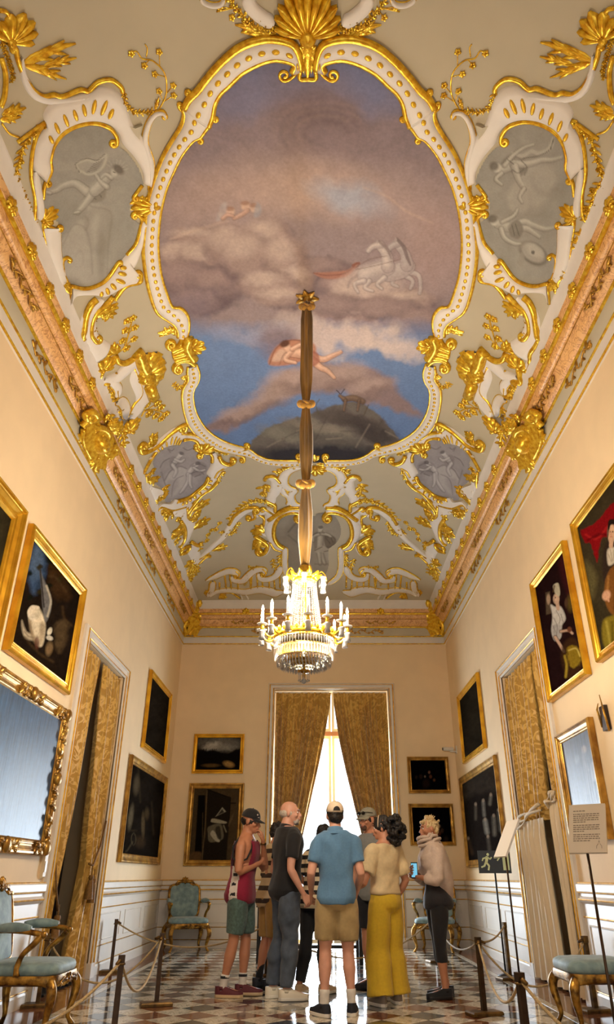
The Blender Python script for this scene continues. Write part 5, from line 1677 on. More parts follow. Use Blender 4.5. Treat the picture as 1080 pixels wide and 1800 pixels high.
def pt_still(px, py):
    p = Paint(px, py, (40, 34, 28)).mottle(.4, .06, 4)
    p.blob(*P('c', '720,240')[0], 5, 16, (110, 96, 74), 5, .9, .8); p.blob(*P('c', '690,410')[0], 4, 20, (132, 118, 92), 8, .9, .8); p.blob(*P('c', '775,390')[0], 4, 10, (96, 80, 56), 0, .9, .7); p.blob(*P('c', '755,450')[0], 3, 20, (120, 100, 70), 0, .9, .7)
    x, y = P('c', '705,525')[0]
    a = np.linspace(0, 2 * PI, 20)
    p.line([(x + 4 * math.cos(t), y + 10 * math.sin(t)) for t in a], 1.2, (130, 116, 88), 1.6, .5)
    p.line(P('c', '700,540 675,580 665,590'), 2.0, (120, 106, 80), 3, .5); p.blob(*P('c', '740,540')[0], 8, 10, (84, 66, 46), 0, .9, .6)
    for q in ('730,150 740,330', '800,330 810,500', '690,480 720,480'):
        p.line(P('c', q), 2, (88, 74, 52), 4, .5)
    return p.mottle(.25, .3, 7)


def pt_storm(px, py):
    p = Paint(px, py, (20, 18, 18))
    p.blob(*P('e', '290,570')[0], 34, 12, (120, 116, 108), 0, 1, .9, 10, .12); p.blob(*P('e', '240,590')[0], 14, 6, (196, 190, 176), -10, 1, .8, 6, .2); p.blob(*P('e', '400,575')[0], 14, 8, (112, 108, 100), 0, 1, .8, 6, .2); p.blob(*P('e', '330,600')[0], 20, 5, (150, 146, 136), 0, 1, .7, 6, .2)
    p.poly(P('e', '130,640 230,630 250,625 290,640 330,650 460,640 470,780 120,780'), (18, 15, 13), 4, .95, 5, .2)
    for x in (170, 190, 240, 255, 268):
        p.line(P('e', '%d,640 %d,615' % (x, x + 3)), 1.4, (22, 18, 16), 1.2, .9)
    p.blob(*P('e', '370,735')[0], 9, 5, (170, 132, 76), 15, .8, .9); p.blob(*P('e', '230,745')[0], 14, 3, (110, 84, 46), 0, .9, .7)
    return p.mottle(.3, .3, 6)


def pt_trompe(px, py):
    p = Paint(px, py, (86, 70, 48)).mottle(.2, .1, 3)
    p.poly(P('e', '130,980 185,980 180,1440 100,1440'), (24, 20, 17), 2, 1, smooth=False); p.poly(P('e', '200,930 385,1000 375,1180 350,1500 150,1500 190,1300'), (44, 36, 28), 2, 1, smooth=False)
    p.line(P('e', '200,930 185,1200 160,1490'), 1.6, (120, 100, 68), 1, .9, False); p.line(P('e', '200,935 385,1000 372,1200'), 1.6, (26, 22, 18), 1.2, .9, False)
    p.poly(P('e', '265,1150 320,1075 350,1110'), (172, 164, 142), 1.5, 1, smooth=False); p.poly(P('e', '280,1140 318,1090 335,1115'), (70, 64, 54), 1.5, 1, smooth=False)
    p.poly(P('e', '230,1180 250,1165 350,1190 335,1205 240,1195'), (186, 176, 148), 1.5, 1); p.poly(P('e', '210,1230 300,1205 325,1260 320,1330 220,1350 205,1280'), (120, 112, 92), 2, 1)
    p.poly(P('e', '225,1290 270,1345 300,1340 250,1260'), (206, 198, 172), 1.5, .9); p.poly(P('e', '265,1240 300,1230 310,1320 280,1320'), (44, 40, 34), 2, .8); p.poly(P('e', '375,1180 410,1120 400,1170 370,1230'), (112, 92, 66), 2, .9)
    p.line(P('e', '390,1043 425,1043'), 2, (24, 20, 16), 1, .9); p.poly(P('e', '60,1440 150,1430 130,1500 50,1500'), (110, 82, 52), 3, .8)
    p.line(P('e', '165,1120 160,1500'), 1.4, (92, 76, 52), 1, .9, False); p.line(P('e', '330,1220 350,1270'), 2, (170, 160, 130), 2, .8)
    return p.mottle(.2, .4, 5)


def pt_night(crop, spots):
    def f(px, py):
        p = Paint(px, py, (13, 12, 14))
        for x, y, r, c in spots:
            q = P(crop, '%g,%g' % (x, y))[0]
            p.blob(q[0], q[1], r, r * 1.3, c, 0, .9, .85)
        return p.mottle(.4, .2, 3)
    return f


def pt_company(px, py):
    p = Paint(px, py, (62, 54, 46)).mottle(.3, .06, 8)
    p.poly(P('d', '290,330 480,300 520,600 320,640'), (34, 28, 25), 12, .9, 10, .1)
    for q, w, c in (('390,330 395,400', 4, (150, 140, 124)), ('430,300 425,340', 4, (140, 130, 112)), ('400,430 410,490', 7, (160, 150, 134)), ('445,410 450,500', 6, (128, 118, 102)), ('470,380 480,480', 4, (112, 104, 90)), ('350,350 350,420', 3, (116, 104, 88)), ('310,530 330,600', 6, (80, 62, 46)), ('415,520 425,600', 5, (96, 86, 74))):
        p.line(P('d', q), w, c, 5, .7)
        x, y = P('d', q)[0]
        p.blob(x, y - 3, 2.4, 3, (176, 150, 124), 0, .6, .7)
    return p.mottle(.3, .3, 9)


def pt_lady(px, py):
    p = Paint(px, py, (36, 20, 20)).mottle(.3, .08, 2)
    p.poly(P('b', '790,540 830,530 860,640 850,760 800,640'), (66, 26, 28), 8, .7); p.blob(*P('b', '850,780')[0], 6, 14, (110, 92, 40), 0, .9, .6)
    p.poly(P('b', '718,725 742,718 748,835 722,842'), (96, 80, 62), 2, .9, smooth=False); p.blob(*P('b', '734,760')[0], 3.4, 9, (176, 148, 120), 0, .5)
    p.poly(P('b', '745,790 770,800 800,800 825,860 805,900 800,960 770,980 750,930 755,850'), (206, 200, 190), 3, 1); p.poly(P('b', '755,900 800,900 795,960 765,975'), (168, 164, 160), 4, .8)
    p.blob(*P('b', '775,758')[0], 5.5, 9, (214, 180, 152), 0, .4); p.line(P('b', '780,775 785,810'), 6, (206, 170, 144), 2); p.poly(P('b', '758,690 785,675 795,720 790,745 770,730'), (196, 186, 160), 2, .95); p.line(P('b', '760,720 765,690'), 3, (90, 66, 44), 2, .8)
    for q in ('762,860 780,900 776,950', '775,820 795,860 790,890', '800,840 812,880', '758,900 770,930'):
        p.line(P('b', q), 1.4, (132, 126, 120), 1.6, .8)
    p.line(P('b', '768,742 764,760 767,772'), 1, (150, 112, 90), 1, .8); p.blob(*P('b', '771,752')[0], 1, 1, (50, 30, 24), 0, .6)
    limb(p, P('b', '770,960 795,1000 815,1035'), 5, (204, 168, 142), (60, 36, 30)); limb(p, P('b', '800,930 840,925 860,940'), 4, (196, 160, 134), (60, 36, 30))
    p.poly(P('b', '810,1000 860,960 900,1010 920,1090 870,1180 830,1170 800,1080'), (62, 40, 24), 5, .9); p.poly(P('b', '830,1020 880,1010 905,1060 890,1110 850,1110'), (150, 124, 36), 4, .9, 6, .2); p.line(P('b', '820,1060 830,1110 825,1170'), 4, (176, 150, 50), 3, .9); p.line(P('b', '840,1030 880,1020 900,1060'), 2.4, (214, 190, 96), 2, .8)
    p.blob(*P('b', '845,920')[0], 4, 5, (110, 66, 46), 0, .6); p.blob(*P('b', '828,780')[0], 3, 8, (84, 60, 44), 0, .7)
    return p.mottle(.2, .4, 4)


def pt_lute(px, py):
    p = Paint(px, py, (58, 50, 34)).mottle(.3, .06, 7)
    p.poly(P('b', '905,400 960,370 1000,340 1080,250 1100,340 1060,420 1010,450 990,570 960,470 930,460'), (128, 18, 22), 3, 1, 6, .1); p.line(P('b', '930,420 990,440 1060,360'), 3, (176, 40, 38), 4, .7); p.line(P('b', '940,450 1000,420 1040,420'), 4, (70, 10, 14), 4, .7)
    p.poly(P('b', '1040,460 1080,450 1110,600 1080,720 1030,680 1020,560'), (52, 40, 34), 4, .9); p.poly(P('b', '1045,500 1085,490 1085,560 1050,580'), (210, 198, 176), 3, .9)
    p.blob(*P('b', '1066,410')[0], 7, 17, (216, 176, 144), 0, .35); p.poly(P('b', '1045,400 1052,345 1085,340 1085,365 1062,370 1052,420 1045,445'), (34, 24, 20), 2, 1); p.line(P('b', '1066,440 1064,480'), 7, (206, 168, 138), 2)
    p.blob(*P('b', '1060,404')[0], 1.4, 1.2, (60, 36, 28), 0, .6); p.blob(*P('b', '1073,404')[0], 1.4, 1.2, (60, 36, 28), 0, .6); p.line(P('b', '1066,408 1064,420 1068,422'), 1, (160, 114, 90), 1.2, .8); p.line(P('b', '1061,430 1070,430'), 1.4, (170, 70, 60), 1, .9); p.blob(*P('b', '1056,412')[0], 2, 6, (190, 146, 116), 0, .9, .7)
    for q in ('1048,520 1066,560', '1060,500 1072,560', '1078,500 1080,555'):
        p.line(P('b', q), 1.2, (150, 138, 118), 1.4, .8)
    p.poly(P('b', '1040,640 1070,590 1110,590 1110,840 1060,830 1030,760 1030,690'), (120, 78, 36), 3, 1); p.line(P('b', '1085,600 1080,820'), 1.6, (70, 44, 22), 1.6, .7); p.line(P('b', '1050,640 1044,760'), 2.4, (176, 126, 62), 4, .7)
    p.blob(*P('b', '1040,740')[0], 7, 9, (206, 158, 126), 20, .5); p.line(P('b', '1040,735 1052,770'), 3, (200, 150, 120), 2)
    p.poly(P('b', '1020,880 1060,850 1110,860 1110,1060 1050,1040 1020,980'), (128, 112, 36), 4, 1); p.line(P('b', '1040,880 1060,1000'), 4, (168, 150, 62), 4, .8); p.line(P('b', '1070,880 1075,1020'), 4, (84, 72, 22), 4, .8)
    p.poly(P('b', '925,560 990,640 960,760'), (104, 96, 60), 10, .7)
    return p.mottle(.2, .4, 6)


def pt_glare(px, py):  # dark picture; its blue window glare is put into the canvas colour
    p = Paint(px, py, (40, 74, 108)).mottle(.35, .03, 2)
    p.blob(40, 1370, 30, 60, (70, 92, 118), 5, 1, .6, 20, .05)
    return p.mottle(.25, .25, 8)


def pt_glare_portrait(px, py):
    p = Paint(px, py, (58, 70, 88)).mottle(.35, .05, 3)  # blue-grey base carries painted window glare over the figures
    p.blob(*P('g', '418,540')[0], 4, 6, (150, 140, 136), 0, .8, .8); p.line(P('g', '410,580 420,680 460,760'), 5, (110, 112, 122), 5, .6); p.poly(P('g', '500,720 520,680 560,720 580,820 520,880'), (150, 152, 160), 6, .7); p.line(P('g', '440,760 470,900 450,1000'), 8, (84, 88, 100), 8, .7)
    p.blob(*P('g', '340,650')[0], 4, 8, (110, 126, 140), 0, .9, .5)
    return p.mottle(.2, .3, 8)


picture('big gilt-framed dark painting cut off by the left edge of the photo, uppermost', 'left', 4.55, 5.76, 2.75, 4.13, .17, .12, lambda x, y: pt_dark(x, y, 2, (74, 66, 46)))
picture('still life of a hanging dead white swan in gilt frame, left wall', 'left', 6.05, 7.80, 2.89, 4.15, .12, .07, pt_swan, n=200, dim=.7)
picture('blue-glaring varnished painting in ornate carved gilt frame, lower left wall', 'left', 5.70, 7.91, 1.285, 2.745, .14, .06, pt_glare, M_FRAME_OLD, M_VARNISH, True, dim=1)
picture('dark brown painting in plain gilt frame, upper left wall beside the far corner', 'left', 11.58, 13.40, 2.93, 4.19, .10, .06, lambda x, y: pt_dark(x, y, 4, (54, 46, 36)))
picture('dark kitchen still life with a pale wheel, lower left wall beside the far corner', 'left', 10.95, 13.74, 1.28, 2.73, .12, .06, pt_still, M_FRAME_OLD, n=160, dim=.55)
picture('dark brown painting in gilt frame, upper right wall beside the far corner', 'right', 11.46, 13.25, 2.90, 4.11, .10, .06, lambda x, y: pt_dark(x, y, 6, (58, 50, 38)))
picture('dark group scene with pale upright figures, lower right wall beside the far corner', 'right', 10.92, 13.77, 1.235, 2.72, .12, .06, pt_company, M_FRAME_OLD, n=160, dim=.6)
picture('gilt-framed painting of a lady in white blouse beside a mirror, right wall', 'right', 6.78, 8.05, 2.86, 4.315, .09, .07, pt_lady, n=200, dim=.7)
picture('gilt-framed painting of a lute player under a red curtain, upper right edge', 'right', 5.25, 6.48, 2.89, 4.36, .09, .07, pt_lute, n=200, dim=.75)
picture('blue-glaring varnished figure painting behind the label stand, lower right wall', 'right', 6.95, 8.0, 1.40, 2.485, .10, .07, pt_glare_portrait, M_FRAME_OLD, M_VARNISH, n=150, dim=1)
picture('small stormy landscape with a pale lit mound, far wall left of window', 'back', -2.40, -1.41, 2.855, 3.595, .075, .05, pt_storm, n=150, dim=.8)
picture('tall trick-of-the-eye painting of a cupboard door with papers, far wall left of window', 'back', -2.42, -1.37, 1.27, 2.685, .10, .05, pt_trompe, M_FRAME_OLD, n=190, dim=.6)
picture('small night painting with dim figures, upper one right of far window', 'back', 1.765, 2.565, 2.50, 3.165, .07, .05, pt_night('f', [(780, 710, 2, (150, 110, 90)), (790, 740, 2.4, (120, 80, 60)), (815, 765, 2, (130, 90, 66)), (720, 740, 3, (60, 42, 34)), (760, 790, 6, (52, 36, 30)), (750, 740, 1.6, (130, 110, 96)), (690, 745, 2.4, (56, 46, 38))]), M_FRAME_OLD, n=130)
picture('small night painting with dim figures, lower one behind the blonde woman', 'back', 1.74, 2.58, 1.605, 2.32, .07, .05, pt_night('f', [(850, 1090, 2.4, (176, 146, 120)), (835, 1060, 1.6, (140, 110, 90)), (870, 1120, 3, (90, 66, 50)), (850, 1140, 3, (120, 70, 50)), (810, 1110, 4, (50, 40, 34)), (900, 1180, 4, (56, 46, 38))]), M_FRAME_OLD, n=130)
# dark bracket at the right edge
t = thing('wall_bracket', 'small dark carved wooden wall bracket at the right edge beside the portrait', 'bracket', (XR, 6.63, 2.40), -PI / 2)
MB().box(-.06, .06, -.035, 0, -.10, .12).build('back_plate', mat('dark_wood', (62, 42, 26), .5, var=.4, scale=20), t, False, True)
mb = MB(); mb.tube([(-.07, -.03, -.06), (-.075, -.05, .1), (-.072, -.03, .16)], [.012, .01, .004], 6); mb.tube([(.07, -.03, -.12), (.075, -.05, .06), (.02, -.04, .22)], [.012, .01, .004], 6)
mb.build('scroll_arm', M_GOLD_DULL, t, True, True)
# security camera, thermostat strip, light switch
M_PLAST = mat('white_plastic', (222, 216, 204), .4)
t = thing('security_camera', 'small white security camera on wall arm in the far right corner', 'camera', (XR, 14.02, 3.26))
mb = MB(); mb.box(XR - .012, XR, 13.97, 14.07, 3.2, 3.34); mb.tube([(XR - .01, 14.02, 3.24), (XR - .12, 14.02, 3.24), (XR - .14, 14.02, 3.28)], .015, 8); mb.build('wall_arm', M_PLAST, t)
mb = MB(); mb.rings([[(x, 14.02 + r * math.cos(a), 3.285 + r * math.sin(a) * .8) for a in [k * PI / 5 for k in range(10)]] for x, r in ((XR - .06, .035), (XR - .09, .045), (XR - .24, .045), (XR - .26, .04))]); mb.build('housing', M_PLAST, t, True, angle=40)
mb = MB(); mb.rings([[(x, 14.02 + r * math.cos(a), 3.285 + r * math.sin(a)) for a in [k * PI / 5 for k in range(10)]] for x, r in ((XR - .258, .028), (XR - .272, .024))]); mb.build('lens', M_BLACK, t, True, angle=40)
t = thing('light_switch', 'white double switch plate low on far wall left of the window', 'switch', (-1.17, YB, 1.03))
MB().box(-1.22, -1.12, YB - .012, YB, 1.07, 1.27).build('switch_plate', M_PLAST, t)
for z in (1.12, 1.20): MB().box(-1.205, -1.135, YB - .02, YB - .012, z - .03, z + .03).build('rocker', M_PLAST, t)
t = thing('wall_device', 'cream wall-mounted handset box beside the left door frame', 'device', (XL, 7.99, 1.02))
recalc(MB().rings([[(XL, 7.95, z), (XL, 8.03, z), (XL + d, 8.03, z), (XL + d, 7.95, z)] for z, d in ((1.08, .015), (1.10, .035), (1.36, .035), (1.39, .02))]).build('casing', mat('cream_plastic', (216, 196, 160), .45), t))
MB().box(XL + .034, XL + .042, 7.965, 8.015, 1.14, 1.24).build('keypad', M_PLAST, t)
# ------------------------------------------------------------------ curtains and dust sheets
def damask(name, c1, c2, scale=7.0, rough=0.6):
    m, nt, b = new_mat(name)
    tc = nt.nodes.new('ShaderNodeTexCoord')
    uv = nt.nodes.new('ShaderNodeMapping'); uv.inputs['Scale'].default_value = (1, 1, 1)
    nt.links.new(tc.outputs['Object'], uv.inputs['Vector'])
    n = nt.nodes.new('ShaderNodeTexNoise'); n.inputs['Scale'].default_value = scale; n.inputs['Detail'].default_value = 1.5; n.inputs['Distortion'].default_value = 2.6
    nt.links.new(uv.outputs['Vector'], n.inputs['Vector'])
    w = nt.nodes.new('ShaderNodeMath'); w.operation = 'MULTIPLY'; w.inputs[1].default_value = 17.0
    nt.links.new(n.outputs['Fac'], w.inputs[0])
    s = nt.nodes.new('ShaderNodeMath'); s.operation = 'SINE'
    nt.links.new(w.outputs[0], s.inputs[0])
    r = nt.nodes.new('ShaderNodeValToRGB')
    r.color_ramp.elements[0].position, r.color_ramp.elements[0].color = 0.42, (*lin(c2), 1)
    r.color_ramp.elements[1].position, r.color_ramp.elements[1].color = 0.75, (*lin(c1), 1)
    nt.links.new(s.outputs[0], r.inputs['Fac'])
    nt.links.new(r.outputs['Color'], b.inputs['Base Color'])
    mr = nt.nodes.new('ShaderNodeMapRange'); mr.inputs['To Min'].default_value = rough + .15; mr.inputs['To Max'].default_value = rough - .2
    nt.links.new(s.outputs[0], mr.inputs['Value']); nt.links.new(mr.outputs['Result'], b.inputs['Roughness'])
    b.inputs['Sheen Weight'].default_value = 0.3
    return m


M_DAMASK = damask('gold_damask', (214, 172, 84), (182, 140, 58), 3.6)
M_SHEET = mat('cream_dust_sheet', (226, 206, 172), .75, var=.06, scale=3)
M_CORD = mat('old_gold_cord', (140, 100, 44), .7, var=.4, scale=60)


def drape(name, m, parent, axis, pos, inward, outer, inner, folds, amp, ph=0.0, bottom=None, seed=0, nz=46, thick=.012, hemcurve=0.0):
    """hanging cloth between two edges given as (a, z) lists; axis 'x' hangs across a side wall, 'y' across the end wall"""
    o_, i_ = sorted(outer, key=lambda q: q[1]), sorted(inner, key=lambda q: q[1])
    zt = min(o_[-1][1], i_[-1][1]); zb = bottom if bottom is not None else max(o_[0][1], i_[0][1])
    zs = np.linspace(zt, zb, nz)
    ao, ai = np.interp(zs, [q[1] for q in o_], [q[0] for q in o_]), np.interp(zs, [q[1] for q in i_], [q[0] for q in i_])
    w0 = abs(ao[0] - ai[0])
    n = folds * 8 + 1
    us = np.linspace(0, 1, n)
    front, back = [], []
    for k, z in enumerate(zs):
        w = abs(ai[k] - ao[k])
        g = amp * min(1.6, max(.55, (w0 / max(w, .05)) ** .5)) * (.35 + .65 * min(1, k / 5))
        row, rb = [], []
        for u in us:
            wob = .55 * math.sin(u * 7 + z * 1.3 + seed) + .25 * math.sin(u * 17 + seed * 2 + z * .7)
            d = g * math.sin(2 * PI * folds * u + ph + wob) * (0.75 + .25 * math.sin(u * 11 + seed))
            a = ao[k] + (ai[k] - ao[k]) * u + .01 * math.sin(z * 3 + u * 9 + seed) * min(w, .4)
            zz = z + hemcurve * math.sin(PI * u) * (k / (nz - 1))
            for r_, e in ((row, 0), (rb, thick)):
                q = pos + inward * (d - e)
                r_.append((q, a, zz) if axis == 'x' else (a, q, zz))
        front.append(row); back.append(rb)
    mb = MB()
    mb.strip(front); mb.strip([r[::-1] for r in back])
    mb.strip([front[0], back[0]]); mb.strip([front[-1], back[-1]])
    mb.strip([[r[0] for r in front], [r[0] for r in back]]); mb.strip([[r[-1] for r in front], [r[-1] for r in back]])
    return recalc(mb.build(name, m, parent, True, angle=60))


def tassel(parent, c, L=.2, r=.035):
    mb = MB(); mb.lathe([(0, 0), (r * .6, -.005), (r * .75, -.03), (r * .5, -.055), (r * .7, -.065), (r * 1.15, -L), (0, -L - .005)], 12, c)
    mb.tube([(c[0], c[1], c[2] + .1), (c[0] + .004, c[1], c[2])], .008, 6)
    return mb.build('tassel', M_CORD, parent, True, angle=50)


def edge_x(x, s, k):
    return [on_x(px, py, x)[1:] for px, py in P(k, s)]


def edge_y(y, s, k):
    q = [on_y(px, py, y) for px, py in P(k, s)]
    return [(a[0], a[2]) for a in q]


# far window: two panels inside the reveal
yc = YB + .14
c1 = thing('window_curtain', 'gold damask curtain, left panel of the far window', 'curtain', (-.6, yc, 4.4))
drape('drape', M_DAMASK, c1, 'y', yc, -1, [(WIN_X0 + .02, 4.44), (WIN_X0 + .02, .02)], [(.305, 4.44), (.30, 4.3), (.20, 3.75), (.02, 2.9), (-.12, 2.3), (-.26, 1.75), (-.42, 1.2), (-.42, .9), (-.30, .02)], 9, .06, seed=1)
c2 = thing('window_curtain', 'gold damask curtain, right panel of the far window', 'curtain', (1.1, yc, 4.4))
drape('drape', M_DAMASK, c2, 'y', yc, -1, [(WIN_X1 - .02, 4.44), (WIN_X1 - .02, .02)], [(.345, 4.44), (.36, 4.2), (.46, 3.5), (.58, 2.9), (.72, 2.3), (.86, 1.75), (1.02, 1.2), (1.02, .9), (.92, .02)], 9, .06, ph=1, seed=4)
for t, x in ((c1, -.63), (c2, 1.24)):
    mb = MB(); mb.tube([(x - .24 * math.cos(a), yc - .02 - .08 * math.sin(a), 1.08 + .03 * math.cos(2 * a)) for a in [PI * k / 10 for k in range(11)]], .02, 8); mb.build('tieback', M_CORD, t, True)
    MB().box(x - .21 if t is c1 else x - .9, x + .9 if t is c1 else x + .2, yc - .01, yc + .01, 4.43, 4.455).build('curtain_rail', M_WHITE, t)

# left door
xl = XL - .035
t1 = thing('door_curtain', 'gold damask curtain with tassel, near panel of the left door', 'curtain', (xl, 8.5, 3.6))
drape('drape', M_DAMASK, t1, 'x', xl, 1, [(8.30, 3.63), (8.29, .03)], [(9.02, 3.63), (8.95, 3.2), (8.93, 2.8), (8.88, 2.2), (8.80, 1.7), (8.66, 1.2), (8.52, .85), (8.50, .7), (8.56, .03)], 5, .05, seed=2)
mb = MB(); mb.tube([(xl + .06, 8.27, 1.3), (xl + .09, 8.4, .95), (xl + .1, 8.5, .78)], .012, 6); mb.build('tieback', M_CORD, t1, True); tassel(t1, (xl + .10, 8.52, .74), .26, .05)
t2 = thing('door_curtain', 'gold damask curtain with two tassels, far panel of the left door', 'curtain', (xl, 9.8, 3.6))
drape('drape', M_DAMASK, t2, 'x', xl, 1, [(10.06, 3.63), (10.06, .03)], [(9.20, 3.63), (9.22, 3.3), (9.28, 2.7), (9.34, 2.0), (9.42, 1.5), (9.50, 1.22), (9.42, .9), (9.30, .5), (9.18, .03)], 6, .05, ph=.6, seed=5)
mb = MB(); mb.tube([(xl + .06, 10.06, 1.75), (xl + .10, 9.8, 1.45), (xl + .11, 9.55, 1.22), (xl + .08, 9.47, 1.24)], .013, 6); mb.build('tieback', M_CORD, t2, True); tassel(t2, (xl + .12, 9.50, 1.12), .26, .045); tassel(t2, (xl + .12, 9.62, 1.08), .26, .045)
# right door, wrapped below in pale sheets
xr = XR + .035
t3 = thing('door_curtain', 'gold damask curtain wrapped below in a dust sheet, far panel of the right door', 'curtain', (xr, 9.6, 3.6))
drape('drape', M_DAMASK, t3, 'x', xr, -1, [(10.06, 3.63), (10.06, 1.7)], [(8.72, 3.63), (8.74, 3.2), (8.80, 2.6), (8.93, 2.0), (8.98, 1.7)], 8, .05, seed=3)
t4 = thing('door_curtain', 'gold damask curtain wrapped below in a dust sheet, near panel of the right door', 'curtain', (xr, 8.4, 3.6))
drape('drape', M_DAMASK, t4, 'x', xr, -1, [(8.30, 3.63), (8.29, 1.8)], [(8.66, 3.63), (8.62, 2.6), (8.60, 1.8)], 3, .05, ph=2, seed=6)
for lab, out, inn, top, seed, y0 in (('cream dust sheet knotted round the far curtain of the right door', [(9.98, 1.72), (9.92, 1.2), (9.98, .5), (10.0, .03)], [(8.93, 1.86), (8.97, 1.5), (8.90, .9), (8.84, .3), (8.82, .03)], 1.8, 1, 9.5),
                                     ('cream dust sheet round the near curtain of the right door', [(8.27, 1.92), (8.26, .03)], [(8.63, 1.86), (8.60, 1.2), (8.52, .6), (8.47, .03)], 1.9, 7, 8.4)):
    t = thing('dust_sheet', lab, 'sheet', (xr - .07, y0, 1.8))
    drape('sheet', M_SHEET, t, 'x', xr - .075, -1, out, inn, 6, .045, seed=seed)
    a0, a1 = out[0][0], inn[0][0]
    mb = MB()
    for k in range(3):
        mb.tube([(xr - .10 - .03 * math.sin(PI * u) - .015 * math.sin(u * 9 + k), a0 + (a1 - a0) * u, top - .03 * k + (inn[0][1] - out[0][1]) * (u - .5) + .02 * math.sin(u * 6 + k * 2)) for u in np.linspace(0, 1, 14)], [.014 + .007 * math.sin(u * 8 + k) for u in np.linspace(0, 1, 14)], 8)
    mb.build('rolled_edge', M_SHEET, t, True)
# ------------------------------------------------------------------ armchairs and stool
M_BLUE = mat('blue_green_damask', (136, 160, 160), .6, var=.3, scale=13, col2=(98, 124, 128), detail=2, sheen=.3, bump=.15, bscale=60)
M_CHAIRGILT = mat('worn_gilt_wood', (196, 148, 62), .36, .75, var=.55, scale=16, col2=(84, 54, 20), bump=.25, bscale=60)


def cab_leg(sx, sy, top):
    """curved leg: knee bulging out at the corner, foot turned out"""
    p = [(sx * .27, sy * .245, top), (sx * .30, sy * .275, top - .06), (sx * .305, sy * .28, top - .13), (sx * .285, sy * .262, top - .22), (sx * .272, sy * .25, top - .29), (sx * .285, sy * .262, .04), (sx * .30, sy * .277, .012)]
    mb = MB()
    q = smooth_path(p, 4)
    mb.tube([tuple(v) for v in q], list(np.interp(np.linspace(0, 1, len(q)), [0, .15, .35, .6, .8, .92, 1], [.034, .042, .036, .022, .017, .02, .022])), 10)
    mb.ell((sx * .302, sy * .279, .012), .026, .026, .012, 10, 4)
    mb.ell((sx * .305, sy * .282, top - .05), .024, .024, .036, 8, 6)
    return mb


def rail_mb(w, d, z0, z1, drop=.035):
    """serpentine seat rail"""
    mb = MB()
    out_t, out_b = [], []
    n = 48
    for k in range(n):
        a = 2 * PI * k / n
        ca, sa = math.cos(a), math.sin(a)
        e = .32
        x, y = w / 2 * math.copysign(abs(ca) ** e, ca), d / 2 * math.copysign(abs(sa) ** e, sa)
        dr = drop * (math.cos(4 * a) * .5 + .1)
        out_t.append((x, y, z1)); out_b.append((x * 1.0, y * 1.0, z0 - dr * .3 + .02 * math.cos(4 * a)))
    mid = [(x * 1.03, y * 1.03, (z + t[2]) / 2) for (x, y, z), t in zip(out_b, out_t)]
    mb.rings([[(x * .9, y * .9, z) for x, y, z in out_b], out_b, mid, out_t, [(x * .9, y * .9, z) for x, y, z in out_t]])
    mp = plane_map((0, -d / 2 * 1.03, (z0 + z1) / 2), (1, 0, 0), (0, 0, 1), (0, -1, 0))
    fan(mb, mp, (0, -.02), (0, .035), 200, 5, .02)
    for q in (-1, 1):
        ridge(mb, mp, curl([(q * .05, -.02), (q * .12, .012), (q * .2, -.012)], .018, -q, 1), .007, seg=6)
        petal(mb, mp, (q * .05, 0), (q * .13, .0), .016, .02, 0, .6)
    return mb


def cushion_mb(w, d, z0, h):
    mb = MB()
    rings = []
    for s, zz in ((.96, 0), (1.0, .25), (1.0, .5), (.97, .72), (.86, .90), (.6, .99), (.25, 1.03), (.02, 1.04)):
        ring = []
        for k in range(44):
            a = 2 * PI * k / 44
            ca, sa = math.cos(a), math.sin(a)
            ring.append((w / 2 * s * math.copysign(abs(ca) ** .36, ca), d / 2 * s * math.copysign(abs(sa) ** .36, sa), z0 + h * zz))
        rings.append(ring)
    return mb.rings(rings)


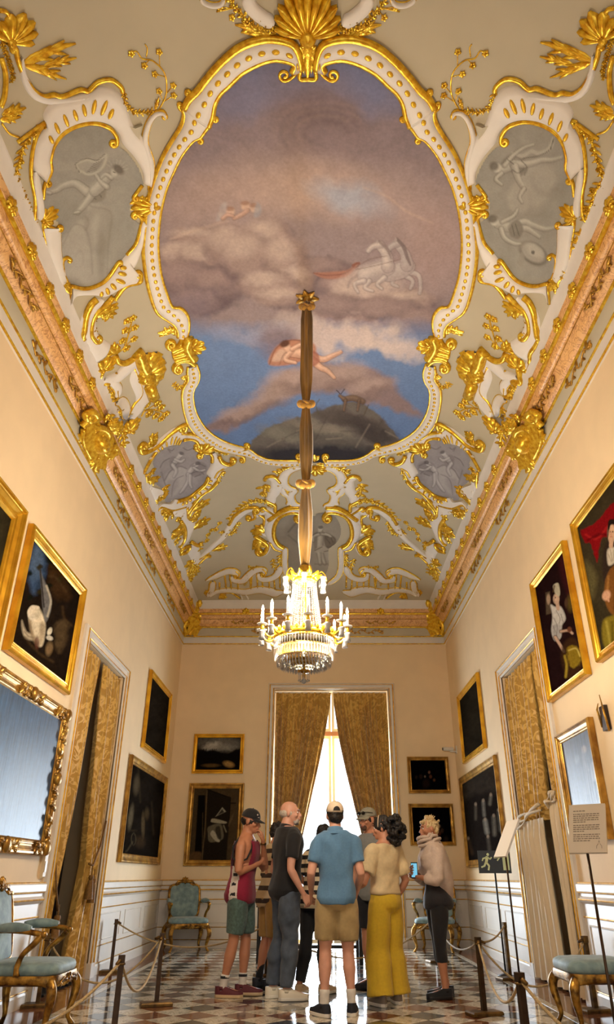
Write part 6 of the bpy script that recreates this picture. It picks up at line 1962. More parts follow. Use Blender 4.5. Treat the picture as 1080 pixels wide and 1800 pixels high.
def armchair(label, loc, rz):
    t = thing('armchair', label, 'armchair', loc, rz, 'blue damask armchairs along the walls')
    for sx in (-1, 1):
        for sy in (-1, 1):
            cab_leg(sx * 1.06, sy * 1.06, .37).build('leg', M_CHAIRGILT, t, True, True)
    rail_mb(.66, .62, .335, .405).build('seat_rail', M_CHAIRGILT, t, True, True, 50)
    cushion_mb(.65, .61, .40, .095).build('seat', M_BLUE, t, True, True)
    # back, tilted
    ca, sa = math.cos(.2), math.sin(.2)
    O = np.array([0, .285, .47]); V = np.array([0, sa, ca]); N = np.array([0, -ca, sa])
    mp = plane_map(O, (1, 0, 0), V, N)
    outl = [(-.225, .02), (-.262, .15), (-.272, .34), (-.258, .47), (-.21, .505), (-.13, .515), (-.07, .555), (0, .575), (.07, .555), (.13, .515), (.21, .505), (.258, .47), (.272, .34), (.262, .15), (.225, .02), (.1, .0), (-.1, .0)]
    op = smooth_path(outl, 5, True)
    mb = MB(); mb.tube([tuple(q) for q in mp(np.array(op), np.zeros(len(op)))], .022, 8, True)
    mb.build('back_frame', M_CHAIRGILT, t, True, True)
    v, f = patch(np.array(op) * np.array([.93, .95]) + np.array([0, .013]), .045)
    cx, cy = v[:, 0] / .27, (v[:, 1] - .27) / .30
    bul = .035 * np.clip(1 - np.maximum(np.abs(cx) ** 3, np.abs(cy) ** 3), 0, 1) + .004
    mb = MB(); mb.add([tuple(q) for q in mp(v, bul)], f); mb.add([tuple(q) for q in mp(v, -.4 * bul)], [q[::-1] for q in f])
    mb.build('backrest', M_BLUE, t, True, True)
    mb = MB()
    mq = plane_map(O + N * .02, (1, 0, 0), V, N)
    fan(mb, mq, (0, .545), (0, .64), 170, 7, .03)
    for q in (-1, 1):
        ridge(mb, mq, curl([(q * .03, .56), (q * .10, .57), (q * .16, .535)], .022, -q if q > 0 else 1, 1), .012, seg=6)
        petal(mb, mq, (q * .05, .56), (q * .15, .545), .026, .03, .15 * q, .6); petal(mb, mq, (q * .17, .515), (q * .25, .49), .022, .025, 0, .6)
    mb.build('crest', M_CHAIRGILT, t, True, True)
    mb = MB()
    for q in (-1, 1):
        mb.tube([(q * .225, .285, .37), (q * .228, .286, .47), (q * .24, .30, .52)], .024, 8)
    mb.build('back_post', M_CHAIRGILT, t, True, True)
    for q in (-1, 1):
        p = smooth_path([(q * .268, .33, .70), (q * .31, .18, .715), (q * .335, .0, .71), (q * .34, -.12, .695), (q * .325, -.165, .68)], 4)
        mb = MB(); mb.tube(p, list(np.interp(np.linspace(0, 1, len(p)), [0, .8, 1], [.02, .021, .028])), 8)
        mb.tube(smooth_path([(q * .33, -.15, .68), (q * .335, -.10, .62), (q * .315, -.02, .55), (q * .31, .01, .47), (q * .325, -.0, .40)], 4), [.02 + .008 * abs(2 * u - 1) for u in np.linspace(0, 1, 17)], 8)
        mb.ell((q * .33, -.165, .685), .03, .03, .028, 10, 6)
        ar = mb.build('arm', M_CHAIRGILT, t, True, True)
        p = smooth_path([(q * .295, .23, .725), (q * .325, .08, .735), (q * .338, -.06, .728)], 5)
        mb = MB(); mb.tube(p, [.016 + .022 * math.sin(PI * min(1, max(0, u)) ** .8) ** .5 for u in np.linspace(.02, .98, len(p))], 10)
        mb.build('arm_pad', M_BLUE, ar, True, True)
    return t


armchair('blue damask gilt armchair at the near left, arms and seat cut by the photo edge', (-2.36, 6.86, 0), PI / 2)
armchair('blue damask gilt armchair in the far left corner, behind the rope', (-2.20, 13.72, 0), math.radians(22))
armchair('blue damask gilt armchair in the far right corner, behind the blonde woman', (2.03, 13.62, 0), math.radians(-22))
st = thing('stool', 'blue upholstered gilt stool at the near right below the label', 'stool', (2.33, 6.95, 0), PI / 2)
for sx in (-1, 1):
    for sy in (-1, 1):
        cab_leg(sx * .95, sy * .98, .37).build('leg', M_CHAIRGILT, st, True, True)
rail_mb(.60, .56, .335, .405).build('seat_rail', M_CHAIRGILT, st, True, True, 50)
cushion_mb(.60, .56, .40, .10).build('seat', M_BLUE, st, True, True)

# ------------------------------------------------------------------ low rope barriers
M_BRONZE = mat('dark_bronze', (74, 54, 36), .35, .7, var=.4, scale=18)
M_BRASS = mat('old_brass', (126, 96, 48), .5, .7, var=.35, scale=14, col2=(70, 50, 24))
M_ROPE = mat('beige_rope', (196, 170, 122), .8, var=.4, scale=90, bump=.5, bscale=160)


def post(label, x, y, m=None, top=.60, rz=0.3):
    t = thing('barrier_post', label, 'post', (x, y, 0), rz, 'low posts of the rope barrier')
    m = m or M_BRONZE
    mb = MB(); mb.rings([[(sx * w, sy * d, z) for sx, sy in ((-1, -1), (1, -1), (1, 1), (-1, 1))] for w, d, z in ((.15, .085, .003), (.15, .085, .022), (.14, .078, .034), (.03, .03, .036))]); mb.build('base_plate', M_BRASS, t, False, True)
    mb = MB(); mb.rings([[(sx * w, sy * w, z) for sx, sy in ((-1, -1), (1, -1), (1, 1), (-1, 1))] for w, z in ((.021, .034), (.019, top - .05))]); mb.build('shaft', m, t, False, True)
    mb = MB(); mb.box(-.023, .023, -.023, .023, top - .05, top); mb.build('cap', m, t, False, True)
    mb = MB(); mb.tube([(.026 * math.cos(a), .026 * math.sin(a), top - .055) for a in [2 * PI * k / 14 for k in range(14)]], .007, 6, True); mb.build('ring', M_BRASS, t, True, True)
    return t


PP = {'a': (-2.66, 10.72), 'b': (-1.40, 5.92), 'c': (-1.54, 8.12), 'd': (1.51, 7.6), 'e': (1.20, 4.90), 'f': (2.33, 9.99), 'g': (2.56, 7.75), 'h': (-.62, 10.3), 'i': (1.75, 11.9), 'w': (-2.66, 8.05)}
post('slim dark post against the left dado beyond the door curtain', *PP['a'])
post('nearest dark post on the left, its foot below the photo edge', *PP['b'])
post('dark post with brass base on the left, in front of the tank-top man', *PP['c'])
post('dark post with brass base on the right, in front of the far post', *PP['d'])
post('nearest dark post on the right, carrying the edge-on label pole', *PP['e'])
post('slim brass post by the right dado under the exit sign', *PP['f'], M_BRASS)
post('brass post close to the right wall behind the stool', *PP['g'], M_BRASS)
post('dark post hidden behind the legs of the bald man', *PP['h'])
post('dark post hidden behind the legs of the blonde woman', *PP['i'])
post('brass post close to the left door frame behind the near armchair', *PP['w'], M_BRASS)


def rope(label, a, b, sag, za=.565, zb=.565, r=.0095):
    a, b = Vector((*a, za)), Vector((*b, zb))
    t = thing('barrier_rope', label, 'rope', tuple((a + b) / 2 - Vector((0, 0, sag))), 0, 'ropes of the barrier')
    n = 22
    d = (b - a).normalized()
    pts = [a.lerp(b, k / n) - Vector((0, 0, sag * 4 * (k / n) * (1 - k / n))) for k in range(n + 1)]
    MB().tube(pts, r, 8).build('cord', M_ROPE, t, True)
    for q, k in ((pts[0], 1), (pts[-1], -1)):
        MB().tube([q, q + d * .03 * k, q + d * .07 * k - Vector((0, 0, .015))], [.013, .014, .011], 8).build('brass_end', M_BRASS, t, True)
    return t


rope('rope from the left dado post sagging across the far left floor', PP['a'], PP['h'], .27)
rope('deeply sagging pale rope between the two near left posts', PP['c'], PP['b'], .30)
rope('rope from the left middle post back to the door frame', PP['c'], PP['w'], .38)
rope('rope running from the nearest left post out of the photo', PP['b'], (-1.9, 3.6), .25)
rope('rope behind the people between the two hidden posts', PP['h'], PP['i'], .44)
rope('pale rope passing the blonde woman to the right middle post', PP['i'], PP['d'], .20)
rope('short straight rope up to the brass post under the exit sign', PP['d'], PP['f'], .06)
rope('deeply sagging pale rope between the two near right posts', PP['d'], PP['e'], .26)
rope('thin rope from the right middle post to the post behind the stool', PP['d'], PP['g'], .36)
rope('rope running from the nearest right post out of the photo', PP['e'], (1.7, 3.2), .25)

# ------------------------------------------------------------------ label stands and exit sign
M_CARD = mat('cream_card', (222, 208, 182), .6)
M_CARDW = mat('white_card', (235, 230, 220), .55)
M_PRINT = mat('grey_print', (140, 126, 106), .8)


def text_obj(name, body, size, m, parent, loc, rot, align='LEFT'):
    cu = bpy.data.curves.new(name, 'FONT'); cu.body = body; cu.size = size; cu.align_x = align; cu.extrude = .0004
    cu.materials.append(m)
    o = bpy.data.objects.new(name, cu); C.objects.link(o); o.parent = parent; o.location = loc; o.rotation_euler = rot
    return o


def label_board(t, loc, w, h, rot, m):
    o = MB().box(-w / 2, w / 2, -.006, .006, 0, h).build('label_board', m, t, False, True)
    o.location = loc; o.rotation_euler = rot
    return o


lx, ly = PP['e']
s1 = thing('label_stand', 'white label board seen edge-on, on a thin pole above the right post', 'sign', (lx, ly, .60))
MB().tube([(lx, ly, .6), (lx, ly, 1.215)], .006, 8).build('pole', M_BRONZE, s1, True)
lb = label_board(s1, (-.035, 0, .61), .22, .24, (math.radians(-28), 0, math.radians(-84)), M_CARDW)
# the cream text board, nearer and on the right
bx, by = 1.315, 3.75
s2 = thing('label_stand', 'cream label board with lines of grey text on a thin pole at the right edge', 'sign', (bx, by, 0))
mb = MB(); mb.tube([(bx + .0, by, 0.0), (bx, by - .004, 1.203)], .007, 8); mb.build('pole', M_BRONZE, s2, True)
mb = MB(); mb.lathe([(.13, .0), (.13, .015), (.02, .03), (.02, .06)], 20); mb.build('base', M_BRONZE, s2, True, True)
lb = label_board(s2, (.0, -.012, 1.20), .18, .26, (math.radians(-30), 0, math.radians(-34)), M_CARD)
rr = random.Random(3)
y = .225
mb = MB()
for k in range(14):
    w = .128 if k not in (0, 5, 9, 13) else rr.uniform(.05, .10)
    if k in (1, 6, 10): y -= .007
    x = -.068
    while x < -.068 + w - .004:
        q = min(rr.uniform(.006, .018), -.068 + w - x)
        mb.box(x, x + q, -.0068, -.0058, y - .0045, y); x += q + .003
    y -= .0108
mb.build('printed_text', M_PRINT, lb, False, True)['kind'] = 'stuff'
mb = MB()
for dx in (-.012, .012): mb.tube([(.055 + dx, -.0065, .02), (.055 + dx, -.0065, .032), (.055 + dx * .3, -.0065, .045)], .0012, 4)
mb.tube([(.052, -.0065, .05), (.055, -.0065, .062), (.058, -.0065, .05)], .0012, 4)
mb.build('emblem', M_PRINT, lb, False, True)
# standing exit sign
ex, ey = 2.37, 10.36
s3 = thing('exit_sign', 'black standing emergency exit sign with running man and arrow', 'sign', (ex, ey, 0))
mb = MB(); mb.lathe([(.10, .0), (.10, .012), (.02, .03)], 20); mb.build('base', M_BLACK, s3, True, True)
MB().tube([(ex, ey, .02), (ex, ey, 1.15)], .012, 8).build('pole', M_BLACK, s3, True)
M_SIGN = mat('black_green_sign', (14, 20, 16), .4)
M_GLOW = mat('pale_green_symbol', (214, 226, 176), .5)
bd = MB().box(-.21, .21, -.012, .012, 0, .27).build('board', M_SIGN, s3, False, True)
bd.location = (.0, -.02, 1.14); bd.rotation_euler = (0, 0, math.radians(-12))
mb = MB()
W_ = -.0135


def bar(p0, p1, w):
    a, b = np.array(p0), np.array(p1)
    d = (b - a) / np.linalg.norm(b - a); n = np.array([-d[1], d[0]]) * w / 2
    q = [a - n, b - n, b + n, a + n]
    mb.add([(x, W_, z) for x, z in q] + [(x, W_ + .002, z) for x, z in q], [(0, 1, 2, 3), (4, 7, 6, 5), (0, 4, 5, 1), (1, 5, 6, 2), (2, 6, 7, 3), (3, 7, 4, 0)])


mb.rings([[(-.075 + .018 * math.cos(a), yy, .222 + .018 * math.sin(a)) for a in [2 * PI * k / 12 for k in range(12)]] for yy in (W_, W_ + .002)])
for a, b, w in (((-.085, .20), (-.105, .125), .036), ((-.105, .13), (-.07, .085), .024), ((-.07, .09), (-.085, .035), .022), ((-.11, .13), (-.135, .08), .024), ((-.135, .085), (-.175, .07), .02), ((-.085, .19), (-.045, .165), .018), ((-.045, .168), (-.03, .19), .016), ((-.09, .19), (-.14, .175), .018), ((-.14, .18), (-.155, .145), .016),
                 ((.0, .185), (.07, .185), .016), ((.075, .185), (.04, .222), .016), ((.075, .185), (.04, .148), .016)):
    bar(a, b, w)
mb.build('running_man_symbol', M_GLOW, bd, False, True)
mb = MB(); bar((.15, .035), (.15, .235), .082); mb.build('door_symbol', M_GLOW, bd, False, True)

# ------------------------------------------------------------------ black table in front of the window
tb = thing('table', 'black table with stretcher standing before the far window behind the people', 'table', (-.1, 12.2, 0))
mb = MB(); mb.box(-.88, .70, 11.75, 12.75, .70, .75); mb.build('tabletop', M_BLACK, tb)
for x in (-.86, .62):
    for yy in (11.78, 12.66):
        MB().box(x, x + .06, yy, yy + .06, 0, .70).build('leg', M_BLACK, tb)
MB().box(-.80, .62, 12.67, 12.71, .11, .16).build('stretcher', M_BLACK, tb)
MB().box(-.85, -.81, 11.84, 12.66, .11, .16).build('stretcher', M_BLACK, tb)
MB().box(-.86, .68, 11.76, 11.80, .62, .70).build('apron', M_BLACK, tb)
# ------------------------------------------------------------------ crystal chandelier
M_CRYSTAL, nt, b = new_mat('cut_crystal')
nt.nodes.remove(b)
tr = nt.nodes.new('ShaderNodeBsdfTranslucent'); tr.inputs['Color'].default_value = (.62, .60, .57, 1)
gl = nt.nodes.new('ShaderNodeBsdfGlossy'); gl.inputs['Color'].default_value = (.8, .8, .8, 1); gl.inputs['Roughness'].default_value = .12
df = nt.nodes.new('ShaderNodeBsdfDiffuse'); df.inputs['Color'].default_value = (.6, .58, .55, 1)
mx = nt.nodes.new('ShaderNodeMixShader'); mx.inputs['Fac'].default_value = .25
mx2 = nt.nodes.new('ShaderNodeMixShader'); mx2.inputs['Fac'].default_value = .3
out = nt.nodes['Material Output']
nt.links.new(tr.outputs[0], mx.inputs[1]); nt.links.new(gl.outputs[0], mx.inputs[2])
nt.links.new(mx.outputs[0], mx2.inputs[1]); nt.links.new(df.outputs[0], mx2.inputs[2]); nt.links.new(mx2.outputs[0], out.inputs['Surface'])
M_FLAME, nt, b = new_mat('lit_bulb')
b.inputs['Emission Color'].default_value = (1.0, .86, .62, 1); b.inputs['Emission Strength'].default_value = 30.0
M_CANDLE = mat('ivory_candle', (250, 240, 220), .5)
M_SLEEVE = mat('gold_brown_velvet', (168, 124, 42), .8, var=.5, scale=14, col2=(92, 66, 20), stretch=(1, 1, .12), sheen=.4)

ch = thing('chandelier', 'lit crystal chandelier with candles on a long gold velvet sleeve', 'chandelier', (CHX, CHY, CHZ))
O_ = Vector((CHX, CHY, CHZ))


def inst(name, me, ang, parent, R=0.0, z=0.0, tilt=0.0):
    o = bpy.data.objects.new(name, me); C.objects.link(o); o.parent = parent
    o.location = (R * math.cos(ang), R * math.sin(ang), z); o.rotation_euler = (0, tilt, ang)
    return o


def mesh_of(name, mb, m, smooth=False):
    me = bpy.data.meshes.new(name); me.from_pydata(mb.v, [], mb.f); me.materials.append(m)
    if smooth: me.shade_smooth()
    me.update(); return me


def gem(mb, c, r, h):
    mb.add([(c[0], c[1], c[2] + h), (c[0] + r, c[1], c[2]), (c[0], c[1] + r, c[2]), (c[0] - r, c[1], c[2]), (c[0], c[1] - r, c[2]), (c[0], c[1], c[2] - h)],
           [(0, 1, 2), (0, 2, 3), (0, 3, 4), (0, 4, 1), (5, 2, 1), (5, 3, 2), (5, 4, 3), (5, 1, 4)])


# central stem, rings
MB().lathe([(.012, .05), (.016, .2), (.012, 1.0), (.03, 1.04)], 10).build('stem', M_GOLD, ch, True, True)
MB().lathe([(.245, .375), (.268, .385), (.274, .41), (.262, .435), (.245, .43)], 40).build('main_ring', M_GOLD, ch, True, True)
mb = MB()
for k in range(28):
    a = 2 * PI * k / 28
    c, s_ = math.cos(a), math.sin(a)
    mb.ell((.27 * c, .27 * s_, .445), .016, .016, .03, 6, 4)
mb.build('ring_leaves', M_GOLD, ch, True, True)
MB().lathe([(.10, .925), (.108, .93), (.108, .95), (.10, .955)], 28).build('upper_ring', M_GOLD, ch, True, True)
# tent of bead strands
mb = MB()
n = 26
for i in range(n):
    t = i / (n - 1)
    r = .106 + (.165 - .106) * t ** 1.4; z = .93 - (.93 - .44) * t
    gem(mb, (r, 0, z), .0075, .0098)
me = mesh_of('bead_strand', mb, M_CRYSTAL)
for k in range(32):
    inst('bead_strand', me, 2 * PI * k / 32, ch)
# basket: tiers of prisms
for R, z, L, cnt in ((.264, .375, .10, 64), (.258, .30, .11, 60), (.235, .215, .07, 54), (.20, .18, .055, 44), (.155, .16, .045, 34), (.105, .145, .04, 22)):
    mb = MB()
    gem(mb, (0, 0, 0), .008, .009)
    w = .0095
    mb.add([(0, 0, -.008), (w, 0, -.022), (0, w, -.022), (-w, 0, -.022), (0, -w, -.022), (0, 0, -L)], [(0, 1, 2), (0, 2, 3), (0, 3, 4), (0, 4, 1), (5, 2, 1), (5, 3, 2), (5, 4, 3), (5, 1, 4)])
    me = mesh_of('prism', mb, M_CRYSTAL)
    tier = bpy.data.objects.new('basket_ring', mesh_of('basket_ring', MB().lathe([(R - .004, z), (R + .003, z), (R + .003, z + .007), (R - .004, z + .007)], 36), M_GOLD, True))
    C.objects.link(tier); tier.parent = ch
    for k in range(cnt):
        inst('prism', me, 2 * PI * (k + (cnt % 3) * .3) / cnt, tier, R, z)
mb = MB(); mb.lathe([(0, .09), (.05, .10), (.055, .115), (.02, .125), (0, .13)], 16); mb.build('bottom_boss', M_GOLD_DULL, ch, True, True)
mb = MB(); mb.lathe([(0, 0), (.02, .012), (.026, .028), (.012, .045), (.012, .09)], 12)
for k in range(8):
    a = 2 * PI * k / 8
    mb.tube([(.045 * math.cos(a), .045 * math.sin(a), .10), (.045 * math.cos(a), .045 * math.sin(a), .035)], .004, 4)
    gem(mb, (.045 * math.cos(a), .045 * math.sin(a), .03), .008, .012)
mb.build('glass_finial', M_CRYSTAL, ch, False, True)
# crown of leaves, small bells
mb = MB()
for k in range(10):
    a = 2 * PI * k / 10
    mp = plane_map((.075 * math.cos(a), .075 * math.sin(a), .95), (-math.sin(a), math.cos(a), 0), tuple(unit(math.cos(a) * .8, math.sin(a) * .8, .7)), tuple(unit(math.cos(a), math.sin(a), -.5)))
    petal(mb, mp, (0, 0), (0, .10), .030, .025, 0, .6)
    petal(mb, mp, (0, 0), (.025, .06), .016, .025, 0, .6); petal(mb, mp, (0, 0), (-.025, .06), .016, .025, 0, .6)
    if k % 2 == 0:
        pth = [(.1 * math.cos(a), .1 * math.sin(a), .97), (.15 * math.cos(a), .15 * math.sin(a), 1.04), (.19 * math.cos(a), .19 * math.sin(a), 1.0), (.20 * math.cos(a), .20 * math.sin(a), .95)]
        mb.tube(smooth_path(pth, 4), .006, 6)
mb.lathe([(.07, .945), (.085, .96), (.06, 1.0), (.05, 1.09), (.03, 1.1)], 14)
mb.build('crown', M_GOLD, ch, True, True)
mb = MB(); mb.lathe([(.02, 0), (.03, -.012), (.026, -.02), (.02, -.05), (.027, -.085), (.024, -.085), (.015, -.05), (.012, -.015)], 12)
bell = mesh_of('glass_bell', mb, M_CRYSTAL, True)
for k in range(6):
    a = 2 * PI * (k + .5) / 6
    inst('glass_bell', bell, a, ch, .195, .955)
mb = MB(); gem(mb, (0, 0, -.06), .009, .02); mb.tube([(0, 0, 0), (0, 0, -.04)], .002, 4)
drop = mesh_of('crystal_drop', mb, M_CRYSTAL)
for k in range(10):
    inst('crystal_drop', drop, 2 * PI * (k + .25) / 10, ch, .15, .93)
# candle arms: outer ring of twelve and an inner ring of six standing higher
mb = MB(); mb.tube(smooth_path([(0, 0, -.03), (.045, 0, -.055), (.09, 0, -.03), (.12, 0, .012)], 5), .009, 6); mb.lathe([(.008, 0), (.018, .01), (.014, .03), (.02, .05), (.012, .05)], 10, (.12, 0, 0))
arm = mesh_of('candle_arm', mb, M_GOLD, True)
mb = MB(); mb.lathe([(.010, .046), (.042, .05), (.046, .058), (.040, .056), (.012, .052)], 16)
pan = mesh_of('drip_pan', mb, M_CRYSTAL, True)
mb = MB(); mb.lathe([(.0, .05), (.013, .05), (.0125, .165), (.009, .17), (0, .17)], 10)
candle = mesh_of('candle', mb, M_CANDLE, True)
mb = MB(); mb.lathe([(0, .168), (.009, .176), (.0125, .192), (.008, .212), (0, .232)], 10)
flame = mesh_of('bulb', mb, M_FLAME, True)
lights = []
for cnt, R0, z0, off in ((14, .265, .44, .5),):
    for k in range(cnt):
        a = 2 * PI * (k + off) / cnt + .1
        am = inst('candle_arm', arm, a, ch, R0, z0)
        for nm, me in (('drip_pan', pan), ('candle', candle), ('bulb', flame)):
            o = bpy.data.objects.new(nm, me); C.objects.link(o); o.parent = am; o.location = (.12, 0, 0)
        o = bpy.data.objects.new('glass_bell', bell); C.objects.link(o); o.parent = am; o.location = (.12, 0, .0)
        rr = R0 + .12
        lights.append((rr * math.cos(a), rr * math.sin(a), z0 + .20, 1.0))
lights += [(.10, 0, .34, 1.2), (-.10, 0, .34, 1.2), (0, .08, .23, 1.2), (0, -.08, .23, 1.2), (0, .0, .62, .3)]
for x, y, z, q in lights:
    d = bpy.data.lights.new('bulb_light', 'POINT'); d.energy = CANDLE_POWER * q; d.color = CANDLE_COLOR; d.shadow_soft_size = .02
    o = bpy.data.objects.new('bulb_light', d); C.objects.link(o); o.location = (CHX + x, CHY + y, CHZ + z)
# velvet sleeve over the suspension chain, tied by three knots
zs_ = np.linspace(1.09, 4.38, 120)
kn = [on_y(541, py, CHY)[2] - CHZ for py in (852, 712)]
rings = []
for z in zs_:
    near = min(abs(z - q) for q in kn + [1.06, 4.44])
    r0 = .022 + .024 * min(1, (near / .32)) ** .8
    ring = []
    for k in range(28):
        a = 2 * PI * k / 28
        r = r0 * (1 + .24 * math.sin(5 * a + z * .9) + .1 * math.sin(11 * a - z * 2))
        ring.append((r * 1.25 * math.cos(a), r * math.sin(a), z))
    rings.append(ring)
sl = MB().rings(rings).build('velvet_sleeve', M_SLEEVE, ch, True, True)
M_KNOT = mat('gold_satin', (206, 152, 52), .4, var=.35, scale=20, sheen=.4)
for z in kn + [4.30]:
    mb = MB()
    mb.ell((0, 0, z), .052, .048, .05, 14, 8)
    for q in (-1, 1):
        mb.ell((q * .055, -.012, z + .006), .045, .036, .048, 12, 8, Matrix.Rotation(q * .35, 3, 'Y'))
        mb.ell((q * .03, -.035, z - .03), .036, .026, .04, 10, 6)
    mb.tube([(-.03, -.05, z + .02), (.0, -.055, z), (.03, -.05, z - .018)], .012, 6)
    mb.build('knot', M_KNOT, sl, True, True)
mb = MB()
zc = float(vault(CHX, CHY)) - CHZ
mb.lathe([(.02, zc - .10), (.03, zc - .06), (.06, zc - .03), (.075, zc - .005), (.0, zc)], 16)
mb.ell((0, 0, zc - .09), .022, .022, .03, 10, 6)
for k in range(7):
    a = 2 * PI * k / 7
    mp = plane_map((0, 0, zc - .02), (1, 0, 0), (0, 1, 0), (0, 0, -1))
    petal(mb, mp, (.02 * math.cos(a), .02 * math.sin(a)), (.14 * math.cos(a), .14 * math.sin(a)), .035, .03, 0, .6)
mb.build('ceiling_rose', M_GOLD_DULL, ch, True, True)
# ------------------------------------------------------------------ people
class Fig:
    """a person: joints in a local frame facing -y, person's left at +x"""

    def __init__(s, name_label, x, y, face, H, lean=0.0, turn=0.0, head=(0, 0), feet=None, hands=None, elbows=None, build=1.0, skin=None, hipx=0.0, shoulder_drop=(0, 0), bust=0.0):
        s.t = thing('person', name_label, 'person', (x, y, 0), math.radians(face))
        s.H, s.k, s.b = H, H / 1.75, build
        k = s.k
        s.lean = math.radians(lean); s.turn = math.radians(turn); s.hipx = hipx
        s.hip_z = .515 * H
        s.hips = [np.array([q * .088 * k + hipx, 0, .50 * H]) for q in (-1, 1)]
        feet = feet or [(-.11, 0, 0), (.11, 0, 0)]            # x, y, toe-out degrees
        s.feet = feet
        s.ank = [np.array([f[0], f[1] + .03, .085 * k]) for f in feet]
        s.knee = [(h + a) / 2 + np.array([0, -.03 - .25 * abs(a[1] - h[1]) * 0, .01]) for h, a in zip(s.hips, s.ank)]
        sh = [np.array([q * .185 * k * build, .01, .787 * H - d]) for q, d in zip((-1, 1), shoulder_drop)]
        s.sho = [s.up(p) for p in sh]
        s.neck = s.up(np.array([0, .015, .85 * H])); s.headc = s.up(np.array([0, -.012, .928 * H]))
        s.hands = [np.array(h, float) if h is not None else s.sho[i] + np.array([(-1, 1)[i] * .08, -.06, -.56 * k]) for i, h in enumerate(hands or [None, None])]
        el = elbows or [None, None]
        s.elb = []
        for i in range(2):
            if el[i] is not None:
                s.elb.append(np.array(el[i], float))
            else:
                s.elb.append((s.sho[i] + s.hands[i]) / 2 + np.array([(-1, 1)[i] * .03, .05, 0]))
        s.hy, s.hp = math.radians(head[0]), math.radians(head[1])
        s.skin = skin
        s.bust = bust
        s.Rh = Matrix.Rotation(s.hy, 3, 'Z') @ Matrix.Rotation(s.hp, 3, 'X')

    def up(s, p):
        """upper body: lean about the hips, twist about the spine"""
        p = np.array(p, float)
        f = np.clip((p[2] - s.hip_z) / (.3 * s.H), 0, 1)
        a = s.turn * f
        x, y = p[0] * math.cos(a) - p[1] * math.sin(a), p[0] * math.sin(a) + p[1] * math.cos(a)
        z = p[2] - s.hip_z
        l = s.lean * f
        return np.array([x + s.hipx * (1 - f), y * math.cos(l) - z * math.sin(l), s.hip_z + z * math.cos(l) + y * math.sin(l)])

    TORSO = ((.465, .09, .085, 0), (.49, .15, .11, .01), (.52, .168, .118, .012), (.56, .16, .108, .005), (.61, .142, .098, 0), (.66, .145, .10, 0), (.71, .158, .108, -.004), (.755, .172, .112, -.004), (.79, .176, .104, 0), (.815, .165, .09, .006), (.835, .128, .078, .012), (.848, .088, .066, .014), (.862, .062, .058, .014))

    def torso(s, mb, inf=0.0, z0=.0, z1=1.0, flare=0.0, seg=28):
        rings = []
        zs = [q for q in s.TORSO if z0 <= q[0] <= z1]
        for (z, hx, hy, yo) in zs:
            k = s.k * (s.b if z > .5 else (1 + s.b) / 2)
            fl = flare * max(0, (.60 - z) / .14)
            front = s.bust * math.exp(-((z - .735) / .03) ** 2)
            ring = []
            for i in range(seg):
                a = 2 * PI * i / seg
                ca, sa = math.cos(a), math.sin(a)
                x = (hx * k + inf + fl) * math.copysign(abs(ca) ** .85, ca)
                y = (hy * k + inf + fl) * math.copysign(abs(sa) ** .85, sa) + yo * k
                if sa < 0: y += front * sa
                ring.append(tuple(s.up((x, y, z * s.H))))
            rings.append(ring)
        mb.rings(rings)

    def tubep(s, mb, pts, ts, rs, n=12, seg=16):
        p = resample(smooth_path(pts, 6), n)
        mb.tube([tuple(q) for q in p], list(np.interp(np.linspace(0, 1, n), ts, rs)), seg)

    def leg(s, mb, i, inf=0.0, t1=1.0, flare=0.0, n=16, w=1.0):
        h, kn, a = s.hips[i], s.knee[i], s.ank[i]
        k = s.k
        full = resample([h + np.array([0, 0, .03]), kn, a], 40)
        m = max(4, int(40 * t1))
        p = full[:m]
        T = np.linspace(0, 1, 40)[:m]
        r = np.interp(T, [0, .12, .3, .46, .54, .66, .85, 1], np.array([.088, .088, .076, .057, .054, .060, .040, .036]) * k * w) + inf + flare * T
        idx = np.unique(np.linspace(0, m - 1, n).astype(int))
        mb.tube([tuple(p[j]) for j in idx], [float(r[j]) for j in idx], 18)

    def arm(s, mb, i, inf=0.0, t1=1.0, w=1.0):
        a, e, h = s.sho[i], s.elb[i], s.hands[i]
        inn = a + (s.neck - a) * .28 - np.array([0, 0, .012])
        full = resample([inn, a, e, h], 44)
        m = max(5, int(44 * t1))
        k = s.k * w
        T = np.linspace(0, 1, 44)[:m]
        r = np.interp(T, [0, .12, .2, .45, .56, .66, .9, 1], np.array([.050, .054, .051, .043, .038, .040, .027, .024]) * k) + inf
        idx = np.unique(np.linspace(0, m - 1, 16).astype(int))
        mb.tube([tuple(full[j]) for j in idx], [float(r[j]) for j in idx], 16)

    def hd(s, p):
        """head-local point (x right-left, -y forward, z up; metres for H=1.75) to person space"""
        q = s.Rh @ Vector((p[0] * s.k, p[1] * s.k, p[2] * s.k))
        return (s.headc[0] + q.x, s.headc[1] + q.y, s.headc[2] + q.z)

    def hell(s, mb, c, rx, ry, rz, seg=16, rows=10, rot=None):
        R = s.Rh if rot is None else s.Rh @ rot
        mb.ell(s.hd(c), rx * s.k, ry * s.k, rz * s.k, seg, rows, R)

    def head(s, mb):
        s.hell(mb, (0, .012, .025), .077, .098, .092)
        s.hell(mb, (0, -.020, -.02), .066, .074, .085)
        s.hell(mb, (0, -.045, -.068), .046, .046, .046)          # jaw
        s.hell(mb, (0, -.078, -.094), .022, .016, .018, 10, 6)   # chin
        s.hell(mb, (0, -.083, .028), .05, .018, .016, 12, 6)     # brow
        mb.tube([s.hd((0, -.088, .022)), s.hd((0, -.104, -.008)), s.hd((0, -.118, -.028)), s.hd((0, -.098, -.038))], [.009 * s.k, .011 * s.k, .015 * s.k, .012 * s.k], 8)
        s.hell(mb, (0, -.094, -.056), .024, .014, .008, 10, 6); s.hell(mb, (0, -.091, -.067), .022, .013, .008, 10, 6)
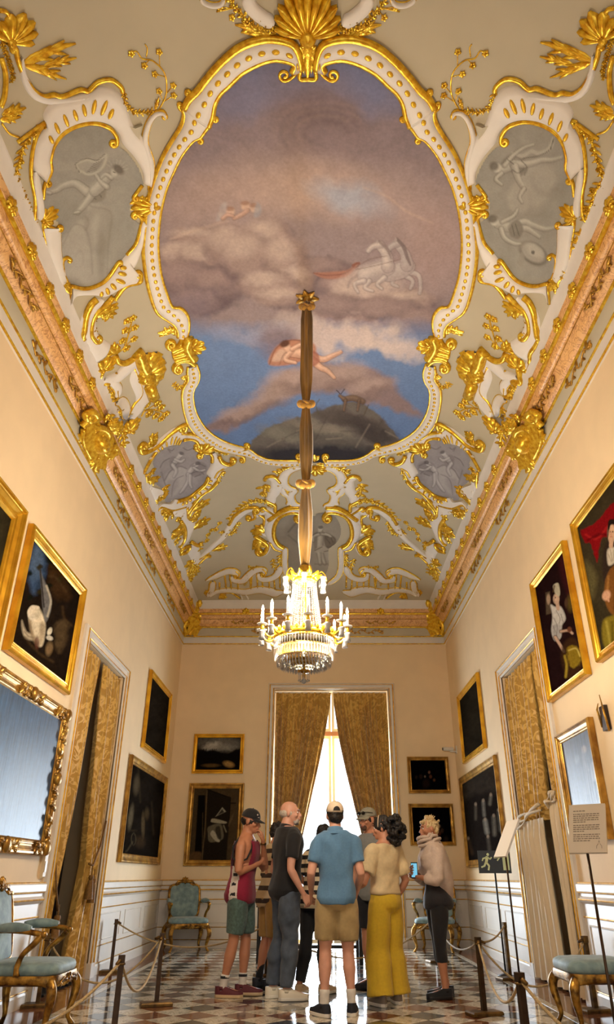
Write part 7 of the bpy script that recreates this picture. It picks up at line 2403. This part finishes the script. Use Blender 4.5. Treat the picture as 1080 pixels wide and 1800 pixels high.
        for q in (-1, 1):
            s.hell(mb, (q * .042, -.066, -.025), .026, .024, .022, 10, 6)   # cheeks
            s.hell(mb, (q * .078, .012, -.008), .010, .020, .033, 10, 8, Matrix.Rotation(q * .3, 3, 'Z'))   # ears
        nk = s.neck + (np.array([0, .02, -.04]))
        mb.tube([tuple(nk), tuple((s.neck + s.headc) / 2 + np.array([0, .012, 0])), s.hd((0, .012, -.03))], [.066 * s.k * s.b, .056 * s.k, .056 * s.k], 16)

    def foot(s, mb, i, w=1.0, inf=0.0):
        a = s.ank[i]; f = s.feet[i]
        t = math.radians(f[2]); d = np.array([math.sin(t), -math.cos(t), 0]); k = s.k
        p = [a + np.array([0, 0, -.01]), np.array([a[0], a[1], .05 * k]) + d * .04 * k, np.array([a[0], a[1], .035 * k]) + d * .13 * k, np.array([a[0], a[1], .028 * k]) + d * .20 * k]
        mb.tube([tuple(q) for q in p], [.036 * k + inf, .042 * k + inf, .036 * k + inf, .022 * k + inf], 12)
        mb.ell(tuple(np.array([a[0], a[1], .036 * k]) - d * .02), .034 * k + inf, .034 * k + inf, .034 * k + inf, 10, 6)

    def body(s, vox=.0085):
        mb = MB()
        s.torso(mb)
        for i in (0, 1):
            s.leg(mb, i); s.arm(mb, i); s.foot(mb, i)
        s.head(mb)
        hm = MB()
        for i in (0, 1):
            s.hand(mb, hm, i)
        o = vox_mesh('body', mb, s.skin, s.t, vox, 4)
        # separate fingers join the same mesh, rooted in the palms
        bm = bmesh.new(); bm.from_mesh(o.data)
        me = bpy.data.meshes.new('tmp'); me.from_pydata(hm.v, [], hm.f); bm.from_mesh(me); bpy.data.meshes.remove(me)
        for f in bm.faces: f.smooth = True
        bm.to_mesh(o.data); bm.free()
        s.o = o
        return o

    def hand(s, mb, hm, i):
        w, e = s.hands[i], s.elb[i]
        d = (w - e); d /= np.linalg.norm(d)
        q = (-1, 1)[i]
        opt = getattr(s, 'handopt', {}).get(i, {})
        d = np.array(opt.get('dir', d), float); d /= np.linalg.norm(d)
        pn = np.array(opt.get('palm', (-q, 0.2, 0)), float); pn -= d * (pn @ d); pn /= np.linalg.norm(pn)     # palm faces
        sd = np.cross(d, pn) * q                                   # towards the thumb side
        if 'thumb' in opt and sd @ np.array(opt['thumb']) < 0: sd = -sd
        elif 'thumb' not in opt and sd[1] > 0: sd = -sd            # thumbs forward on hanging hands
        k = s.k * .95
        c = opt.get('curl', .5)
        for j in range(4):                                         # palm as four merging rays
            o_ = (1.5 - j) * .019 * k
            mb.tube([tuple(w + sd * o_ * .4 - d * .01), tuple(w + d * .045 * k + sd * o_ * .9), tuple(w + d * .088 * k + sd * o_)], [.017 * k, .0165 * k, .012 * k], 10)
        mb.ell(tuple(w + d * .03 * k + sd * .03 * k + pn * .008), .018 * k, .018 * k, .022 * k, 8, 6)
        for j, L in enumerate((.072, .080, .074, .058)):
            p = w + d * .082 * k + sd * (1.5 - j) * .0195 * k
            pts, rr, a = [p - d * .02 * k], [.0095 * k], 0
            pts.append(p); rr.append(.0098 * k)
            for seg, fr in enumerate((.45, .32, .25)):
                a += c * (1.0 if seg else .8) * (1 + .06 * j)
                p = p + (d * math.cos(a) + pn * math.sin(a)) * L * fr * k + sd * (1.5 - j) * .0012
                pts.append(p); rr.append((.0090, .0082, .0066)[seg] * k)
            hm.tube([tuple(v) for v in smooth_path(pts, 2)], list(np.interp(np.linspace(0, 1, 2 * (len(pts) - 1) + 1), np.linspace(0, 1, len(pts)), rr)), 8)
        p = w + d * .022 * k + sd * .028 * k + pn * .006
        td = d * .72 + sd * .6 + pn * .25; td /= np.linalg.norm(td)
        t2 = d * .9 + sd * .2 + pn * .4; t2 /= np.linalg.norm(t2)
        hm.tube([tuple(p - td * .02 * k), tuple(p + td * .028 * k), tuple(p + td * .028 * k + t2 * .026 * k), tuple(p + td * .028 * k + t2 * .048 * k)], [.013 * k, .0115 * k, .0105 * k, .007 * k], 8)

    # ---- face details and clothing
    def face(s, brow=(50, 36, 26), lips=(150, 90, 78), eyes=True):
        mb = MB(); md = MB()
        for q in (-1, 1):
            s.hell(mb, (q * .031, -.083, .006), .0125, .010, .009, 10, 6)
            s.hell(md, (q * .031, -.0905, .006), .0062, .0042, .0062, 8, 5)
        e = mb.build('eye', M_EYE, s.t, True, True)
        md.build('iris', M_BLACK, e, True, True)
        mb = MB()
        for q in (-1, 1):
            mb.tube([s.hd((q * .014, -.101, .026)), s.hd((q * .033, -.098, .034)), s.hd((q * .052, -.083, .027))], [.003, .0042, .0022], 6)
        mb.build('eyebrow', mat('eyebrow_hair', brow, .8), s.t, True, True)
        mb = MB()
        mb.tube([s.hd((-.022, -.098, -.060)), s.hd((0, -.109, -.058)), s.hd((.022, -.098, -.060))], [.003, .006, .003], 6)
        mb.tube([s.hd((-.020, -.097, -.064)), s.hd((0, -.106, -.067)), s.hd((.020, -.097, -.064))], [.003, .0065, .003], 6)
        mb.build('lips', mat('lips', lips, .5), s.t, True, True)

    def shirt(s, m, name='shirt', inf=.016, sleeve=.36, z0=.465, flare=.012, sl_inf=.016, neck=.85, wr=(.006, 9), vox=.010, seed=1, collar=None):
        mb = MB()
        s.torso(mb, inf, z0, neck, flare)
        if sleeve > 0:
            for i in (0, 1):
                s.arm(mb, i, sl_inf, sleeve)
        o = vox_mesh(name, mb, m, s.t, vox, 5)
        wrinkle(o, wr[0], wr[1], seed)
        if collar is not None:
            mb = MB()
            rings = []
            for h, r in ((-.035, .112), (-.008, .086), (.030, .074), (.034, .066), (.0, .062)):
                rings.append([tuple(s.up((r * 1.02 * s.k * math.cos(a), r * s.k * math.sin(a) + .012, .845 * s.H + h + .014 * math.sin(a)))) for a in [2 * PI * q / 24 for q in range(24)]])
            mb.rings(rings, False)
            mb.build('collar', collar, o, True, True)
        return o

    def trousers(s, m, name='trousers', inf=.012, t1=.97, flare=.0, top=.553, wr=(.006, 10), vox=.011, seed=2, w=1.0):
        mb = MB()
        s.torso(mb, inf, .0, top)
        for i in (0, 1):
            s.leg(mb, i, inf, t1, flare, 18, w)
        o = vox_mesh(name, mb, m, s.t, vox, 5)
        wrinkle(o, wr[0], wr[1], seed, (1, 1, .45))
        return o

    def shoes(s, upper, sole, sock=None, sock_h=.11, laces=None):
        for i in (0, 1):
            a = s.ank[i]; t = math.radians(s.feet[i][2]); k = s.k
            d = np.array([math.sin(t), -math.cos(t), 0]); n = np.array([d[1], -d[0], 0])
            base = np.array([a[0], a[1], 0])
            L0, L1 = -.075 * k, .215 * k

            def outline(scale=1.0):
                pts = []
                for u in np.linspace(0, 1, 15) ** 1.0:
                    y = L0 + (L1 - L0) * u
                    w = (.036 + .014 * math.sin(PI * min(1, u * .9)) ** 1 + .004 * u) * k * (1 if u < .8 else math.sqrt(max(.02, 1 - ((u - .8) / .2) ** 2 * .975))) * (math.sqrt(max(.03, 1 - ((.12 - u) / .12) ** 2 * .97)) if u < .12 else 1)
                    pts.append((y, w * scale))
                return [base + d * y + n * w for y, w in pts] + [base + d * y - n * w for y, w in pts[::-1]]
            rings = [[(q[0], q[1], z) for q in outline(sc)] for sc, z in ((.97, .002), (1.05, .008), (1.05, .026), (1.0, .030))]
            sh = None
            mb = MB()
            top = [outline(1.0), outline(.97), outline(.86), outline(.62)]
            hz = [.028, .055, .080, .098]
            rg = []
            for ol, z in zip(top, hz):
                ring = []
                for j, q in enumerate(ol):
                    u = j / 14 if j < 15 else (29 - j) / 14
                    fall = np.interp(u, [0, .25, .45, .7, 1], [1.0, 1.0, .95, .55, .34])
                    ring.append((q[0], q[1], .028 + (z - .028) * fall * k))
                rg.append(ring)
            mb.rings(rg)
            sh = mb.build('shoe', upper, s.t, True, True, 60)
            MB().rings(rings).build('sole', sole, sh, False, True)
            mb = MB(); mb.tube([tuple(a + np.array([0, 0, -.02])), tuple(a + np.array([0, 0, .012]))], [.046 * k, .043 * k], 14); mb.build('shoe_collar', upper, sh, True, True)
            if laces:
                mb = MB()
                for q in range(4):
                    c = base + d * (.055 + .022 * q) * k; z = (.094 - .011 * q) * k
                    mb.tube([tuple(c + n * .022 + np.array([0, 0, z - .008])), tuple(c + np.array([0, 0, z + .004])), tuple(c - n * .022 + np.array([0, 0, z - .008]))], .003, 6)
                mb.build('laces', laces, sh, True, True)
            if sock:
                p = resample([a + np.array([0, 0, -.03]), a + (s.knee[i] - a) * (sock_h / .36)], 5)
                mb = MB(); mb.tube([tuple(q) for q in p], [.044 * k, .042 * k, .041 * k, .043 * k, .045 * k], 16); mb.build('sock', sock, s.t, True, True)

    def cap(s, m, brim_m=None, yaw=0.0, strap=False, tilt=0.0):
        R = Matrix.Rotation(math.radians(yaw), 3, 'Z') @ Matrix.Rotation(math.radians(tilt), 3, 'X')
        f = lambda p: s.hd(tuple(R @ Vector(p)))
        mb = MB(); rings = []
        for i in range(9):
            a = PI / 2 * i / 8
            rings.append([f((.088 * math.cos(a) ** .8 * math.cos(b), .012 + .110 * math.cos(a) ** .8 * math.sin(b), .038 + .098 * math.sin(a))) for b in [2 * PI * q / 28 for q in range(28)]])
        rings = [[f((.084 * math.cos(b), .012 + .105 * math.sin(b), .036)) for b in [2 * PI * q / 28 for q in range(28)]]] + rings
        mb.rings(rings)
        o = mb.build('cap', m, s.t, True, True)
        mb = MB(); rows = []
        for e in (0, 1, 2, 3):
            rows.append([f((.086 * math.sin(t) * (1 - .02 * e), .012 - .106 * math.cos(t) - .024 * e * math.cos(t) ** .6, .042 - .006 * e - .016 * (math.sin(t) ** 2) * e / 3)) for t in np.linspace(-1.15, 1.15, 13)])
        low = [[(x, y, z - .005) for x, y, z in r] for r in rows]
        mb.strip(rows); mb.strip([r[::-1] for r in low]); mb.strip([rows[-1], low[-1]])
        recalc(mb.build('brim', brim_m or m, o, True, True, 50))
        mb = MB(); mb.ell(f((0, .012, .137)), .008, .008, .006, 8, 4); mb.build('button', m, o, True, True)
        if strap:
            mb = MB()
            sec = [[f((.0895 * r * math.sin(t), .012 + .1125 * r * math.cos(t), .052 + .040 * math.sqrt(max(0, 1 - (t / .42) ** 2)) * h)) for t in np.linspace(-.42, .42, 11)] for r, h in ((1.0, 0), (1.0, .5), (.965, 1.0))]
            mb.strip(sec); recalc(mb.build('strap_opening', M_DARKHAIR, o, True, True))
        return o

    def hair(s, m, style='short', amp=.008, seed=0):
        mb = MB()
        if style == 'short':
            s.hell(mb, (0, .022, .036), .084, .100, .090, 24, 14); s.hell(mb, (0, .06, -.015), .070, .06, .065, 16, 10)
        elif style == 'cropped':          # fringe of hair round a bald crown
            s.hell(mb, (0, .020, .002), .0795, .0995, .060, 20, 12)
        elif style == 'spiky':
            s.hell(mb, (0, .022, .036), .082, .099, .082, 24, 14); s.hell(mb, (0, .07, -.015), .068, .045, .06, 16, 10); s.hell(mb, (0, -.070, .072), .055, .028, .026, 14, 8)
            rr = random.Random(seed)
            for q in range(46):
                a, e = rr.uniform(-PI, PI), rr.uniform(.15, 1.5)
                v = Vector((math.cos(e) * math.sin(a), math.cos(e) * math.cos(a), math.sin(e)))
                p0 = Vector((v.x * .078, .02 + v.y * .094, .04 + v.z * .084)); p1 = p0 + (v * .7 + Vector((rr.uniform(-.5, .5), .45, rr.uniform(-.2, .5)))) * .036
                mb.tube([s.hd(tuple(p0 - v * .01)), s.hd(tuple((p0 + p1) / 2)), s.hd(tuple(p1))], [.010, .008, .002], 6)
        elif style == 'curly':
            rr = random.Random(seed)
            s.hell(mb, (0, .02, .04), .088, .102, .092, 20, 12)
            for q in range(230):
                a, e, r = rr.uniform(0, 2 * PI), rr.uniform(-1.4, 1.4), rr.uniform(.55, 1.0)
                v = Vector((math.cos(e) * math.cos(a), math.cos(e) * math.sin(a), math.sin(e)))
                c = Vector((0, .145, -.03)) + Vector((v.x * .155, v.y * .11, v.z * .15)) * r
                s.hell(mb, tuple(c), .024, .024, .022, 8, 6)
        o = vox_mesh('hair', mb, m, s.t, .007, 2 if style != 'curly' else 1)
        wrinkle(o, amp, 70, seed + 5, (1, 1, .5))
        return o


def vox_mesh(name, mb, m, parent, size, smooth=3):
    me = bpy.data.meshes.new(name)
    me.from_pydata(mb.v, [], mb.f)
    o = bpy.data.objects.new(name, me); C.objects.link(o)
    bm = bmesh.new(); bm.from_mesh(me); bmesh.ops.recalc_face_normals(bm, faces=bm.faces); bm.to_mesh(me); bm.free()
    r = o.modifiers.new('r', 'REMESH'); r.mode = 'VOXEL'; r.voxel_size = size
    if smooth:
        q = o.modifiers.new('s', 'SMOOTH'); q.factor = .5; q.iterations = smooth
    dg = bpy.context.evaluated_depsgraph_get()
    new = bpy.data.meshes.new_from_object(o.evaluated_get(dg))
    o.modifiers.clear()
    o.data = new
    bpy.data.meshes.remove(me)
    new.name = name
    new.materials.clear()
    if m is not None:
        new.materials.append(m)
    new.shade_smooth()
    if parent is not None:
        o.parent = parent
    return o


def wrinkle(o, amp, freq, seed=0, st=(1, 1, 1)):
    me = o.data
    n = len(me.vertices)
    co = np.empty(n * 3); me.vertices.foreach_get('co', co); co = co.reshape(-1, 3)
    no = np.empty(n * 3); me.vertices.foreach_get('normal', no); no = no.reshape(-1, 3)
    rs = np.random.RandomState(seed)
    d = np.zeros(n)
    for q in range(9):
        k = rs.randn(3) * np.array(st); k = k / np.linalg.norm(k) * freq * rs.choice([.8, 1.6, 3.2, 4.5, 6.0])
        ph = rs.uniform(0, 6.28)
        w = co @ k + ph + 1.2 * np.sin(co @ (rs.randn(3) * freq * .5))
        d += np.sin(w) * (freq / np.linalg.norm(k)) ** .62
    co = co + no * (d / 1.5 * amp)[:, None]
    me.vertices.foreach_set('co', co.ravel()); me.update()


def paint_faces(o, m, test):
    """second material on the faces whose centre passes the test"""
    o.data.materials.append(m)
    k = len(o.data.materials) - 1
    for p in o.data.polygons:
        if test(p.center):
            p.material_index = k


def stripes(name, c1, c2, period, duty=.5, rough=.8, off=0.0):
    m, nt, b = new_mat(name)
    tc = nt.nodes.new('ShaderNodeTexCoord'); sp = nt.nodes.new('ShaderNodeSeparateXYZ')
    nt.links.new(tc.outputs['Object'], sp.inputs[0])
    a = nt.nodes.new('ShaderNodeMath'); a.operation = 'MULTIPLY_ADD'; a.inputs[1].default_value = 1 / period; a.inputs[2].default_value = off
    nt.links.new(sp.outputs['Z'], a.inputs[0])
    f = nt.nodes.new('ShaderNodeMath'); f.operation = 'FRACT'; nt.links.new(a.outputs[0], f.inputs[0])
    g = nt.nodes.new('ShaderNodeMath'); g.operation = 'GREATER_THAN'; g.inputs[1].default_value = duty; nt.links.new(f.outputs[0], g.inputs[0])
    x = nt.nodes.new('ShaderNodeMix'); x.data_type = 'RGBA'
    x.inputs['A'].default_value = (*lin(c1), 1); x.inputs['B'].default_value = (*lin(c2), 1)
    nt.links.new(g.outputs[0], x.inputs['Factor']); nt.links.new(x.outputs['Result'], b.inputs['Base Color'])
    b.inputs['Roughness'].default_value = rough
    return m


M_EYE = mat('eye_white', (225, 220, 212), .25)
M_DARKHAIR = mat('dark_brown_hair', (24, 17, 14), .6, var=.4, scale=60)
SK1 = mat('tanned_skin', (186, 126, 92), .5, var=.08, scale=20); SK2 = mat('fair_pink_skin', (214, 158, 132), .5, var=.10, scale=18); SK3 = mat('warm_skin', (200, 140, 108), .5, var=.08, scale=20)
cloth = lambda n, c, v=.12, s=30: mat(n, c, .85, var=v, scale=s, bump=.12, bscale=220, sheen=.15)
M_NAVY, M_BLK, M_KHAKI, M_CREAM = cloth('navy_jersey', (20, 22, 32)), cloth('black_cloth', (16, 16, 20)), cloth('khaki_cotton', (170, 146, 98)), cloth('cream_jersey', (222, 198, 152))
M_DENIM = cloth('grey_blue_denim', (74, 84, 98), .3, 18); M_BLUEP = cloth('blue_pique', (84, 124, 158), .12, 60); M_YELL = cloth('mustard_yellow_crepe', (206, 170, 34), .10, 40); M_SHAWL = cloth('pinkish_beige_knit', (206, 184, 166), .10, 50)
M_MAROON, M_TEAL = cloth('maroon_mesh', (140, 14, 50), .12, 80), cloth('grey_green_print', (84, 108, 100), .4, 40)
M_WHITESOLE, M_WSHOE, M_DSHOE, M_RSHOE, M_TAN, M_SOCK = mat('white_rubber', (220, 214, 200), .5), mat('white_leather', (222, 212, 190), .5), mat('dark_navy_mesh', (26, 28, 38), .7), mat('maroon_mesh_shoe', (86, 26, 34), .7), mat('tan_rubber', (196, 168, 128), .6), cloth('white_sock', (216, 208, 196))

# 1. man in maroon tank top, facing right, hand at his chin
p = Fig('man in maroon sleeveless top and black cap, hand raised to his chin', -.82, 8.70, 78, 1.79, lean=5, head=(-4, 12), feet=[(-.10, .10, 4), (.10, -.05, 8)], hands=[(.05, -.20, 1.24), (-.03, -.235, 1.46)], elbows=[(-.245, -.03, 1.14), (.22, -.20, 1.17)], skin=SK1)
p.handopt = {0: {'dir': (.9, -.25, .1), 'palm': (0, 1, 0), 'thumb': (0, 0, 1), 'curl': .35}, 1: {'dir': (.02, .25, 1), 'palm': (0, 1, -.1), 'thumb': (-1, 0, 0), 'curl': .75}}
p.body(); p.face()
tk = p.shirt(M_MAROON, 'tank_top', .026, 0, z0=.46, flare=.03, neck=.83, seed=3)
kk = p.k
tmp = tk.data.polygons
# arm openings: the mesh ends at the shoulder, trimmed in dark; side panel white with dark blocks
bm = bmesh.new(); bm.from_mesh(tk.data)
bmesh.ops.delete(bm, geom=[f for f in bm.faces if (abs(f.calc_center_median().x) > .145 and f.calc_center_median().z > 1.20) or f.calc_center_median().z > 1.455], context='FACES')
bm.to_mesh(tk.data); bm.free()
M_PANEL = cloth('white_side_panel', (220, 208, 196))
paint_faces(tk, M_PANEL, lambda c: c.x < -.10 and abs(c.y - .03 + (c.z - 1.0) * .06) < .047 and c.z < 1.22)
paint_faces(tk, M_BLK, lambda c: c.x < -.10 and abs(c.y - .03 + (c.z - 1.0) * .06) < .026 and c.z < 1.2 and (c.z * 1000) % 92 < 30)
mb = MB()
for q in (-1, 1):
    mb.tube([tuple(p.up((q * x, y, z * p.H))) for x, y, z in ((.085, -.085, .825), (.135, -.105, .775), (.175, -.08, .715), (.19, .0, .69), (.18, .08, .715), (.14, .115, .775), (.09, .075, .83))], .009, 8)
mb.build('trim', M_BLK, tk, True, True)
p.trousers(M_TEAL, 'shorts', .020, .47, .03, seed=4); p.cap(M_BLK, tilt=2); p.hair(M_DARKHAIR, 'cropped', .004)
p.shoes(M_RSHOE, M_TAN, M_SOCK, .10, M_BLK)
mb = MB()
for i in (0, 1):
    a = p.ank[i] + (p.knee[i] - p.ank[i]) * .22; mb.tube([tuple(a - np.array([0, 0, .012])), tuple(a + np.array([0, 0, .012]))], .046, 16)
mb.build('ankle_band', M_BLK, p.t, True, True)
mb = MB(); w = p.hands[1] + (p.elb[1] - p.hands[1]) * .12; mb.tube([tuple(w - np.array([0, 0, .012])), tuple(w + np.array([0, 0, .012]))], .034, 14); mb.build('bracelet', M_BRASS, p.t, True, True)
mb = MB()
for x, z, r in ((.02, .082, .009), (-.012, .078, .006)):
    mb.ell(p.hd((-x * 0 - .052, -.060 - x, z)), r, r, r, 8, 6)
mb.tube([p.hd((-.062, -.052, .060)), p.hd((-.035, -.087, .058)), p.hd((-.012, -.095, .058))], .003, 6)
mb.build('cap_print', M_PANEL, p.t, True, True)

# 2. bald man in black polo and jeans
p = Fig('bald man with white beard in black polo shirt and jeans', -.33, 8.52, 112, 1.87, lean=2, head=(-26, 0), feet=[(-.11, -.02, -12), (.12, .05, 8)], hands=[(-.30, -.10, .93), (.26, -.12, .95)], elbows=[(-.285, .05, 1.17), (.27, .05, 1.17)], build=1.08, skin=SK2)
p.handopt = {0: {'curl': .7}}
p.body(); p.face((190, 184, 176), (176, 116, 104))
p.shirt(M_BLK, 'polo_shirt', .026, .44, z0=.465, flare=.012, sl_inf=.022, seed=5, collar=M_BLK); p.trousers(M_DENIM, 'jeans', .020, .99, .012, wr=(.009, 12), seed=6)
p.shoes(M_WSHOE, M_WHITESOLE, None, 0, M_SOCK)
p.hair(mat('white_stubble', (196, 184, 168), .8, var=.2, scale=80), 'cropped', .002)
mb = MB(); p.hell(mb, (0, -.060, -.082), .0475, .044, .036, 14, 8); vox = vox_mesh('beard', mb, mat('white_beard', (188, 178, 166), .85, var=.25, scale=90), p.t, .006, 2); wrinkle(vox, .003, 90, 3)
bm = bmesh.new(); bm.from_mesh(vox.data); bm.to_mesh(vox.data); bm.free()
mb = MB(); mb.tube([p.hd((0, -.10, -.046)), p.hd((.022, -.096, -.05)), p.hd((-.022, -.096, -.05))], .005, 6); mb.build('moustache', vox.data.materials[0], p.t, True, True)

# 3. man mostly hidden behind the bald man
p = Fig('dark-haired man in beige banded shirt and khaki shorts behind the bald man', -.53, 9.32, 112, 1.70, lean=6, head=(-20, 14), feet=[(-.10, .0, 0), (.10, .06, 8)], skin=SK1)
p.body(); p.face(); p.hair(M_DARKHAIR, 'short', .006)
p.shirt(stripes('beige_brown_bands', (206, 180, 140), (58, 40, 32), .13, .62, off=.25), 'shirt', .024, .5, flare=.03, sl_inf=.03, wr=(.010, 12), seed=7); p.trousers(cloth('tan_shorts', (166, 126, 66)), 'shorts', .024, .50, .015, seed=8)
p.shoes(M_DSHOE, M_BLACK, M_BLK, .30, M_SOCK)

# 4. striped shirt, behind the man in blue
p = Fig('person in cream and black striped shirt and dark trousers behind the blue polo man', .0, 8.90, 150, 1.68, lean=16, head=(-10, 10), feet=[(-.09, -.03, -8), (.13, .10, 8)], hands=[(-.20, -.32, .95), (.22, -.34, .95)], elbows=[(-.27, -.06, 1.10), (.27, -.08, 1.10)], skin=SK1)
p.body(); p.face(); p.hair(M_DARKHAIR, 'short', .006)
p.shirt(stripes('cream_black_stripes', (226, 206, 170), (18, 14, 18), .088, .5), 'shirt', .024, .46, flare=.035, sl_inf=.028, wr=(.009, 10), seed=9); p.trousers(M_BLK, 'trousers', .020, .98, .012, seed=10)
p.shoes(mat('beige_sneaker', (196, 166, 128), .6), M_WHITESOLE, None, 0, M_SOCK)

# 5. man in blue polo seen from behind
p = Fig('man in blue polo, khaki shorts and white cap, back to the camera in the middle', .19, 7.58, 184, 1.77, lean=1, head=(4, -2), feet=[(-.13, -.02, -10), (.12, .02, 28)], hands=[(-.215, -.19, .95), (.225, -.19, .95)], elbows=[(-.24, .06, 1.12), (.245, .06, 1.12)], build=.95, skin=SK2)
p.body(); p.face(); p.hair(M_DARKHAIR, 'short', .003)
p.cap(mat('white_cap_cotton', (222, 200, 170), .8, var=.08, scale=30), tilt=-4, strap=True)
p.shirt(M_BLUEP, 'polo_shirt', .030, .40, z0=.475, flare=.008, sl_inf=.022, wr=(.008, 11), seed=11, collar=M_BLUEP); p.trousers(M_KHAKI, 'shorts', .024, .44, .03, wr=(.007, 11), seed=12)
p.shoes(M_DSHOE, M_WHITESOLE, M_SOCK, .10, M_SOCK)

# 6. man in grey cap with sunglasses, half hidden
p = Fig('grey-capped man with sunglasses on the brim, behind the curly-haired woman', .66, 9.20, -42, 1.84, lean=3, head=(-8, 6), feet=[(-.12, .02, -6), (.10, .02, 10)], skin=SK3)
p.body(); p.face((50, 40, 34)); p.hair(M_DARKHAIR, 'cropped', .003)
p.cap(mat('grey_cap_cotton', (150, 146, 128), .85), tilt=0); p.shirt(cloth('grey_jersey', (132, 134, 134)), 'shirt', .022, .40, flare=.02, sl_inf=.024, seed=13); p.trousers(M_NAVY, 'shorts', .024, .46, .02, seed=14)
p.shoes(M_DSHOE, M_DSHOE, M_SOCK, .12)
mb = MB()
for q in (-1, 1): p.hell(mb, (q * .036, -.098, .078), .030, .012, .018, 12, 8)
mb.tube([p.hd((-.075, -.06, .082)), p.hd((-.06, -.092, .084)), p.hd((0, -.108, .084)), p.hd((.06, -.092, .084)), p.hd((.075, -.06, .082)), p.hd((.092, .0, .07))], .004, 6)
mb.build('sunglasses', mat('dark_lens', (14, 12, 14), .1), p.t, True, True)
mb = MB(); p.hell(mb, (0, -.074, -.075), .044, .030, .034, 12, 8); b_ = vox_mesh('stubble', mb, mat('dark_stubble', (96, 66, 52), .8, var=.3, scale=90), p.t, .006, 2)

# 7. curly-haired woman in cream T-shirt and yellow trousers
p = Fig('woman with big dark curly hair, cream T-shirt and wide yellow trousers', .71, 8.16, 216, 1.68, lean=-1, head=(38, 4), feet=[(-.11, -.03, -30), (.13, .0, -8)], hands=[(.0, 0, 0), (-.0, 0, 0)], elbows=None, build=.96, skin=SK3, bust=.02)
p.hands = [np.array([-.20, -.13, .83]), np.array([.20, -.24, .98])]; p.elb = [np.array([-.245, .06, 1.06]), np.array([.27, .0, 1.05])]
p.handopt = {0: {'curl': .6}}
p.body(); p.face((30, 22, 18)); p.hair(M_DARKHAIR, 'curly', .006, 4)
mb = MB(); mb.tube([p.hd((.089 * math.cos(a), -.03 + .01 * math.sin(a), .03 + .105 * math.sin(a))) for a in np.linspace(-.2, PI + .2, 18)], .006, 6); mb.build('hairband', mat('pale_hairband', (206, 180, 150), .6), p.t, True, True)
p.shirt(M_CREAM, 't_shirt', .024, .44, z0=.545, flare=.0, sl_inf=.034, neck=.84, wr=(.007, 10), seed=15)
p.trousers(M_YELL, 'trousers', .020, 1.0, .075, top=.60, wr=(.0, 10), seed=16)
yt = p.t.children[-1] if False else [q for q in bpy.data.objects if q.parent is p.t and q.name.startswith('trousers')][-1]
wrinkle(yt, .004, 16, 17, (1, 1, .05))
p.shoes(mat('grey_canvas', (128, 116, 104), .8), M_WHITESOLE, None)
mb = MB(); w = p.hands[0] + (p.elb[0] - p.hands[0]) * .10; mb.tube([tuple(w - np.array([0, .004, .012])), tuple(w + np.array([0, .004, .012]))], .033, 14); mb.build('wristwatch', M_BLACK, p.t, True, True)

# 8. blonde woman in shawl holding a phone
p = Fig('short-haired blonde woman in pinkish beige shawl holding a phone', 1.31, 8.60, -84, 1.70, lean=2, head=(4, 4), feet=[(-.09, .03, -4), (.09, -.03, 4)], hands=[(-.01, -.25, 1.14), (.02, -.225, 1.10)], elbows=[(-.24, -.04, 1.06), (.24, -.04, 1.06)], build=.95, skin=SK1)
p.handopt = {0: {'dir': (.8, -.5, .25), 'palm': (.2, 1, 0), 'thumb': (0, 0, 1), 'curl': .55}, 1: {'dir': (-.7, -.6, .3), 'palm': (-.2, 1, 0), 'thumb': (0, 0, 1), 'curl': .6}}
p.body(); p.face((120, 90, 56), (160, 84, 76)); p.hair(mat('bleached_blonde_hair', (232, 210, 160), .6, var=.35, scale=60, col2=(170, 136, 84)), 'spiky', .004, 6)
p.shirt(cloth('dark_top', (34, 30, 34), .3, 60), 'top', .014, .30, z0=.465, flare=.055, sl_inf=.004, seed=18)
p.trousers(M_BLK, 'leggings', .012, .74, .0, seed=19); p.shoes(M_BLK, M_BLACK, None, 0, M_BLACK)
mb = MB()
rings = []
for z, hx, hy, yo in ((.872, .085, .085, -.015), (.858, .105, .10, -.01), (.845, .12, .10, .0), (.82, .20, .125, .01), (.77, .245, .165, .0), (.71, .26, .178, .01), (.665, .255, .16, .03), (.62, .235, .14, .05), (.575, .19, .10, .085), (.53, .13, .06, .12), (.50, .06, .03, .135)):
    rings.append([tuple(p.up((hx * math.cos(a) * p.k, (hy * math.sin(a) + yo) * p.k, z * p.H))) for a in [2 * PI * q / 30 for q in range(30)]])
mb.rings(rings)
for i in (0, 1): p.arm(mb, i, .028, .80)
sh = vox_mesh('shawl', mb, M_SHAWL, p.t, .011, 5); wrinkle(sh, .007, 12, 21, (1, 1, .35))
mb = MB()
for q, (zz, r) in enumerate(((.845, .122), (.862, .108), (.874, .094))):
    mb.tube([tuple(p.up((r * math.cos(a) * p.k, (r * 1.0 * math.sin(a) - .02 - .02 * q) * p.k, zz * p.H + .02 * math.sin(a + q) + (.02 if math.sin(a) > 0 else -.01)))) for a in [2 * PI * w_ / 26 for w_ in range(26)]], .017, 10, True)
mb.build('cowl', M_SHAWL, sh, True, True)
M_SCREEN, nt, b = new_mat('phone_screen'); b.inputs['Base Color'].default_value = (.02, .05, .08, 1); b.inputs['Emission Color'].default_value = (.25, .7, .95, 1); b.inputs['Emission Strength'].default_value = .8; b.inputs['Roughness'].default_value = .1
ph = thing('phone', 'black smartphone with lit bluish screen held by the blonde woman', 'phone', (1.075, 8.545, 1.16), math.radians(-20))
MB().box(-.036, .036, -.005, .005, -.075, .08).build('casing', M_BLACK, ph, False, True)
MB().box(-.032, .032, -.0062, -.0052, -.065, .07).build('screen', M_SCREEN, ph, False, True)
mb = MB()
for i, q in enumerate((-1, 1)): mb.ell(p.hd((q * .084, .008, -.05)), .006, .006, .010, 8, 6)
mb.build('earring', mat('pearl', (236, 228, 214), .2), p.t, True, True)
